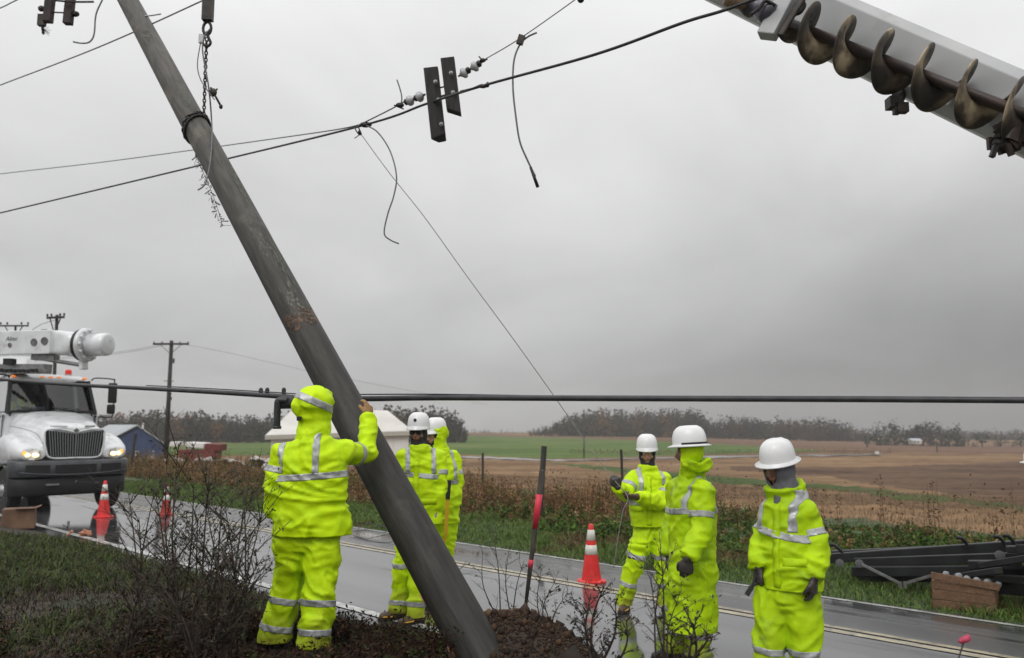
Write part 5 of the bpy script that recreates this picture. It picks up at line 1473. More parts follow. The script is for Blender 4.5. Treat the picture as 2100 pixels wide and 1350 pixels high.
def wheel(x, y, r_=.50, w_=.27):
    s_ = 1 if x > 0 else -1
    e = TP('wheel', join_mesh([lathe_vf([(.30, -w_/2), (r_*.93, -w_/2), (r_, -w_/2 + .04), (r_, w_/2 - .04), (r_*.93, w_/2), (.30, w_/2)], 40, (x, y, r_), (1, 0, 0))]), m_tyre, smooth=False)
    put('rim', join_mesh([lathe_vf([(.285, 0), (.28, .05), (.20, .03), (.13, .06), (.12, .12), (.02, .13)], 24, (x + s_*w_*.28, y, r_), (s_, 0, 0))]), m_rim, e, world=False, smooth=True)
    put('wheel_nuts', join_mesh([ell_vf((x + s_*(w_*.28 + .05), y + .2*math.cos(a), r_ + .2*math.sin(a)), .02, .016, .016, nu=6, nv=4) for a in np.linspace(0, 2*math.pi, 9)[:-1]]), m_rim, e, world=False)
wheel(-1.02, 0); wheel(1.02, 0)
for x_ in (-1.0, -.72, .72, 1.0): wheel(x_, -4.6)
for s_ in (-1, 1):     # shut lines of hood and fender
    pts_ = [Vector((s_*x, y, z)) for x, y, z in ((.66, .80, 1.50), (.70, .55, 1.69), (.76, .25, 1.78), (.84, -.1, 1.84), (.90, -.45, 1.88), (.95, -.78, 1.90))]
    from mathutils.bvhtree import BVHTree
    if s_ == -1:
        bmq = bmesh.new(); bmq.from_mesh(hoodm); trq = BVHTree.FromBMesh(bmq)
    out_ = []
    for p_ in smooth_path(pts_, 4):
        h_ = trq.find_nearest(p_); out_.append(h_[0] if h_[0] is not None else p_)
    TP('shut_line', join_mesh([tube_vf(out_, .005, 5)]), m_tb, smooth=True)
# marker lamps, beacon
for x_, y_ in ((0, 0), (-.18, 0), (.18, 0), (-.78, -.05), (.78, -.05)):
    TP('marker_lamp', join_mesh([ell_vf((x_, -1.13 + y_, 3.045), .062, .045, .028, nu=12, nv=8)]), m_ambm, smooth=True)
bc = TP('beacon', join_mesh([lathe_vf([(.085, 0), (.09, .03), (.085, .06), (.06, .07)], 20, (-.52, -1.55, 3.09))]), m_galv, smooth=True)
put('beacon_lens', join_mesh([lathe_vf([(.074, 0), (.076, .08), (.062, .115), (.02, .125)], 20, (-.52, -1.55, 3.155))]), m_red, bc, world=False, smooth=True)
# mirrors
for s_ in (-1, 1):
    mf = TP('mirror_bracket', join_mesh([tube_vf(smooth_path([Vector(p_) for p_ in ((s_*.90, -1.05, 3.0), (s_*.98, -.98, 3.06), (s_*1.36, -.92, 3.04), (s_*1.40, -.92, 2.96), (s_*1.40, -.92, 2.2), (s_*1.32, -.92, 2.10), (s_*.98, -.95, 2.12))], 5), .016, 8)]), m_blk, smooth=True)
    put('mirror', bevel_mesh(join_mesh([box_vf((s_*1.36, -.90, 2.70), (.20, .09, .50))]), .03, 3), m_blk, mf, world=False, smooth=True)
    put('mirror', bevel_mesh(join_mesh([box_vf((s_*1.34, -.90, 2.30), (.18, .12, .24))]), .04, 3), m_blk, mf, world=False, smooth=True)
# service body and turret behind the cab
TP('service_body', bevel_mesh(join_mesh([box_vf((0, -4.6, 1.55), (2.35, 3.9, .9))]), .03, 2), m_tw)
TP('fuel_tank', join_mesh([lathe_vf([(.28, 0), (.28, 1.2)], 20, (1.0, -2.6, .75), (0, 1, 0))]), m_tb, smooth=True)
TP('turret', join_mesh([lathe_vf([(.55, 0), (.55, .5), (.42, .6), (.42, 1.7)], 24, (0, -4.0, 2.0))]), m_tw, smooth=True)
# crane arm lying across above the cab
YB = 18.9
def TW(nm, parts, mt, par=truck, **k): return put(nm, join_mesh(parts), mt, par, **k)
m_motorg = mat('dull_steel_plate', (.12, .12, .12), .5, (.2, .2, .2), 8, 4, metal=.4)
b0, b1 = P(-230, 712, 20.1), P(118, 703, YB + .35)
bx = (b1 - b0).normalized()
arm = put('crane_arm', bevel_mesh(join_mesh([beam_vf(b0, b1, .50, .56)]), .02, 2), m_tw, truck)
s_ = bx; upz = Vector((0, 0, 1)); upz = (upz - s_ * upz.dot(s_)).normalized(); sy_ = s_.cross(upz)
c1, c2 = b1, P(166, 708, YB + .1)
def sec(c, hw, hh, ex): return (c, sy_ * hw, upz * hh)
V1, F1 = loft([(b1, sy_ * .25, upz * .28)], 28, 8) if False else ([], [])
rgs = []
def secpts(c, hw, hh, ex, seg=32):
    out = []
    for k in range(seg):
        w = 2*math.pi*k/seg; cw, sw = math.cos(w), math.sin(w)
        out.append(c + sy_ * math.copysign(abs(cw) ** (2/ex), cw) * hw + upz * math.copysign(abs(sw) ** (2/ex), sw) * hh)
    return out
V = []
st_ = [(0, .25, .28, 9), (.35, .26, .285, 6), (.7, .265, .285, 3.2), (1, .26, .27, 2)]
for f_, hw, hh, ex in st_: V += secpts(c1.lerp(c2, f_), hw, hh, ex)
Fc = [tuple(range(32)), tuple(96 + k for k in range(32))]
for i in range(3):
    for k in range(32): Fc.append((i*32 + k, i*32 + (k+1) % 32, (i+1)*32 + (k+1) % 32, (i+1)*32 + k))
me = join_mesh([(V, Fc)]); fix_normals(me); put('arm_neck', me, m_tw, arm, smooth=True)
fl0 = P(168, 708, YB + .1)
put('arm_collar', join_mesh([lathe_vf([(.30, -.05), (.36, -.03), (.36, .03), (.30, .05)], 28, fl0, s_)]), m_tb, arm, smooth=True)
put('flange', join_mesh([lathe_vf([(.30, 0), (.385, .01), (.395, .05), (.385, .11), (.30, .12)], 28, fl0 + s_ * .06, s_)]), m_tw, arm, smooth=True)
fb = []
for k in range(12):
    w = 2*math.pi*k/12; q_ = fl0 + s_*.18 + (sy_*math.cos(w) + upz*math.sin(w))*.335
    fb.append(lathe_vf([(.032, 0), (.032, .05), (.018, .055)], 8, q_, s_))
put('flange_bolts', join_mesh(fb), m_tw, arm, smooth=False, kind='stuff')
put('drum', join_mesh([lathe_vf([(.262, 0), (.262, .40), (.25, .45), (.21, .47), (.02, .475)], 32, fl0 + s_ * .22, s_)]), m_tw, arm, smooth=True)
put('flange_lug', bevel_mesh(join_mesh([beam_vf(fl0 + s_*.05 - upz*.33, fl0 + s_*.08 - upz*.56, .20, .10)]), .01, 1), m_tw, arm)
put('cylinder_link', join_mesh([tube_vf([b1 - upz*.36 - s_*.45, fl0 - upz*.46], .045, 8), beam_vf(b1 - upz*.33 - s_*.6, b1 - upz*.37, .2, .14)]), m_galv, arm)
for px_, py_, r_ in ((78, 703, .085), (103, 701, .09), (21, 708, .05)):
    q_ = P(px_, py_, 19.2); d_ = -sy_ if sy_.y > 0 else sy_
    # bring the plate onto the front face of the arm
    k_ = (q_ - b1).dot(d_); q_ = q_ - d_ * (k_ - .256)
    put('round_plate', join_mesh([lathe_vf([(r_, 0), (r_, .012), (r_*.75, .014), (r_*.7, .004), (.01, .004)], 24, q_, d_)]), m_motorg, arm, smooth=False)
fr0 = -sy_ if sy_.y > 0 else sy_
# lettering on the arm
cu = bpy.data.curves.new('letters', 'FONT'); cu.body = 'Altec'; cu.size = .145; cu.extrude = .002; cu.shear = .25; cu.align_x = 'CENTER'; cu.align_y = 'CENTER'
tmpo = bpy.data.objects.new('t', cu); COL.objects.link(tmpo); bpy.context.view_layer.update()
tme = bpy.data.meshes.new_from_object(tmpo.evaluated_get(bpy.context.evaluated_depsgraph_get())); bpy.data.objects.remove(tmpo)
q_ = P(38, 697, 19.4); k_ = (q_ - b1).dot(fr0); q_ = q_ - fr0 * (k_ - .254)
LMx = Matrix((s_, upz, fr0)).transposed().to_4x4() if s_.cross(upz).dot(fr0) > 0 else Matrix((s_, upz, -fr0)).transposed().to_4x4()
LMx.translation = q_; tme.transform(LMx); put('lettering', tme, mat('lettering_grey', (.08, .08, .08), .5), arm)
# cradle and perforated rail between the roof and the arm
TW('cradle', [beam_vf(P(-60, 757, 19.9), P(98, 757, 19.3), .25, .22), beam_vf(P(-60, 762, 19.7), P(98, 762, 19.1), .10, .10)], m_galv)
TW('rail_fittings', [box_vf(P(x_, 760 + random.uniform(-1, 2), 19.0), (.07, .05, .08)) for x_ in range(2, 80, 9)] + [box_vf(P(20, 742, 19.4), (.2, .2, .14))], m_tb, kind='stuff')
TW('arm_flap', [ell_vf(P(92, 678, 19.3), .10, .10, .03, nu=12, nv=6)], m_blk, smooth=True)

# the man in the cab
hd = TM @ Vector((.40, -1.85, 2.66))
rgt = Vector((rx_, ry_, 0)); fwd = Vector((hx, hy, 0))
JD = dict(head=hd, neck=hd - Vector((0, 0, .17)), sha=hd + rgt*.2 - Vector((0, 0, .26)), shb=hd - rgt*.2 - Vector((0, 0, .26)), face=fwd, front=fwd, snap=False)
for k, q_ in (('a', 1), ('b', -1)):
    JD['el'+k] = JD['sh'+k] + fwd*.12 - Vector((0, 0, .25)); JD['wr'+k] = JD['el'+k] + fwd*.22 + Vector((0, 0, .06))
    JD['hip'+k] = hd + rgt*.1*q_ - Vector((0, 0, .78)); JD['kn'+k] = JD['hip'+k] + fwd*.40 + Vector((0, 0, .02)); JD['an'+k] = JD['kn'+k] + fwd*.08 - Vector((0, 0, .40))
    JD['toe'+k] = tuple(fwd); JD['hand'+k] = (fwd, Vector((0, 0, -1)), 1, .7)
worker('person in yellow jacket sitting in the truck cab behind the windshield', JD, group='', hat=None, gloves=(None, None), seed=51, bal=None, face_mat=m_skind,
       hem=JD['neck'] - V3((0, 0, .60)), jac=dict(hem=.19, waist=.19, chest=.19, depth=.14, hd=.15, arm=(.08, .07, .055)), legs_w=.75)
# ================================================================ CONES, STAKES, CRATES, FAR THINGS
m_cone = mat('orange_red_cone', (.56, .018, .018), .42, (.68, .032, .028), 7, 5, wear=((.30, .03, .02), 6, .58, .8))
m_coned = mat('dirty_dark_cone', (.26, .02, .015), .5, (.38, .035, .025), 7, 5)
m_ctape = mat('white_reflective_collar', (.55, .54, .50), .35, (.68, .67, .62), 14, 4)
def cone(px, py, h, label, mt=m_cone, rot=0):
    g = G(px, py)
    t = thing('traffic_cone', label, 'traffic cone', g, 'traffic cones along the road')
    R0, R1 = .128 * h / .71, .028 * h / .71
    def rr(z): return R0 + (R1 - R0) * (z / h)
    me = join_mesh([lathe_vf([(.18*h/.71*1.0, .0)] + [(rr(z) , z) for z in np.linspace(.045, h - .01, 12)] + [(R1*.8, h)], 32)])
    put('cone_body', join_mesh([lathe_vf([(rr(.03)*1.02, .025)] + [(rr(z), z) for z in np.linspace(.04, h - .01, 12)] + [(R1*.8, h)], 32, g)]), mt, t, smooth=True)
    V = []; n_ = 8; a0 = R(rot)
    for z_, s_ in ((0, .19), (.022, .19), (.034, .16)):
        for k in range(n_):
            w = a0 + 2*math.pi*(k + .5)/n_; d_ = s_ * h/.71 * (1.0 if k % 2 == 0 else 1.0)
            V.append(g + Vector((math.cos(w)*d_, math.sin(w)*d_, z_ + .002)))
    me = join_mesh([(V, [tuple(range(7, -1, -1)), tuple(range(16, 24))] + [(j*8 + i, j*8 + (i+1) % 8, (j+1)*8 + (i+1) % 8, (j+1)*8 + i) for j in range(2) for i in range(8)])])
    fix_normals(me); put('base', me, mt if mt is not m_cone else m_cone, t)
    for z0, z1 in ((.48, .64), (.72, .90)):
        put('reflective_collar', join_mesh([lathe_vf([(rr(h*z0), h*z0), (rr(h*z0) + .003, h*z0 + .001), (rr(h*z1) + .003, h*z1 - .001), (rr(h*z1), h*z1)], 32, g)]), m_ctape, t, smooth=True)
cone(1213, 1194, .72, 'orange traffic cone with two white collars standing beside the centre line')
cone(212, 1061, .74, 'orange traffic cone with two white collars in front of the truck wheel')
cone(340, 1056, .66, 'dull dark red traffic cone half hidden by the bare shrub', m_coned)

m_pink = mat('fluorescent_pink_tape', (.62, .022, .055), .5, (.70, .04, .08), 10, 3)
m_stake = mat('dark_weathered_stake', (.025, .02, .017), .8, (.06, .05, .042), 8, 5, stretch=(4, 4, .6), bump=.002, bscale=40)
g = P(1077, 1250, 6.9); tp = P(1112, 965, 6.75)
st_ = thing('marker_stake', 'leaning dark stake wrapped with bright pink tape, standing in the spoil heap', 'stake', g)
d_ = tp - g
put('stake_post', join_mesh([tube_vf([g, g + d_*.25, tp], [.013, .018, .024], 8)]), m_stake, st_, smooth=True)
put('pink_tape', join_mesh([tube_vf([g + d_*.585, g + d_*.83], [.0225, .0262], 10)]), m_pink, st_, smooth=True)
put('pink_tape', join_mesh([tube_vf([g + d_*.30, g + d_*.36], [.0200, .0210], 10)]), m_pink, st_, smooth=True)
def post(px0, py0, px1, py1, r_, nm, label, mt=m_stake, Y=None, grp=None, cat='post'):
    g = G(px0, py0)
    if Y: g = P(px0, py0, Y)
    return put(nm, join_mesh([tube_vf([g - Vector((0, 0, .1)), g, P(px1, py1, g.y - .05)], r_, 8)]), mt, label=label, cat=cat, group=grp, smooth=False, origin=g)
post(1106, 1070, 1116, 915, .068, 'fence_post', 'thick dark leaning wooden post on the far grass verge behind the pink stake')
post(266, 975, 278, 889, .065, 'fence_post', 'dark leaning wooden post on the verge right of the truck, before the blue barn')
post(990, 985, 990, 929, .035, 'field_stake', 'thin pale-topped stake in the field above the brown weeds', Y=26, cat='stake')
post(1278, 1040, 1274, 922, .022, 'field_stake', 'thin dark stake rising behind the hand of the tag line worker', Y=14, cat='stake')
pk = P(1978, 1312, 4.3)
fl_ = thing('marker_flag', 'small blurred pink ribbon on a thin stem, close to the lower right corner', 'marker flag', P(1968, 1420, 4.3))
m_dpink = mat('faded_pink_ribbon', (.36, .03, .07), .6, (.45, .05, .10), 10, 3)
put('ribbon', remesh([ell_vf(pk, .022, .02, .017, nu=10, nv=8), ell_vf(pk + V3((.018, 0, .008)), .015, .015, .020, nu=10, nv=8), ell_vf(pk + V3((-.020, 0, -.008)), .014, .014, .012, nu=10, nv=8)], .006, 2), m_dpink, fl_, smooth=True)
put('stem', join_mesh([tube_vf([P(1968, 1430, 4.3), P(1960, 1370, 4.3), pk], .004, 5)]), m_stake, fl_)

# boxes by the verge on the left
m_card = mat('wet_cardboard', (.11, .06, .038), .75, (.19, .11, .065), 4, 5, bump=.002, bscale=20)
g = G(38, 1083) + Vector((0, 0, .0)); Bx = Matrix.Rotation(.45, 3, 'Z')
bxo = thing('cardboard_box', 'brown cardboard box with open flaps on the road edge by the truck', 'box', g)
put('box_body', bevel_mesh(join_mesh([box_vf(g + V3((0, 0, .17)), (.50, .38, .34), Bx)]), .006, 1), m_card, bxo)
put('flap', join_mesh([beam_vf(g + Bx @ V3((.25, -.19, .345)), g + Bx @ V3((.25, .19, .345)), .008, .16, Bx @ V3((1, 0, .35)))]), m_card, bxo)
put('flap', join_mesh([beam_vf(g + Bx @ V3((-.05, -.19, .348)), g + Bx @ V3((.25, -.19, .348)), .13, .008)]), m_card, bxo)
m_orp = mat('orange_plastic', (.30, .10, .05), .5, (.42, .2, .12), 12, 3)
g = G(160, 1100)
put('crumpled_bag', remesh([ell_vf(g + V3((random.uniform(-.16, .2), random.uniform(-.05, .05), random.uniform(.0, .08))), random.uniform(.02, .10), random.uniform(.02, .05), random.uniform(.012, .04), Matrix.Rotation(random.uniform(-.8, .8), 3, 'Y'), nu=8, nv=6) for _ in range(13)], .012, 0), m_orp, label='crumpled orange bag lying at the road edge behind the grass', cat='bag')
g = G(136, 1086)
put('small_bracket', join_mesh([box_vf(g + V3((0, 0, .05)), (.12, .04, .03), Matrix.Rotation(.5, 3, 'Y')), box_vf(g + V3((0.03, 0, .08)), (.03, .04, .12))]), m_galv, label='small pale metal fitting lying on the wet road near the box', cat='fitting')
g = G(1527, 1062) + V3((0, 0, .35))
put('plastic_strip', join_mesh([beam_vf(P(1523, 1041, g.y), P(1531, 1055, g.y), .04, .012)]), mat('white_plastic', (.7, .7, .7), .5), label='small white strip sticking out of the weeds between two workers', cat='strip')
# coil of wire on the road, orange cord down the heap
cc = G(770, 1105); cl = []
for k in range(3):
    a_, b_ = .75 + .1*k, .34 - .03*k
    cl.append(tube_vf([cc + V3((math.cos(t_)*a_*.55 - math.sin(t_)*.15, math.sin(t_)*b_*2.2 + math.cos(t_)*-.35, .015 + .16 * max(0, math.sin(t_ + k)) + (.02*k))) for t_ in np.linspace(.4*k, .4*k + 5.8, 36)], .006, 5))
put('wire_coil', join_mesh(cl), m_wired, label='loose coil of thin dark wire lying on the road behind the hooded worker', cat='wire coil', smooth=True)
put('orange_cord', join_mesh([tube_vf(smooth_path([P(862, 1222, 7.4), P(880, 1250, 6.9), P(900, 1285, 6.45), P(916, 1315, 6.15), P(921, 1338, 6.0)], 6), .006, 6)]), mat('orange_cord', (.45, .20, .12), .7), label='thin orange cord running down beside the foot of the leaning pole', cat='cord', smooth=True)
put('hanging_strap', join_mesh([beam_vf(P(918, 1024, 8.66), P(914, 1095, 8.6), .040, .010, (0, 1, 0)), beam_vf(P(914, 1095, 8.6), P(911, 1112, 8.6), .030, .010, (0, 1, 0))]), mat('yellow_strap', (.72, .42, .02), .5), label='flat yellow measuring stick hanging at the side of the yellow-hooded worker', cat='measuring stick')
put('tool_handle', join_mesh([beam_vf(P(921, 985, 8.68), P(918, 1024, 8.66), .045, .03, (0, 1, 0))]), m_blk, label='black tool holster above the yellow stick on the yellow-hooded worker', cat='holster')

# ---- the heap of dark crossarms and the crate on the far verge, right
yard = thing('crossarm_stack', 'stack of new black crossarms with steel braces lying on the far grass', 'crossarms', G(1880, 1205))
m_bl = mat('black_fibre_arms', (.010, .010, .011), .45, (.022, .022, .025), 4, 4, spec=.35)
m_end = mat('grey_end_cap', (.07, .068, .072), .6, (.10, .098, .10), 8, 3)
YY = 9.0
def arm_(a, b_, w_=.11, h_=.12, mt=m_bl):
    put('crossarm', bevel_mesh(join_mesh([beam_vf(a, b_, w_, h_)]), .008, 1), mt, yard)
arm_(P(1690, 1146, 12.28), P(2190, 1112, 10.66), .12, .13)
arm_(P(1705, 1138, 12.77), P(2190, 1118, 11.28), .12, .12)
arm_(P(1755, 1154, 11.90), P(2190, 1140, 10.04), .11, .12)
arm_(P(1750, 1172, 11.78), P(2190, 1170, 9.92), .12, .13)
arm_(P(1760, 1184, 12.03), P(2190, 1188, 10.29), .12, .10)
arm_(P(2000, 1200, 10.54), P(2190, 1215, 9.55), .14, .15)
arm_(P(1990, 1190, 11.04), P(2190, 1196, 9.80), .13, .13)
for (x0, y0, x1, y1, yy_) in ((1984, 1126, 1972, 1104, 11.16), (2060, 1122, 2048, 1102, 10.91), (2082, 1128, 2068, 1100, 10.79), (1730, 1150, 1710, 1118, 12.15)):
    put('pin_bracket', join_mesh([tube_vf(smooth_path([P(x0, y0, yy_), P(x0 - 2, (y0 + y1)/2, yy_), P(x1, y1, yy_), P(x1 - 10, y1 - 1, yy_)], 4), .024, 8)]), m_bl, yard, smooth=True)
for px_, py_, yy_ in ((1722, 1155, 11.90), (2050, 1139, 10.29), (1762, 1156, 11.59)):
    put('end_cap', join_mesh([lathe_vf([(.055, 0), (.055, .03), (.02, .035)], 16, P(px_, py_, yy_), (-.3, -1, .1))]), m_end, yard)
random.seed(77)
for k in range(9):
    x_ = 1960 + 26 * k; y0_ = random.uniform(1120, 1200); d0 = 10.6 - (x_ - 1960) / 230 * 1.2
    arm_(P(x_, y0_, d0), P(x_ + random.uniform(60, 150), y0_ + random.uniform(-22, 14), d0 - random.uniform(.2, .9)), .10, random.uniform(.07, .12))
put('steel_brace', join_mesh([beam_vf(P(1768, 1158, 11.53), P(1846, 1197, 11.04), .01, .035, (0, 0, 1)), box_vf(P(1846, 1200, 11.01), (.03, .03, .08))]), m_galv, yard)
put('steel_brace', join_mesh([beam_vf(P(1858, 1196, 10.97), P(1912, 1180, 10.91), .01, .035, (0, 0, 1)), box_vf(P(1856, 1200, 10.97), (.03, .03, .08))]), m_galv, yard)
g = G(1975, 1224); 
m_crate = mat('crate_wood', (.12, .062, .035), .75, (.20, .11, .06), 5, 6, stretch=(8, 1, 8), bump=.002, bscale=30)
cr_ = thing('wooden_crate', 'low wooden crate of pale insulators beside the black crossarms', 'crate', g)
ca_, cb_ = P(1912, 1212, 10.23), P(2040, 1220, 9.86)
cdx = (cb_ - ca_); cdx.z = 0; cl_ = cdx.length; cdx.normalize(); cdy = Vector((-cdx.y, cdx.x, 0))
zt = float(hgt(g.x, g.y))
base_ = ca_.copy(); base_.z = zt
for j, (z_, h_) in enumerate(((.06, .10), (.175, .105), (.285, .09))):
    for off in (0, .42):
        put('plank', bevel_mesh(join_mesh([beam_vf(base_ + cdy*off + V3((0, 0, z_)), base_ + cdy*off + cdx*cl_ + V3((0, 0, z_ - .01*j)), .018, h_)]), .003, 1), m_crate, cr_)
    for off in (0, cl_):
        put('plank', bevel_mesh(join_mesh([beam_vf(base_ + cdx*off + cdy*.012 + V3((0, 0, z_)), base_ + cdx*off + cdy*.41 + V3((0, 0, z_)), .018, h_)]), .003, 1), m_crate, cr_)
put('lid', bevel_mesh(join_mesh([beam_vf(base_ + V3((-.02, -.03, .40)) , base_ + cdx*(cl_ + .04) + V3((0, -.03, .33)), .014, .08, (0, 0, 1))]), .003, 1), m_crate, cr_)
put('crate_floor', join_mesh([beam_vf(base_ + cdy*.21 + V3((0, 0, .03)), base_ + cdy*.21 + cdx*cl_ + V3((0, 0, .03)), .40, .03)]), m_crate, cr_)
m_ppale = mat('pale_polymer_insulator', (.20, .21, .22), .35, (.30, .30, .31), 10, 3)
for k in range(6):
    c_ = base_ + cdx*(.16 + .10*k if k else .12) + cdy*.12 + V3((0, 0, .40 - .012*k))
    d_ = Vector((math.cos(k*1.3)*.5, -1, math.sin(k*2.1)*.25)).normalized()
    put('insulator', join_mesh([lathe_vf([(.018, 0), (.038, .008), (.040, .018), (.022, .024), (.038, .034), (.040, .044), (.016, .052)], 16, c_, d_)]), m_ppale, label=('pale ribbed insulator nearest the raised corner of the wooden crate', 'second pale insulator from the raised corner of the wooden crate', 'third pale insulator from the raised corner of the wooden crate', 'fourth pale insulator from the raised corner of the wooden crate', 'fifth pale insulator from the raised corner of the wooden crate', 'pale insulator farthest from the raised corner of the wooden crate')[k], cat='insulator', group='insulators in the wooden crate', smooth=True)

# ---- far utility poles
m_fpole = mat('far_pole_wood', (.018, .016, .015), .8, (.035, .03, .028), 2, 4)
def far_pole(pxb, pyb, pxt, pyt, D, label, arm_w=2.4, arm_py=None, r_=.15, ins=True, braces=True, parts_=True, vec=(1, 0, 0), second=None, at=1.0):
    b_ = P(pxb, pyb, D); t_ = P(pxt, pyt, D)
    o = thing('utility_pole', label, 'utility pole', b_, 'utility poles across the fields')
    put('shaft', join_mesh([tube_vf([b_ - V3((0, 0, 2.5)), t_], [r_*1.15, r_*.8], 10)]), m_fpole, o, smooth=True)
    if arm_w:
        c_ = P(pxt, arm_py or pyt + 6, D); v = Vector(vec).normalized()
        put('crossarm', join_mesh([beam_vf(c_ - v*arm_w/2 + V3((0, -.12, 0)), c_ + v*arm_w/2 + V3((0, -.12, 0)), .12*at, .14*at)]), m_fpole, o)
        for k in (-.48, -.25, .25, .48):
            if ins: put('insulator', join_mesh([lathe_vf([(.02, 0), (.05, .04), (.045, .10), (.02, .13)], 8, c_ + v*arm_w*k + V3((0, -.12, .06)))]), m_fpole, o, smooth=True)
        if braces:
            for k in (-.3, .3): put('brace', join_mesh([beam_vf(c_ + v*arm_w*k + V3((0, -.14, -.05)), c_ + V3((0, -.14, -.75)), .03, .05, (0, 1, 0))]), m_fpole, o)
    return o
o = far_pole(340, 930, 352, 699, 62, 'far utility pole with one crossarm right of the blue barn', 3.6/1.35, 706, .17)
put('transformer_stub', join_mesh([lathe_vf([(.07, 0), (.07, .35)], 8, P(356, 745, 61.8))]), m_fpole, o)
put('guy_attachment', join_mesh([tube_vf([P(336, 781, 61.9), P(356, 782, 61.9)], .03, 5)]), m_fpole, o)
far_pole(108, 900, 117, 646, 38, 'far utility pole standing directly behind the truck roof, tallest', .80, 652, .085, vec=(1, 0, .05), at=.7)
far_pole(28, 900, 32, 667, 42, 'far utility pole with a wide crossarm behind the truck\'s crane arm', 1.45, 669, .065, vec=(1, 0, 0), at=.55)
far_pole(318, 900, 324, 841, 130, 'short distant pole in front of the wood left of the barn pole', 0, None, .16, ins=False)
far_pole(1197, 940, 1198, 884, 150, 'small distant pole in the green field by the farm lane', 0, None, .13, ins=False)
far_pole(1922, 937, 1921, 910, 190, 'tiny distant pole in the brown field under the right-hand tree clump', 0, None, .18, ins=False)
far_pole(1778, 915, 1778, 892, 260, 'tiny distant pole between the long wood and the right-hand clump', 0, None, .18, ins=False)
fw = 'faint distant wires'
def fwire(pts, r_, label): wire('distant_wire', pts, r_, m_wired, label, fw)
for dy_, lb in ((0, 'upper faint wire between the barn pole and the truck'), (3, 'second faint wire between the barn pole and the truck')):
    fwire([P(-200, 752 + dy_, 60), P(60, 738 + dy_, 60), P(236, 723 + dy_, 61), P(335, 706 + dy_, 62)], .012, lb)
fwire([P(372, 706, 62), P(460, 722, 62), P(700, 775, 70), P(1000, 830, 85)], .010, 'faint wire from the barn pole towards the right')
fwire([P(120, 655, 38), P(80, 668, 38), P(36, 700, 38)], .012, 'faint wire from the pole behind the truck')

# ---- buildings
m_barnb = mat('blue_metal_siding', (.035, .058, .135), .5, (.05, .078, .17), .6, 4)
m_roofg = mat('grey_metal_roof', (.30, .32, .34), .4, (.38, .40, .42), .4, 4)
m_whitew = mat('white_panel', (.62, .61, .59), .5, (.70, .69, .67), .3, 4)
m_cream = mat('cream_fabric', (.50, .48, .44), .6, (.60, .58, .54), .3, 4)
D = 88
def W3(px, py, D_=D): return P(px, py, D_)
barn = thing('blue_barn', 'blue metal barn with a grey roof beyond the truck', 'barn', W3(275, 945))
L0, R0_ = W3(232, 940), W3(338, 942); E0, E1 = W3(232, 903), W3(338, 912); AP = W3(284, 876)
dep = Vector((-7.5, 9, 0))
V = [L0, R0_, E1, AP, E0]
V = V + [v + dep for v in V]; V = [V[0] - V3((0, 0, 2)), V[1] - V3((0, 0, 2))] + V[2:5] + [V[5] - V3((0, 0, 2)), V[6] - V3((0, 0, 2))] + V[7:]
me = join_mesh([(V, [(0, 1, 2, 3, 4), (9, 8, 7, 6, 5), (0, 4, 9, 5), (1, 6, 7, 2)])]); fix_normals(me)
put('wall', me, m_barnb, barn)
ov = V3((0, 0, .12))
for a_, nm in ((E0, 1), (E1, 2)):
    q = [a_ + ov + (a_ - AP)*.06 + V3((0, -.3, 0)), AP + ov + V3((0, -.3, 0)), AP + ov + dep, a_ + ov + (a_ - AP)*.06 + dep]
    V_ = q + [v + V3((0, 0, .12)) for v in q]
    me = join_mesh([(V_, [(3, 2, 1, 0), (4, 5, 6, 7), (0, 1, 5, 4), (1, 2, 6, 5), (2, 3, 7, 6), (3, 0, 4, 7)])]); fix_normals(me)
    put('roof', me, m_roofg, barn)
rib = []
for k in range(24):
    f_ = k / 23; x_ = L0.lerp(R0_, f_); topz = (E0.lerp(AP, f_*2) if f_ < .5 else AP.lerp(E1, f_*2 - 1)).z
    rib.append(box_vf((x_.x, x_.y - .03, (x_.z - 1 + topz)/2), (.05, .06, topz - x_.z + 1)))
put('siding_ribs', join_mesh(rib), m_barnb, barn, kind='stuff')
for px_, w_ in ((281, 6), (315, 3)):
    wf = put('window', join_mesh([beam_vf(W3(px_, 925, D-.15), W3(px_, 934, D-.15), w_*.052*1.0, .06, (0, 1, 0))]), m_whitew, barn)
    put('pane', join_mesh([beam_vf(W3(px_, 926, D-.2), W3(px_, 932.5, D-.2), w_*.034, .06, (0, 1, 0))]), m_int, wf)
put('chimney', join_mesh([tube_vf([W3(293, 880, D+2), W3(293, 868, D+2)], .10, 8)]), m_whitew, barn)
# wagons and white heap in front of it
D = 70
red = mat('red_paint', (.10, .016, .014), .7, (.16, .028, .022), .8, 4)
wg = thing('farm_wagon', 'red farm wagon with a white top parked beyond the brown weeds', 'wagon', W3(415, 945, D))
put('wagon_body', bevel_mesh(join_mesh([beam_vf(W3(372, 934, D), W3(447, 936, D), 1.8, 1.0)]), .04, 1), red, wg)
put('cover', bevel_mesh(join_mesh([beam_vf(W3(388, 912, D), W3(426, 914, D), 1.8, .45)]), .05, 1), m_whitew, wg)
put('tailboard', bevel_mesh(join_mesh([beam_vf(W3(428, 916, D), W3(458, 918, D), 1.8, .55)]), .04, 1), red, wg)
put('cab_box', bevel_mesh(join_mesh([beam_vf(W3(354, 911, D), W3(370, 911, D), 1.4, .4)]), .05, 1), m_whitew, wg)
for x_ in (380, 440): put('wheel', join_mesh([lathe_vf([(.4, 0), (.4, .25)], 16, W3(x_, 950, D - 1), (0, -1, 0))]), m_tyre, wg)
random.seed(5)
hp = []
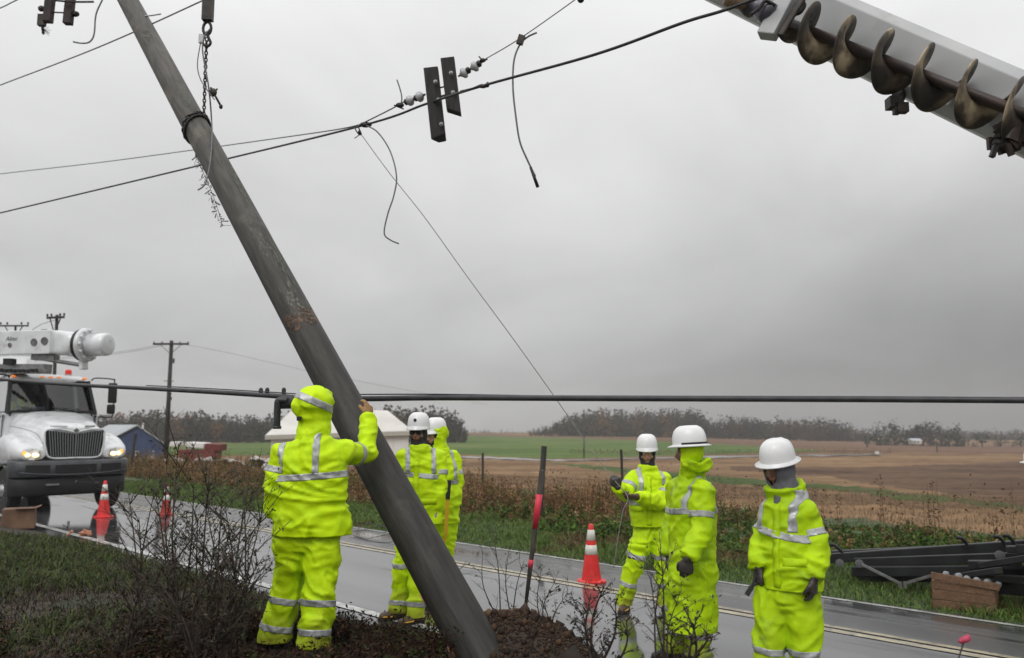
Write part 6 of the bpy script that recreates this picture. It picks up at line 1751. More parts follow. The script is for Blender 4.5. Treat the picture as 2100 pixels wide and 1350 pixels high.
for k in range(60):
    x_ = random.choice((random.uniform(272, 365), random.uniform(400, 470), random.uniform(462, 545)))
    q_ = W3(x_, random.uniform(944, 958), 60); hp.append(box_vf(q_, (random.uniform(.3, 1.1), .5, random.uniform(.15, .45)), Matrix.Rotation(random.uniform(-.5, .5), 3, 'Y')))
put('wrapped_bales_debris', join_mesh(hp), m_whitew, kind='stuff', label='scattered white wrapped debris beyond the brown weeds', cat='debris')
# large pale building
D = 105
hall = thing('white_hall', 'large pale hall with a low hipped roof behind the men at the pole', 'building', W3(690, 955, D))
wl, wr_, el_, er_ = W3(556, 955, D), W3(838, 950, D), W3(556, 893, D), W3(838, 884, D)
dp = Vector((-4, 22, 0)); lo = V3((0, 0, 4))
V = [wl - lo, wr_ - lo, er_, el_]; V += [v + dp for v in V]
me = join_mesh([(V, [(0, 1, 2, 3), (7, 6, 5, 4), (0, 3, 7, 4), (1, 5, 6, 2)])]); fix_normals(me); put('wall', me, m_whitew, hall)
r0, r1 = W3(600, 840, D + 11), W3(795, 842, D + 11)
r0 = r0 + V3((0, 0, 0)); o_ = V3((.6, 0, 0))
A1, A2, A3, A4 = el_ - o_ + V3((0, -.5, 0)), er_ + o_ + V3((0, -.5, 0)), er_ + dp + o_, el_ + dp - o_
me = join_mesh([([A1, A2, A3, A4, r0, r1], [(0, 1, 5, 4), (1, 2, 5), (2, 3, 4, 5), (3, 0, 4), (3, 2, 1, 0)])]); fix_normals(me); put('roof', me, m_cream, hall)
put('fascia', join_mesh([beam_vf(A1 + V3((0, -.05, -.25)), A2 + V3((0, -.05, -.25)), .1, .55)]), mat('beige_fascia', (.38, .37, .31), .6), hall)
for k in range(1, 9):
    a_ = wl.lerp(wr_, k/9); b_ = el_.lerp(er_, k/9)
    put('wall_seam', join_mesh([beam_vf(a_ + V3((0, -.02, 0)), b_ + V3((0, -.02, -.6)), .06, .05, (0, 1, 0))]), m_cream, hall)
# farmhouse in the right-hand clump, plain box for an unidentified white speck by the lane
D = 330
hs_ = thing('farmhouse', 'tiny white farmhouse among the right-hand tree clump', 'house', W3(1875, 908, D))
put('wall', join_mesh([beam_vf(W3(1868, 907, D), W3(1884, 907.4, D), 4, 1.1)]), m_cream, hs_)
a_, b_ = W3(1866, 903.8, D), W3(1886, 904.2, D)
me = join_mesh([([a_ + V3((-.3, -2.2, 0)), b_ + V3((.3, -2.2, 0)), b_ + V3((.3, 2.2, 0)), a_ + V3((-.3, 2.2, 0)), a_ + V3((0, 0, .9)), b_ + V3((0, 0, .9))], [(0, 1, 5, 4), (2, 3, 4, 5), (0, 4, 3), (1, 2, 5)])])
fix_normals(me); put('roof', me, m_roofg, hs_)
for k in (.25, .6): put('window', join_mesh([box_vf(W3(1866, 907, D).lerp(W3(1886, 907.5, D), k) + V3((0, -2.02, 0)), (.6, .06, .6))]), m_int, hs_)
g = G(1799, 934) + V3((0, 0, .15))
far_box = thing('roadside_object', 'tiny white box at the end of the pale farm lane far off between the fields', 'white_object', g)
put('object_body', bevel_mesh(join_mesh([box_vf(g + V3((0, 0, .35)), (.6, .5, .45))]), .04, 2), m_tw, far_box)
put('lid', bevel_mesh(join_mesh([box_vf(g + V3((0, 0, .60)), (.66, .56, .06))]), .03, 1), m_roofg, far_box)
# ================================================================ VEGETATION
rng = np.random.default_rng(11)
def leafmass(n, centres, spread, size, up=.0):
    """n small quads scattered round centres (m,3); returns verts, faces"""
    pass
# ---- far woods: bare crowns of twig-clump faces on trunks
m_bark = mat('far_bark', (.045, .038, .034), .9)
def tint_mat(nm, rough=.9, spec=.1, transl=False):
    return mat(nm, (1, 1, 1), rough, attr='tint', spec=spec)
m_twig = tint_mat('bare_twigs'); m_leaf = tint_mat('autumn_foliage')
def tree_arrays(x, y, z, h, w, col, n, seed, trunk=True, base=.12, fat=1.0):
    r = np.random.default_rng(seed)
    # clumps along upward-fanning limbs make an uneven outline
    nl = 9; V = []; Fq = []; C = []
    limbs = r.normal(size=(nl, 3)); limbs[:, 2] = limbs[:, 2] * .8 + .45
    limbs /= np.linalg.norm(limbs, axis=1)[:, None]
    k = r.integers(0, nl, n); t = r.random(n) ** .55
    org = np.array([0, 0, base + .22]); 
    p = org + limbs[k] * t[:, None] * np.array([.52, .52, .78]) + r.normal(size=(n, 3)) * .065 * (0.5 + t)[:, None]
    p[:, 2] = np.clip(p[:, 2], base * .6, 1.02)
    p = p * np.array([w, w, h]); s = r.uniform(.3, 1.0, n) ** 1.3 * .052 * h
    a = r.normal(size=(n, 3)); a /= np.linalg.norm(a, axis=1)[:, None]
    b = np.cross(a, r.normal(size=(n, 3))); b /= np.linalg.norm(b, axis=1)[:, None]
    q = np.stack([p - a * s[:, None] * 1.2, p - b * s[:, None] * fat, p + a * s[:, None] * 1.2, p + b * s[:, None] * fat], 1) + np.array([x, y, z])
    c = np.array(col)[None] * r.uniform(.6, 1.35, (n, 1)) * (1 + r.normal(size=(n, 3)) * .05)
    return q, np.repeat(c[:, None], 4, 1)
def mass(nm, trees, mt, trunkr=.16, **kw):
    Q = []; C = []
    for (x, y, z, h, w, col, n, seed, base) in trees:
        q, c = tree_arrays(x, y, z, h, w, col, n, seed, base=base); Q.append(q); C.append(c)
        tr = []
        v, f = tube_vf([(x, y, z - .8), (x + .1, y, z + h * .75)], [trunkr * h / 12 * 1.2, .05], 4, False)
        v = np.array([tuple(a) for a in v]); Q.append(v[np.array(f)]); C.append(np.tile(np.array([.035, .030, .027]), (len(f), 4, 1)))
    Q = np.concatenate(Q); C = np.concatenate(C)
    me = npmesh(nm, Q.reshape(-1, 3), np.arange(len(Q) * 4).reshape(-1, 4), np.clip(C.reshape(-1, 3), .004, 1))
    return me
def ptree(px, py_base, py_top, D, wfac, col, n, seed, base=.05):
    b_ = P(px, py_base, D); t_ = P(px, py_top, D); h = t_.z - b_.z
    z = float(hgt(b_.x, b_.y, False)); z = min(z, b_.z)
    return (b_.x, b_.y, z, t_.z - z, h * wfac, col, n, seed, base)
GREY = (.040, .034, .030); BRN = (.056, .038, .027); OLV = (.042, .042, .024); EVG = (.022, .034, .018); ORG = (.14, .075, .035)
TOP = [(-200, 845), (220, 850), (300, 842), (370, 843), (420, 846), (480, 850), (520, 853), (560, 846), (600, 842), (700, 846), (745, 842), (800, 836), (840, 832), (890, 834), (925, 842), (945, 862), (960, 884)]
TOP2 = [(1085, 884), (1120, 870), (1150, 856), (1180, 844), (1240, 838), (1300, 842), (1360, 838), (1430, 838), (1450, 856), (1475, 858), (1520, 853), (1580, 858), (1640, 858), (1690, 858), (1730, 864), (1760, 876), (1790, 890)]
def fill(nm, TOPS, x0, x1, D0, base_fn, rows=4, step=13, label='', n=300, seed0=0):
    xs = [a for a, _ in TOPS]; ys = [b_ for _, b_ in TOPS]; T = []
    for r_ in range(rows):
        x = x0 + random.uniform(0, step)
        while x < x1:
            D = D0 + r_ * 14 + random.uniform(-5, 5)
            top = np.interp(x, xs, ys) + random.gauss(1.5, 3.2) + (rows - 1 - r_) * 2.5 * random.random()
            bs = base_fn(x)
            if top < bs - 3:
                col = random.choice((GREY, GREY, GREY, BRN, OLV)) if random.random() > .06 else ORG
                T.append(ptree(x, bs, top, D, random.uniform(.62, .9), col, n, seed0 + len(T), -.02))
            x += step * random.uniform(.6, 1.4)
        # undergrowth row
    for k in range(int((x1 - x0) / 5)):
        x = x0 + k * 5 + random.uniform(-3, 3); bs = base_fn(x); top = np.interp(x, xs, ys)
        if top < bs - 6:
            T.append(ptree(x, bs + 1, bs - random.uniform(.40, .85) * (bs - top), D0 - 6 + random.uniform(0, 30), random.uniform(.9, 1.3), random.choice((GREY, BRN)), 110, seed0 + 5000 + k, -.02))
    me = mass(nm, T, m_twig)
    put(nm, me, m_twig, world=False, kind='stuff', label=label, cat='wood')
random.seed(21)
fill('distant_woods', TOP, -260, 962, 270, lambda x: float(np.interp(x, [-200, 500, 960], [907, 904, 892])), 4, 15, 'bare grey-brown wood across the fields on the left')
fill('distant_woods', TOP2, 1085, 1795, 400, lambda x: float(np.interp(x, [1085, 1400, 1795], [889, 897, 909])), 4, 13, 'long bare wood on the ridge in the middle of the skyline', seed0=9000)
TOP3 = [(940, 880), (1090, 880), (1100, 886)]
fill('distant_woods', [(945, 882), (985, 878), (1010, 882), (1050, 880), (1090, 884)], 945, 1095, 520, lambda x: 891, 2, 9, 'low hazy tree belt in the dip of the skyline', 90, seed0=15000)
fill('distant_woods', [(1760, 884), (1990, 880), (2050, 883), (2500, 888)], 1760, 2600, 520, lambda x: float(np.interp(x, [1760, 2600], [905, 914])), 4, 7, 'faint far wood behind the right-hand tree clump', 200, seed0=17000)
# trees one can tell apart: the farm clump on the right and single ones
k = 0
for (px, top, w_, col, nm_, lb) in (
    (1798, 868, 1.25, EVG, 'evergreen_tree', 'first dark tree of the farm clump, at its left end'),
    (1818, 866, 1.25, EVG, 'evergreen_tree', 'dark tree second from the left end of the farm clump'),
    (1838, 862, 1.25, EVG, 'evergreen_tree', 'dark round tree left of the tallest one in the farm clump'),
    (1855, 856, 1.25, OLV, 'deciduous_tree', 'tallest olive tree of the farm clump, above the farmhouse'),
    (1876, 864, 1.25, EVG, 'evergreen_tree', 'dark tree behind the tiny farmhouse'),
    (1893, 866, 1.25, GREY, 'deciduous_tree', 'greyish tree just right of the farmhouse'),
    (1910, 860, 1.25, OLV, 'deciduous_tree', 'yellowish green tree in the middle right of the farm clump'),
    (1930, 867, 1.25, OLV, 'deciduous_tree', 'olive tree between the yellowish and the last tall tree'),
    (1945, 864, 1.25, GREY, 'deciduous_tree', 'last tall greyish tree of the farm clump'),
    (1963, 869, 1.25, EVG, 'evergreen_tree', 'dark tree near the right end of the farm clump'),
    (1978, 874, 1.25, EVG, 'evergreen_tree', 'small dark tree at the right end of the farm clump'),
    (2014, 884, 1.25, EVG, 'evergreen_tree', 'small lone dark tree just beyond the farm clump'),
    (2052, 888, 1.25, EVG, 'evergreen_tree', 'second small lone dark tree beyond the farm clump'),
    (2094, 888, 1.25, EVG, 'evergreen_tree', 'dark tree cut by the right edge of the photo')):
    D = 335 + (k * 37 % 14); T = ptree(px, np.interp(px, [1790, 2100], [908, 914]), top, D, w_, col, 420, 700 + k, -.02)
    x, y, z, h, w, c_, n_, sd_, bs_ = T
    t = thing(nm_, lb, 'tree', (x, y, z), 'trees of the farm clump')
    q, cc_ = tree_arrays(x, y, z, h, w, c_, n_, sd_, base=-.02)
    put('crown', npmesh('crown', q.reshape(-1, 3), np.arange(len(q)*4).reshape(-1, 4), np.clip(cc_.reshape(-1, 3), .004, 1)), m_leaf, t)
    put('trunk', join_mesh([tube_vf([(x, y, z - .5), (x, y, z + h*.7)], [.3, .08], 6)]), m_bark, t, smooth=True)
    k += 1
# hedge along the farm ditch
T = []
for x in np.arange(1170, 1830, 5):
    b_ = G(x, 934 - 2.5 * abs(x - 1500) / 330); T.append((b_.x, b_.y, b_.z, random.uniform(.8, 1.5), random.uniform(2.2, 3.2), random.choice(((.045, .045, .025), (.055, .042, .03))), 40, int(x) + 1, -.1))
put('ditch_hedge', mass('ditch_hedge', T, m_twig, .02), m_twig, world=False, kind='stuff', label='low dark scrub along the ditch beside the farm lane', cat='scrub')

# ---- grass blades
m_blade = mat('grass_blade', (1, 1, 1), .6, attr='tint', spec=.25)
m_weed = mat('dry_weed', (1, 1, 1), .8, attr='tint', spec=.1)
def blades(X, Y, hgt_, wid, lean, col, seed=0, zoff=0):
    """one curved two-quad blade per point"""
    r = np.random.default_rng(seed); n = len(X)
    Z = hgt(X, Y) - .01 + zoff
    a = r.random(n) * 6.283; la = r.random(n) * 6.283; ln = lean * r.random(n)
    dx, dy = np.cos(a) * wid / 2, np.sin(a) * wid / 2
    bx_, by_ = np.cos(la) * ln * hgt_, np.sin(la) * ln * hgt_
    o = np.zeros(n)
    b_ = np.stack([X, Y, Z], 1); w = np.stack([dx, dy, o], 1)
    m_ = b_ + np.stack([bx_ * .35, by_ * .35, hgt_ * .6], 1); t_ = b_ + np.stack([bx_, by_, hgt_ * (1 - .25 * ln)], 1)
    V = np.stack([b_ - w, b_ + w, m_ + w * .8, m_ - w * .8, t_ + w * .15, t_ - w * .15], 1).reshape(-1, 3)
    i = np.arange(n) * 6
    Q = np.concatenate([np.stack([i, i+1, i+2, i+3], 1), np.stack([i+3, i+2, i+4, i+5], 1)])
    C = np.repeat(col, 6, 0)
    return V, Q, C
def pal(n, cols, wts, seed, var=.25):
    r = np.random.default_rng(seed); c = np.array(cols)[r.choice(len(cols), n, p=np.array(wts) / sum(wts))]
    return c * r.uniform(1 - var, 1 + var, (n, 1))
# near verge: green on the left, dying to brown towards the heap
n = 210000; r = np.random.default_rng(3)
Yc = 3.6 + 9.5 * r.random(n) ** 1.15; Xc = (r.random(n) * 1.5 - .75) * Yc
t = Xc * NX + Yc * NY
patchn = fbm(Xc * .9, Yc * .9, 5, 4)
green = sstep(-.30 * Xc - .55 + patchn * 1.5, 0, .9)
keep = (t < 4.80 + .12 * vnoise(Xc * 3, Yc * 3)) & (r.random(n) < .55 + .45 * green)
dM = np.hypot((Xc - M1.x) / 1.25, (Yc - M1.y) / .75); keep &= (dM > 1) | (r.random(n) < .05)
keep &= ~((Xc > .3) & (t > 3.9))
Xc, Yc, green = Xc[keep], Yc[keep], green[keep]; n = len(Xc)
colg = pal(n, [(.038, .060, .010), (.064, .094, .014), (.024, .038, .010), (.095, .10, .025), (.055, .038, .018)], [4, 3, 4, 1.0, 2.2], 4)
colb = pal(n, [(.035, .022, .012), (.07, .045, .025), (.02, .012, .009), (.03, .035, .012)], [4, 2, 4, 2], 5)
pick = (r.random(n) < green * .95)[:, None]
V, Q, C = blades(Xc, Yc, r.uniform(.035, .125, n) * (.6 + .6 * green), .007 + .006 * r.random(n), 1.7, np.where(pick, colg, colb), 6)
put('verge_grass', npmesh('g', V, Q, C), m_blade, world=False, kind='stuff', label='wet green and brown grass on the near verge', cat='grass')
# clods, leaf litter on the heap and trampled soil
n = 60000; r = np.random.default_rng(8)
Xc = M1.x - .35 + r.normal(size=n) * 1.35; Yc = M1.y + r.normal(size=n) * .6; t = Xc * NX + Yc * NY; k_ = ((t < 4.95) | ((t < 5.3 + .35 * vnoise(Xc * 3, Yc * 3)) & (Xc > -2.0) & (Xc < -.2) & (np.random.default_rng(5).random(len(Xc)) < .5))) & (Yc > 3.5); Xc, Yc = Xc[k_], Yc[k_]; n = len(Xc)
Zc = hgt(Xc, Yc)
s = r.uniform(.004, .014, n) * np.where(r.random(n) < .03, 3.0, 1) * np.where(r.random(n) < .004, 5.0, 1)
a = r.normal(size=(n, 3)); a /= np.linalg.norm(a, axis=1)[:, None]; b = np.cross(a, r.normal(size=(n, 3))); b /= np.linalg.norm(b, axis=1)[:, None]; c3 = np.cross(a, b)
p = np.stack([Xc, Yc, Zc + s * .3], 1)
oct_ = np.stack([p + a*s[:, None], p - a*s[:, None]*.9, p + b*s[:, None]*.8, p - b*s[:, None], p + c3*s[:, None]*.7, p - c3*s[:, None]*.8], 1).reshape(-1, 3)
i = np.arange(n)[:, None, None] * 6
tri = np.array([[0, 2, 4], [2, 1, 4], [1, 3, 4], [3, 0, 4], [2, 0, 5], [1, 2, 5], [3, 1, 5], [0, 3, 5]])
put('soil_clods', npmesh('c', oct_, (i + tri[None]).reshape(-1, 3), np.repeat(pal(n, [(.034, .019, .011), (.020, .011, .007), (.060, .030, .015), (.10, .06, .03)], [5, 4, 2.5, .8], 9), 6, 0)), mat('soil_clod', (1, 1, 1), .8, attr='tint', spec=.3), world=False, kind='stuff', label='loose wet clods of soil round the foot of the pole', cat='soil')
# far verge grass and weeds
def band_pts(n, s0, s1, t0, t1, seed):
    r = np.random.default_rng(seed); u = r.random(n); s_ = s0 + (s1 - s0) * u ** 1.5; t_ = t0 + (t1 - t0) * r.random(n)
    X, Y = ST(s_, t_); return X, Y, s_, t_, r
X, Y, s_, t_, r = band_pts(150000, -9, 34, 10.38, 15.2, 12)
pn = fbm(X * .5, Y * .5, 3, 3)
col = pal(len(X), [(.070, .125, .018), (.105, .16, .028), (.045, .075, .014), (.15, .15, .045)], [4, 3, 3, 1], 13)
brown = pal(len(X), [(.13, .08, .035), (.09, .05, .025)], [1, 1], 14)
col = np.where((r.random(len(X)) < sstep(pn, .18, .5) * .8)[:, None], brown, col)
ed = sstep(t_, 10.3, 11.2)
V, Q, C = blades(X, Y, r.uniform(.05, .16, len(X)) * (.45 + .75 * ed) * (.7 + .6 * (pn > .05)), .012, 1.5, col, 15)
put('far_verge_grass', npmesh('g', V, Q, C), m_blade, world=False, kind='stuff', label='green grass on the far verge', cat='grass')
# cut straw still standing in the near part of the field
X, Y, s_, t_, r = band_pts(70000, -14, 45, 19.5, 44, 61)
V, Q, C = blades(X, Y, r.uniform(.05, .20, len(X)), .014, .8, pal(len(X), [(.20, .135, .085), (.155, .10, .062), (.12, .078, .045), (.09, .09, .035)], [3, 3, 2, .7], 62), 63)
put('field_stubble', npmesh('s', V, Q, C), m_blade, world=False, kind='stuff', label='dry standing stubble at the near edge of the field', cat='stubble')
# weeds: leafy stems
def weeds(X, Y, H, col, lc, nleaf, lsz, seed, stemw=.010, droop=.3):
    r = np.random.default_rng(seed); n = len(X); Z = hgt(X, Y)
    la = r.random(n) * 6.283; ln = r.random(n) * droop
    tip = np.stack([np.cos(la) * ln * H, np.sin(la) * ln * H, H], 1); base = np.stack([X, Y, Z - .02], 1)
    w = np.stack([np.cos(la + 1.57), np.sin(la + 1.57), np.zeros(n)], 1) * stemw
    V = np.stack([base - w, base + w, base + tip * .55 + w * .7, base + tip * .55 - w * .7, base + tip + w * .3, base + tip - w * .3], 1).reshape(-1, 3)
    i = np.arange(n) * 6
    Q = [np.stack([i, i+1, i+2, i+3], 1), np.stack([i+3, i+2, i+4, i+5], 1)]; C = [np.repeat(col, 6, 0)]; Vs = [V]; off = len(V)
    f = r.uniform(.15, 1.0, (n, nleaf)); p = base[:, None] + tip[:, None] * f[..., None] + r.normal(size=(n, nleaf, 3)) * .06 * H[:, None, None] ** .5
    p = p.reshape(-1, 3); m_ = len(p); s = r.uniform(.5, 1.3, m_)[:, None] * lsz
    a = r.normal(size=(m_, 3)); a[:, 2] *= .7; a /= np.linalg.norm(a, axis=1)[:, None]; b = np.cross(a, r.normal(size=(m_, 3))); b /= np.linalg.norm(b, axis=1)[:, None]
    Vs.append(np.stack([p - a*s, p - b*s*.4, p + a*s, p + b*s*.4], 1).reshape(-1, 3)); Q.append(np.arange(m_ * 4).reshape(-1, 4) + off)
    C.append(np.repeat(np.repeat(lc, nleaf, 0) * r.uniform(.7, 1.3, (m_, 1)), 4, 0))
    return np.concatenate(Vs), np.concatenate(Q), np.concatenate(C)
RB = [(.20, .105, .050), (.13, .068, .034), (.30, .20, .11), (.09, .050, .028)]
GW = [(.060, .11, .020), (.038, .065, .016), (.11, .14, .035)]
# brown dock and goldenrod band behind the grass
X, Y, s_, t_, r = band_pts(17000, -4, 60, 14.2, 20.5, 21)
dens = fbm(s_ * .35, t_ * .5, 2, 3)
right = 1 - sstep(s_, 9.0, 13.5)            # right of the taped stake it turns low and green
H = (r.uniform(.25, .80, len(X)) * (1 - .74 * right)) * np.clip(1 + 1.1 * dens, .3, 1.7) * (.50 + .5 * sstep(t_, 14, 16.5))
isg = (r.random(len(X)) < .18 + .62 * right * (dens > -.45))[:, None]
isg = isg | ((r.random(len(X)) < .35 * sstep(fbm(s_ * .25, t_ * .3, 8, 3), -.1, .4))[:, None])
lc = np.where(isg, pal(len(X), GW, [3, 3, 1], 22), pal(len(X), RB, [4, 3, 2, 2], 23))
V, Q, C = weeds(X, Y, H, pal(len(X), RB, [1, 2, 1, 2], 24), lc, 19, .036, 25, .009)
put('brown_weeds', npmesh('w', V, Q, C), m_weed, world=False, kind='stuff', label='tall brown dead weeds between the far verge and the field', cat='weeds')
# green creeping weeds on the verge edge
X, Y, s_, t_, r = band_pts(9000, -10, 16, 12.6, 16.5, 31)
cl = fbm(X * .8, Y * .8, 9, 3); k_ = cl > .0; X, Y = X[k_], Y[k_]; r = np.random.default_rng(32)
V, Q, C = weeds(X, Y, r.uniform(.12, .38, len(X)), pal(len(X), GW, [1, 1, 1], 33), pal(len(X), GW + [(.10, .065, .03)], [4, 4, 1, 1], 34), 14, .05, 35, .006, .8)
put('creeping_weeds', npmesh('w', V, Q, C), m_weed, world=False, kind='stuff', label='dark green creeping weeds in clumps on the far verge', cat='weeds')
# taller scattered stalks
X, Y, s_, t_, r = band_pts(150, 2, 30, 15, 21, 41)
V, Q, C = weeds(X, Y, r.uniform(.8, 1.35, len(X)), pal(len(X), RB, [1, 2, 1, 3], 42), pal(len(X), [(.06, .03, .018), (.10, .05, .03)], [1, 1], 43), 16, .04, 44, .007, .15)
put('weed_stalks', npmesh('w', V, Q, C), m_weed, world=False, kind='stuff', label='sparse dark seed stalks standing above the brown weeds', cat='weeds')

# ---- foreground shrubs: real branching stems
m_stem = mat('dark_wet_stem', (.020, .014, .011), .6, (.055, .038, .028), 14, 3)
m_bleaf = mat('shrub_leaf', (1, 1, 1), .55, attr='tint', spec=.3)
def shrub(base, tips, label, seed, twigs=10, leafc=((.03, .045, .012), (.05, .03, .015)), leaves=160, lsz=.013, r0=.010, nm='bare_shrub', sub=5):
    r = random.Random(seed); o = thing(nm, label, 'shrub', base)
    LP = []
    for tip in tips:
        tb = []
        b_ = Vector(base) + V3((r.uniform(-.07, .07), r.uniform(-.05, .05), -.04)); tip = Vector(tip)
        mid = b_.lerp(tip, .5) + V3((r.uniform(-.06, .06), r.uniform(-.05, .05), r.uniform(0, .05)))
        path = smooth_path([b_, mid, tip], 7); n_ = len(path)
        tb.append(tube_vf(path, [r0 * (1 - .75 * i / (n_ - 1)) for i in range(n_)], 6)); L_ = (tip - b_).length
        for k in range(twigs):
            i = r.randrange(2, n_ - 1); p = path[i]; d = (path[min(i+1, n_-1)] - path[i-1]).normalized()
            sd_ = V3((r.gauss(0, 1), r.gauss(0, .8), r.gauss(0, .3))).normalized(); dd = (d * .75 + sd_ * .75).normalized(); ln = L_ * r.uniform(.12, .36)
            q = p + dd * ln; q2 = p.lerp(q, .5) + V3((r.gauss(0, .01), r.gauss(0, .01), .02 * ln))
            tb.append(tube_vf([p, q2, q], [r0 * .38, r0 * .28, r0 * .15], 4)); LP += [p.lerp(q, r.random()) for _ in range(3)] + [q]
            for m_ in range(sub):
                p3 = p.lerp(q, r.uniform(.3, .95)); d3 = (dd + V3((r.gauss(0, .7), r.gauss(0, .6), r.gauss(.1, .5)))).normalized()
                q3 = p3 + d3 * ln * r.uniform(.2, .5); tb.append(tube_vf([p3, q3], [r0 * .2, r0 * .1], 3)); LP += [q3, p3.lerp(q3, .5)]
        put('stem', join_mesh(tb), m_stem, o, smooth=True)
    if leaves:
        rr = np.random.default_rng(seed); idx = rr.integers(0, len(LP), leaves)
        p = np.array([tuple(LP[i]) for i in idx]) + rr.normal(size=(leaves, 3)) * .012
        s = rr.uniform(.5, 1.3, leaves)[:, None] * lsz; a = rr.normal(size=(leaves, 3)); a /= np.linalg.norm(a, axis=1)[:, None]
        b = np.cross(a, rr.normal(size=(leaves, 3))); b /= np.linalg.norm(b, axis=1)[:, None]; c = np.cross(a, b)
        V = np.stack([p - a*s, p - b*s*.42, p + c*s*.12, p + b*s*.42, p + a*s], 1).reshape(-1, 3); i = np.arange(leaves) * 5
        Q = np.concatenate([np.stack([i, i+1, i+2], 1), np.stack([i, i+2, i+3], 1), np.stack([i+1, i+4, i+2], 1), np.stack([i+2, i+4, i+3], 1)])
        put('leaves', npmesh('l', V, Q, np.repeat(pal(leaves, leafc, [1] * len(leafc), seed), 5, 0)), m_bleaf, o, world=True, kind='stuff')
    return o
def PX(*l): return [P(*a) for a in l]
DG_ = ((.022, .036, .010), (.035, .045, .014), (.04, .024, .012))
shrub(P(300, 1345, 6.0), PX((262, 1000, 6.2), (285, 1060, 6.0), (240, 1090, 5.9), (316, 1010, 5.9)), 'bare dark shrub at the left of the foreground thicket, thin tips over the road', 1, 12, leaves=320)
shrub(P(360, 1350, 5.7), PX((342, 935, 5.8), (366, 910, 5.7), (318, 1000, 5.7), (398, 985, 5.6), (350, 1090, 5.5)), 'tallest bare shrub of the foreground thicket, in front of the dull cone', 2, 13, DG_, 700)
shrub(P(420, 1345, 5.5), PX((432, 940, 5.6), (455, 1010, 5.5), (405, 1060, 5.4), (440, 1100, 5.4)), 'dark leafy shrub in the middle of the foreground thicket', 3, 14, DG_, 900, lsz=.013)
shrub(P(480, 1350, 5.8), PX((520, 930, 6.0), (500, 1000, 5.9), (536, 1060, 5.8), (462, 1040, 5.7)), 'bare forked shrub of the foreground thicket, left of the hooded worker', 4, 11, DG_, 420)
shrub(P(450, 1348, 5.3), PX((420, 1030, 5.4), (470, 1085, 5.3), (500, 1120, 5.3), (440, 1150, 5.2), (530, 1150, 5.3)), 'dense brown shrub low in the right half of the foreground thicket', 15, 14, ((.04, .026, .014), (.03, .040, .012), (.055, .035, .018)), 900)
shrub(P(395, 1350, 5.2), PX((300, 1190, 5.2), (350, 1150, 5.1), (430, 1170, 5.1), (480, 1200, 5.2), (520, 1230, 5.2)), 'low tangled brown shrub at the bottom of the foreground thicket', 5, 12, ((.04, .022, .014), (.025, .016, .01), (.03, .035, .012)), 500, sub=5)
shrub(P(250, 1350, 5.4), PX((180, 1240, 5.4), (240, 1200, 5.3), (300, 1180, 5.3)), 'low brown twiggy shrub beside the green grass', 6, 12, ((.04, .022, .014), (.03, .035, .012)), 300, sub=5)
shrub(P(1033, 1262, 6.9), PX((1010, 1085, 7.0), (1045, 1120, 6.9), (990, 1130, 6.9), (1075, 1150, 6.8)), 'thin bare sapling rising from the spoil heap left of the pink stake', 7, 6, DG_, 30, r0=.006)
shrub(P(1130, 1300, 6.3), PX((1110, 1170, 6.3), (1140, 1190, 6.3), (1165, 1215, 6.2), (1100, 1215, 6.2)), 'dark twiggy shrub on the spoil heap right of the pink stake', 8, 9, DG_, 150, r0=.006)
shrub(P(1225, 1372, 4.9), PX((1212, 1215, 4.9), (1240, 1200, 4.9), (1262, 1235, 4.8), (1195, 1255, 4.9), (1284, 1270, 4.8)), 'dark leafy shrub at the bottom below the standing cone', 9, 9, ((.018, .018, .018), (.028, .022, .016)), 420, lsz=.013)
shrub(P(1355, 1385, 4.6), PX((1352, 1090, 4.7), (1368, 1150, 4.6), (1335, 1180, 4.6), (1390, 1230, 4.6)), 'tall leafy stem in front of the worker in the long raincoat', 10, 8, ((.028, .040, .012), (.045, .05, .015), (.03, .016, .01)), 130, lsz=.013, r0=.0065)
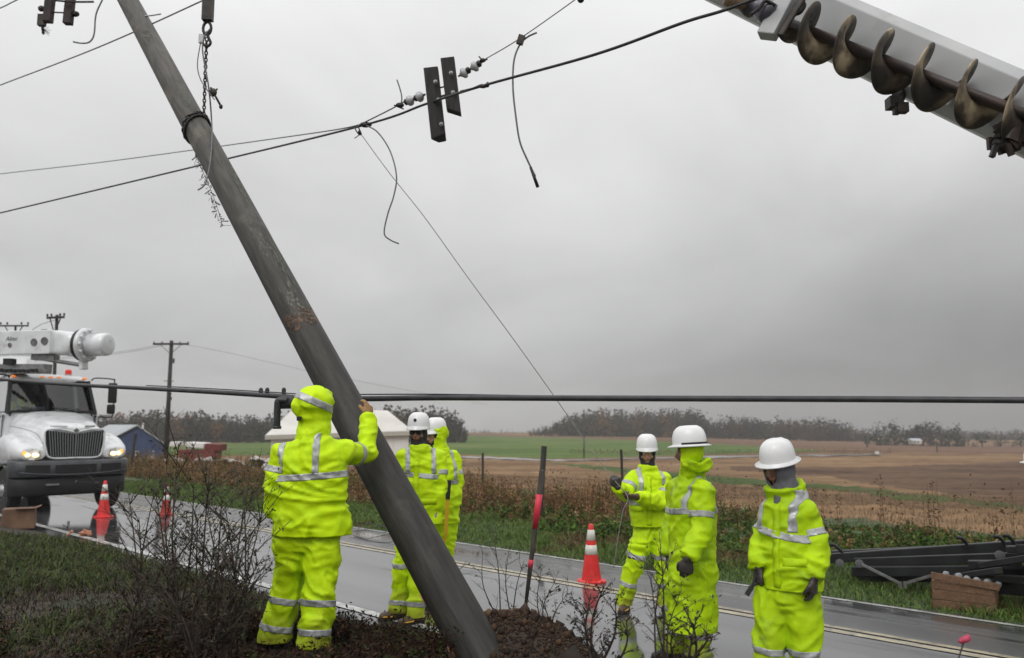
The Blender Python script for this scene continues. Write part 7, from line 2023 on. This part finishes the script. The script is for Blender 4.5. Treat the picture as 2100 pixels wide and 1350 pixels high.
shrub(P(1420, 1390, 4.7), PX((1400, 1240, 4.7), (1430, 1260, 4.7), (1460, 1300, 4.6), (1380, 1290, 4.6)), 'reddish brown twigs at the feet of the worker in the long raincoat', 11, 9, ((.05, .028, .018), (.06, .04, .02)), 160)
shrub(P(880, 1262, 6.6), PX((870, 1240, 6.6), (905, 1215, 6.6), (935, 1190, 6.7), (960, 1150, 6.7)), 'thin twigs right of the leaning pole foot', 12, 4, DG_, 10, r0=.004)
# undergrowth litter low in the foreground
n = 13000; r = np.random.default_rng(51)
Yc = 4.2 + 2.6 * r.random(n); Xc = -4.4 + 4.0 * r.random(n) + .0 * Yc; t = Xc * NX + Yc * NY; k_ = (t < 4.3) & (fbm(Xc * 1.3, Yc * 1.3, 4, 3) > -.05 - .45 * sstep(Xc, -3.4, -1.8)); Xc, Yc = Xc[k_], Yc[k_]
k_ = ((np.hypot((Xc - J1['ana'].x - .12) / .55, (Yc - J1['ana'].y + .25) / .5) > 1)); Xc, Yc = Xc[k_], Yc[k_]
r = np.random.default_rng(52)
V, Q, C = weeds(Xc, Yc, r.uniform(.05, .26, len(Xc)), pal(len(Xc), [(.02, .012, .009), (.05, .03, .02)], [2, 1], 53), pal(len(Xc), [(.035, .018, .012), (.02, .012, .009), (.03, .038, .012), (.07, .04, .02)], [3, 3, 2, .7], 54), 10, .020, 55, .003, .7)
put('undergrowth', npmesh('u', V, Q, C), m_weed, world=False, kind='stuff', label='dark tangled undergrowth at the near verge', cat='undergrowth')
# ================================================================ HAZE
V, Fc = box_vf((0, 150, 5), (1500, 1500, 40))
hm = join_mesh([(V, Fc)]); fix_normals(hm)
m_haze = bpy.data.materials.new('haze'); m_haze.use_nodes = True
nt = m_haze.node_tree; nt.nodes.clear()
o_ = nt.nodes.new('ShaderNodeOutputMaterial'); pv = nt.nodes.new('ShaderNodeVolumePrincipled')
pv.inputs['Color'].default_value = (.93, .94, .96, 1); pv.inputs['Density'].default_value = .00042; pv.inputs['Anisotropy'].default_value = .2
nt.links.new(pv.outputs[0], o_.inputs['Volume'])
put('haze', hm, m_haze, world=False, kind='stuff', label='thin rainy haze over the fields', cat='haze')
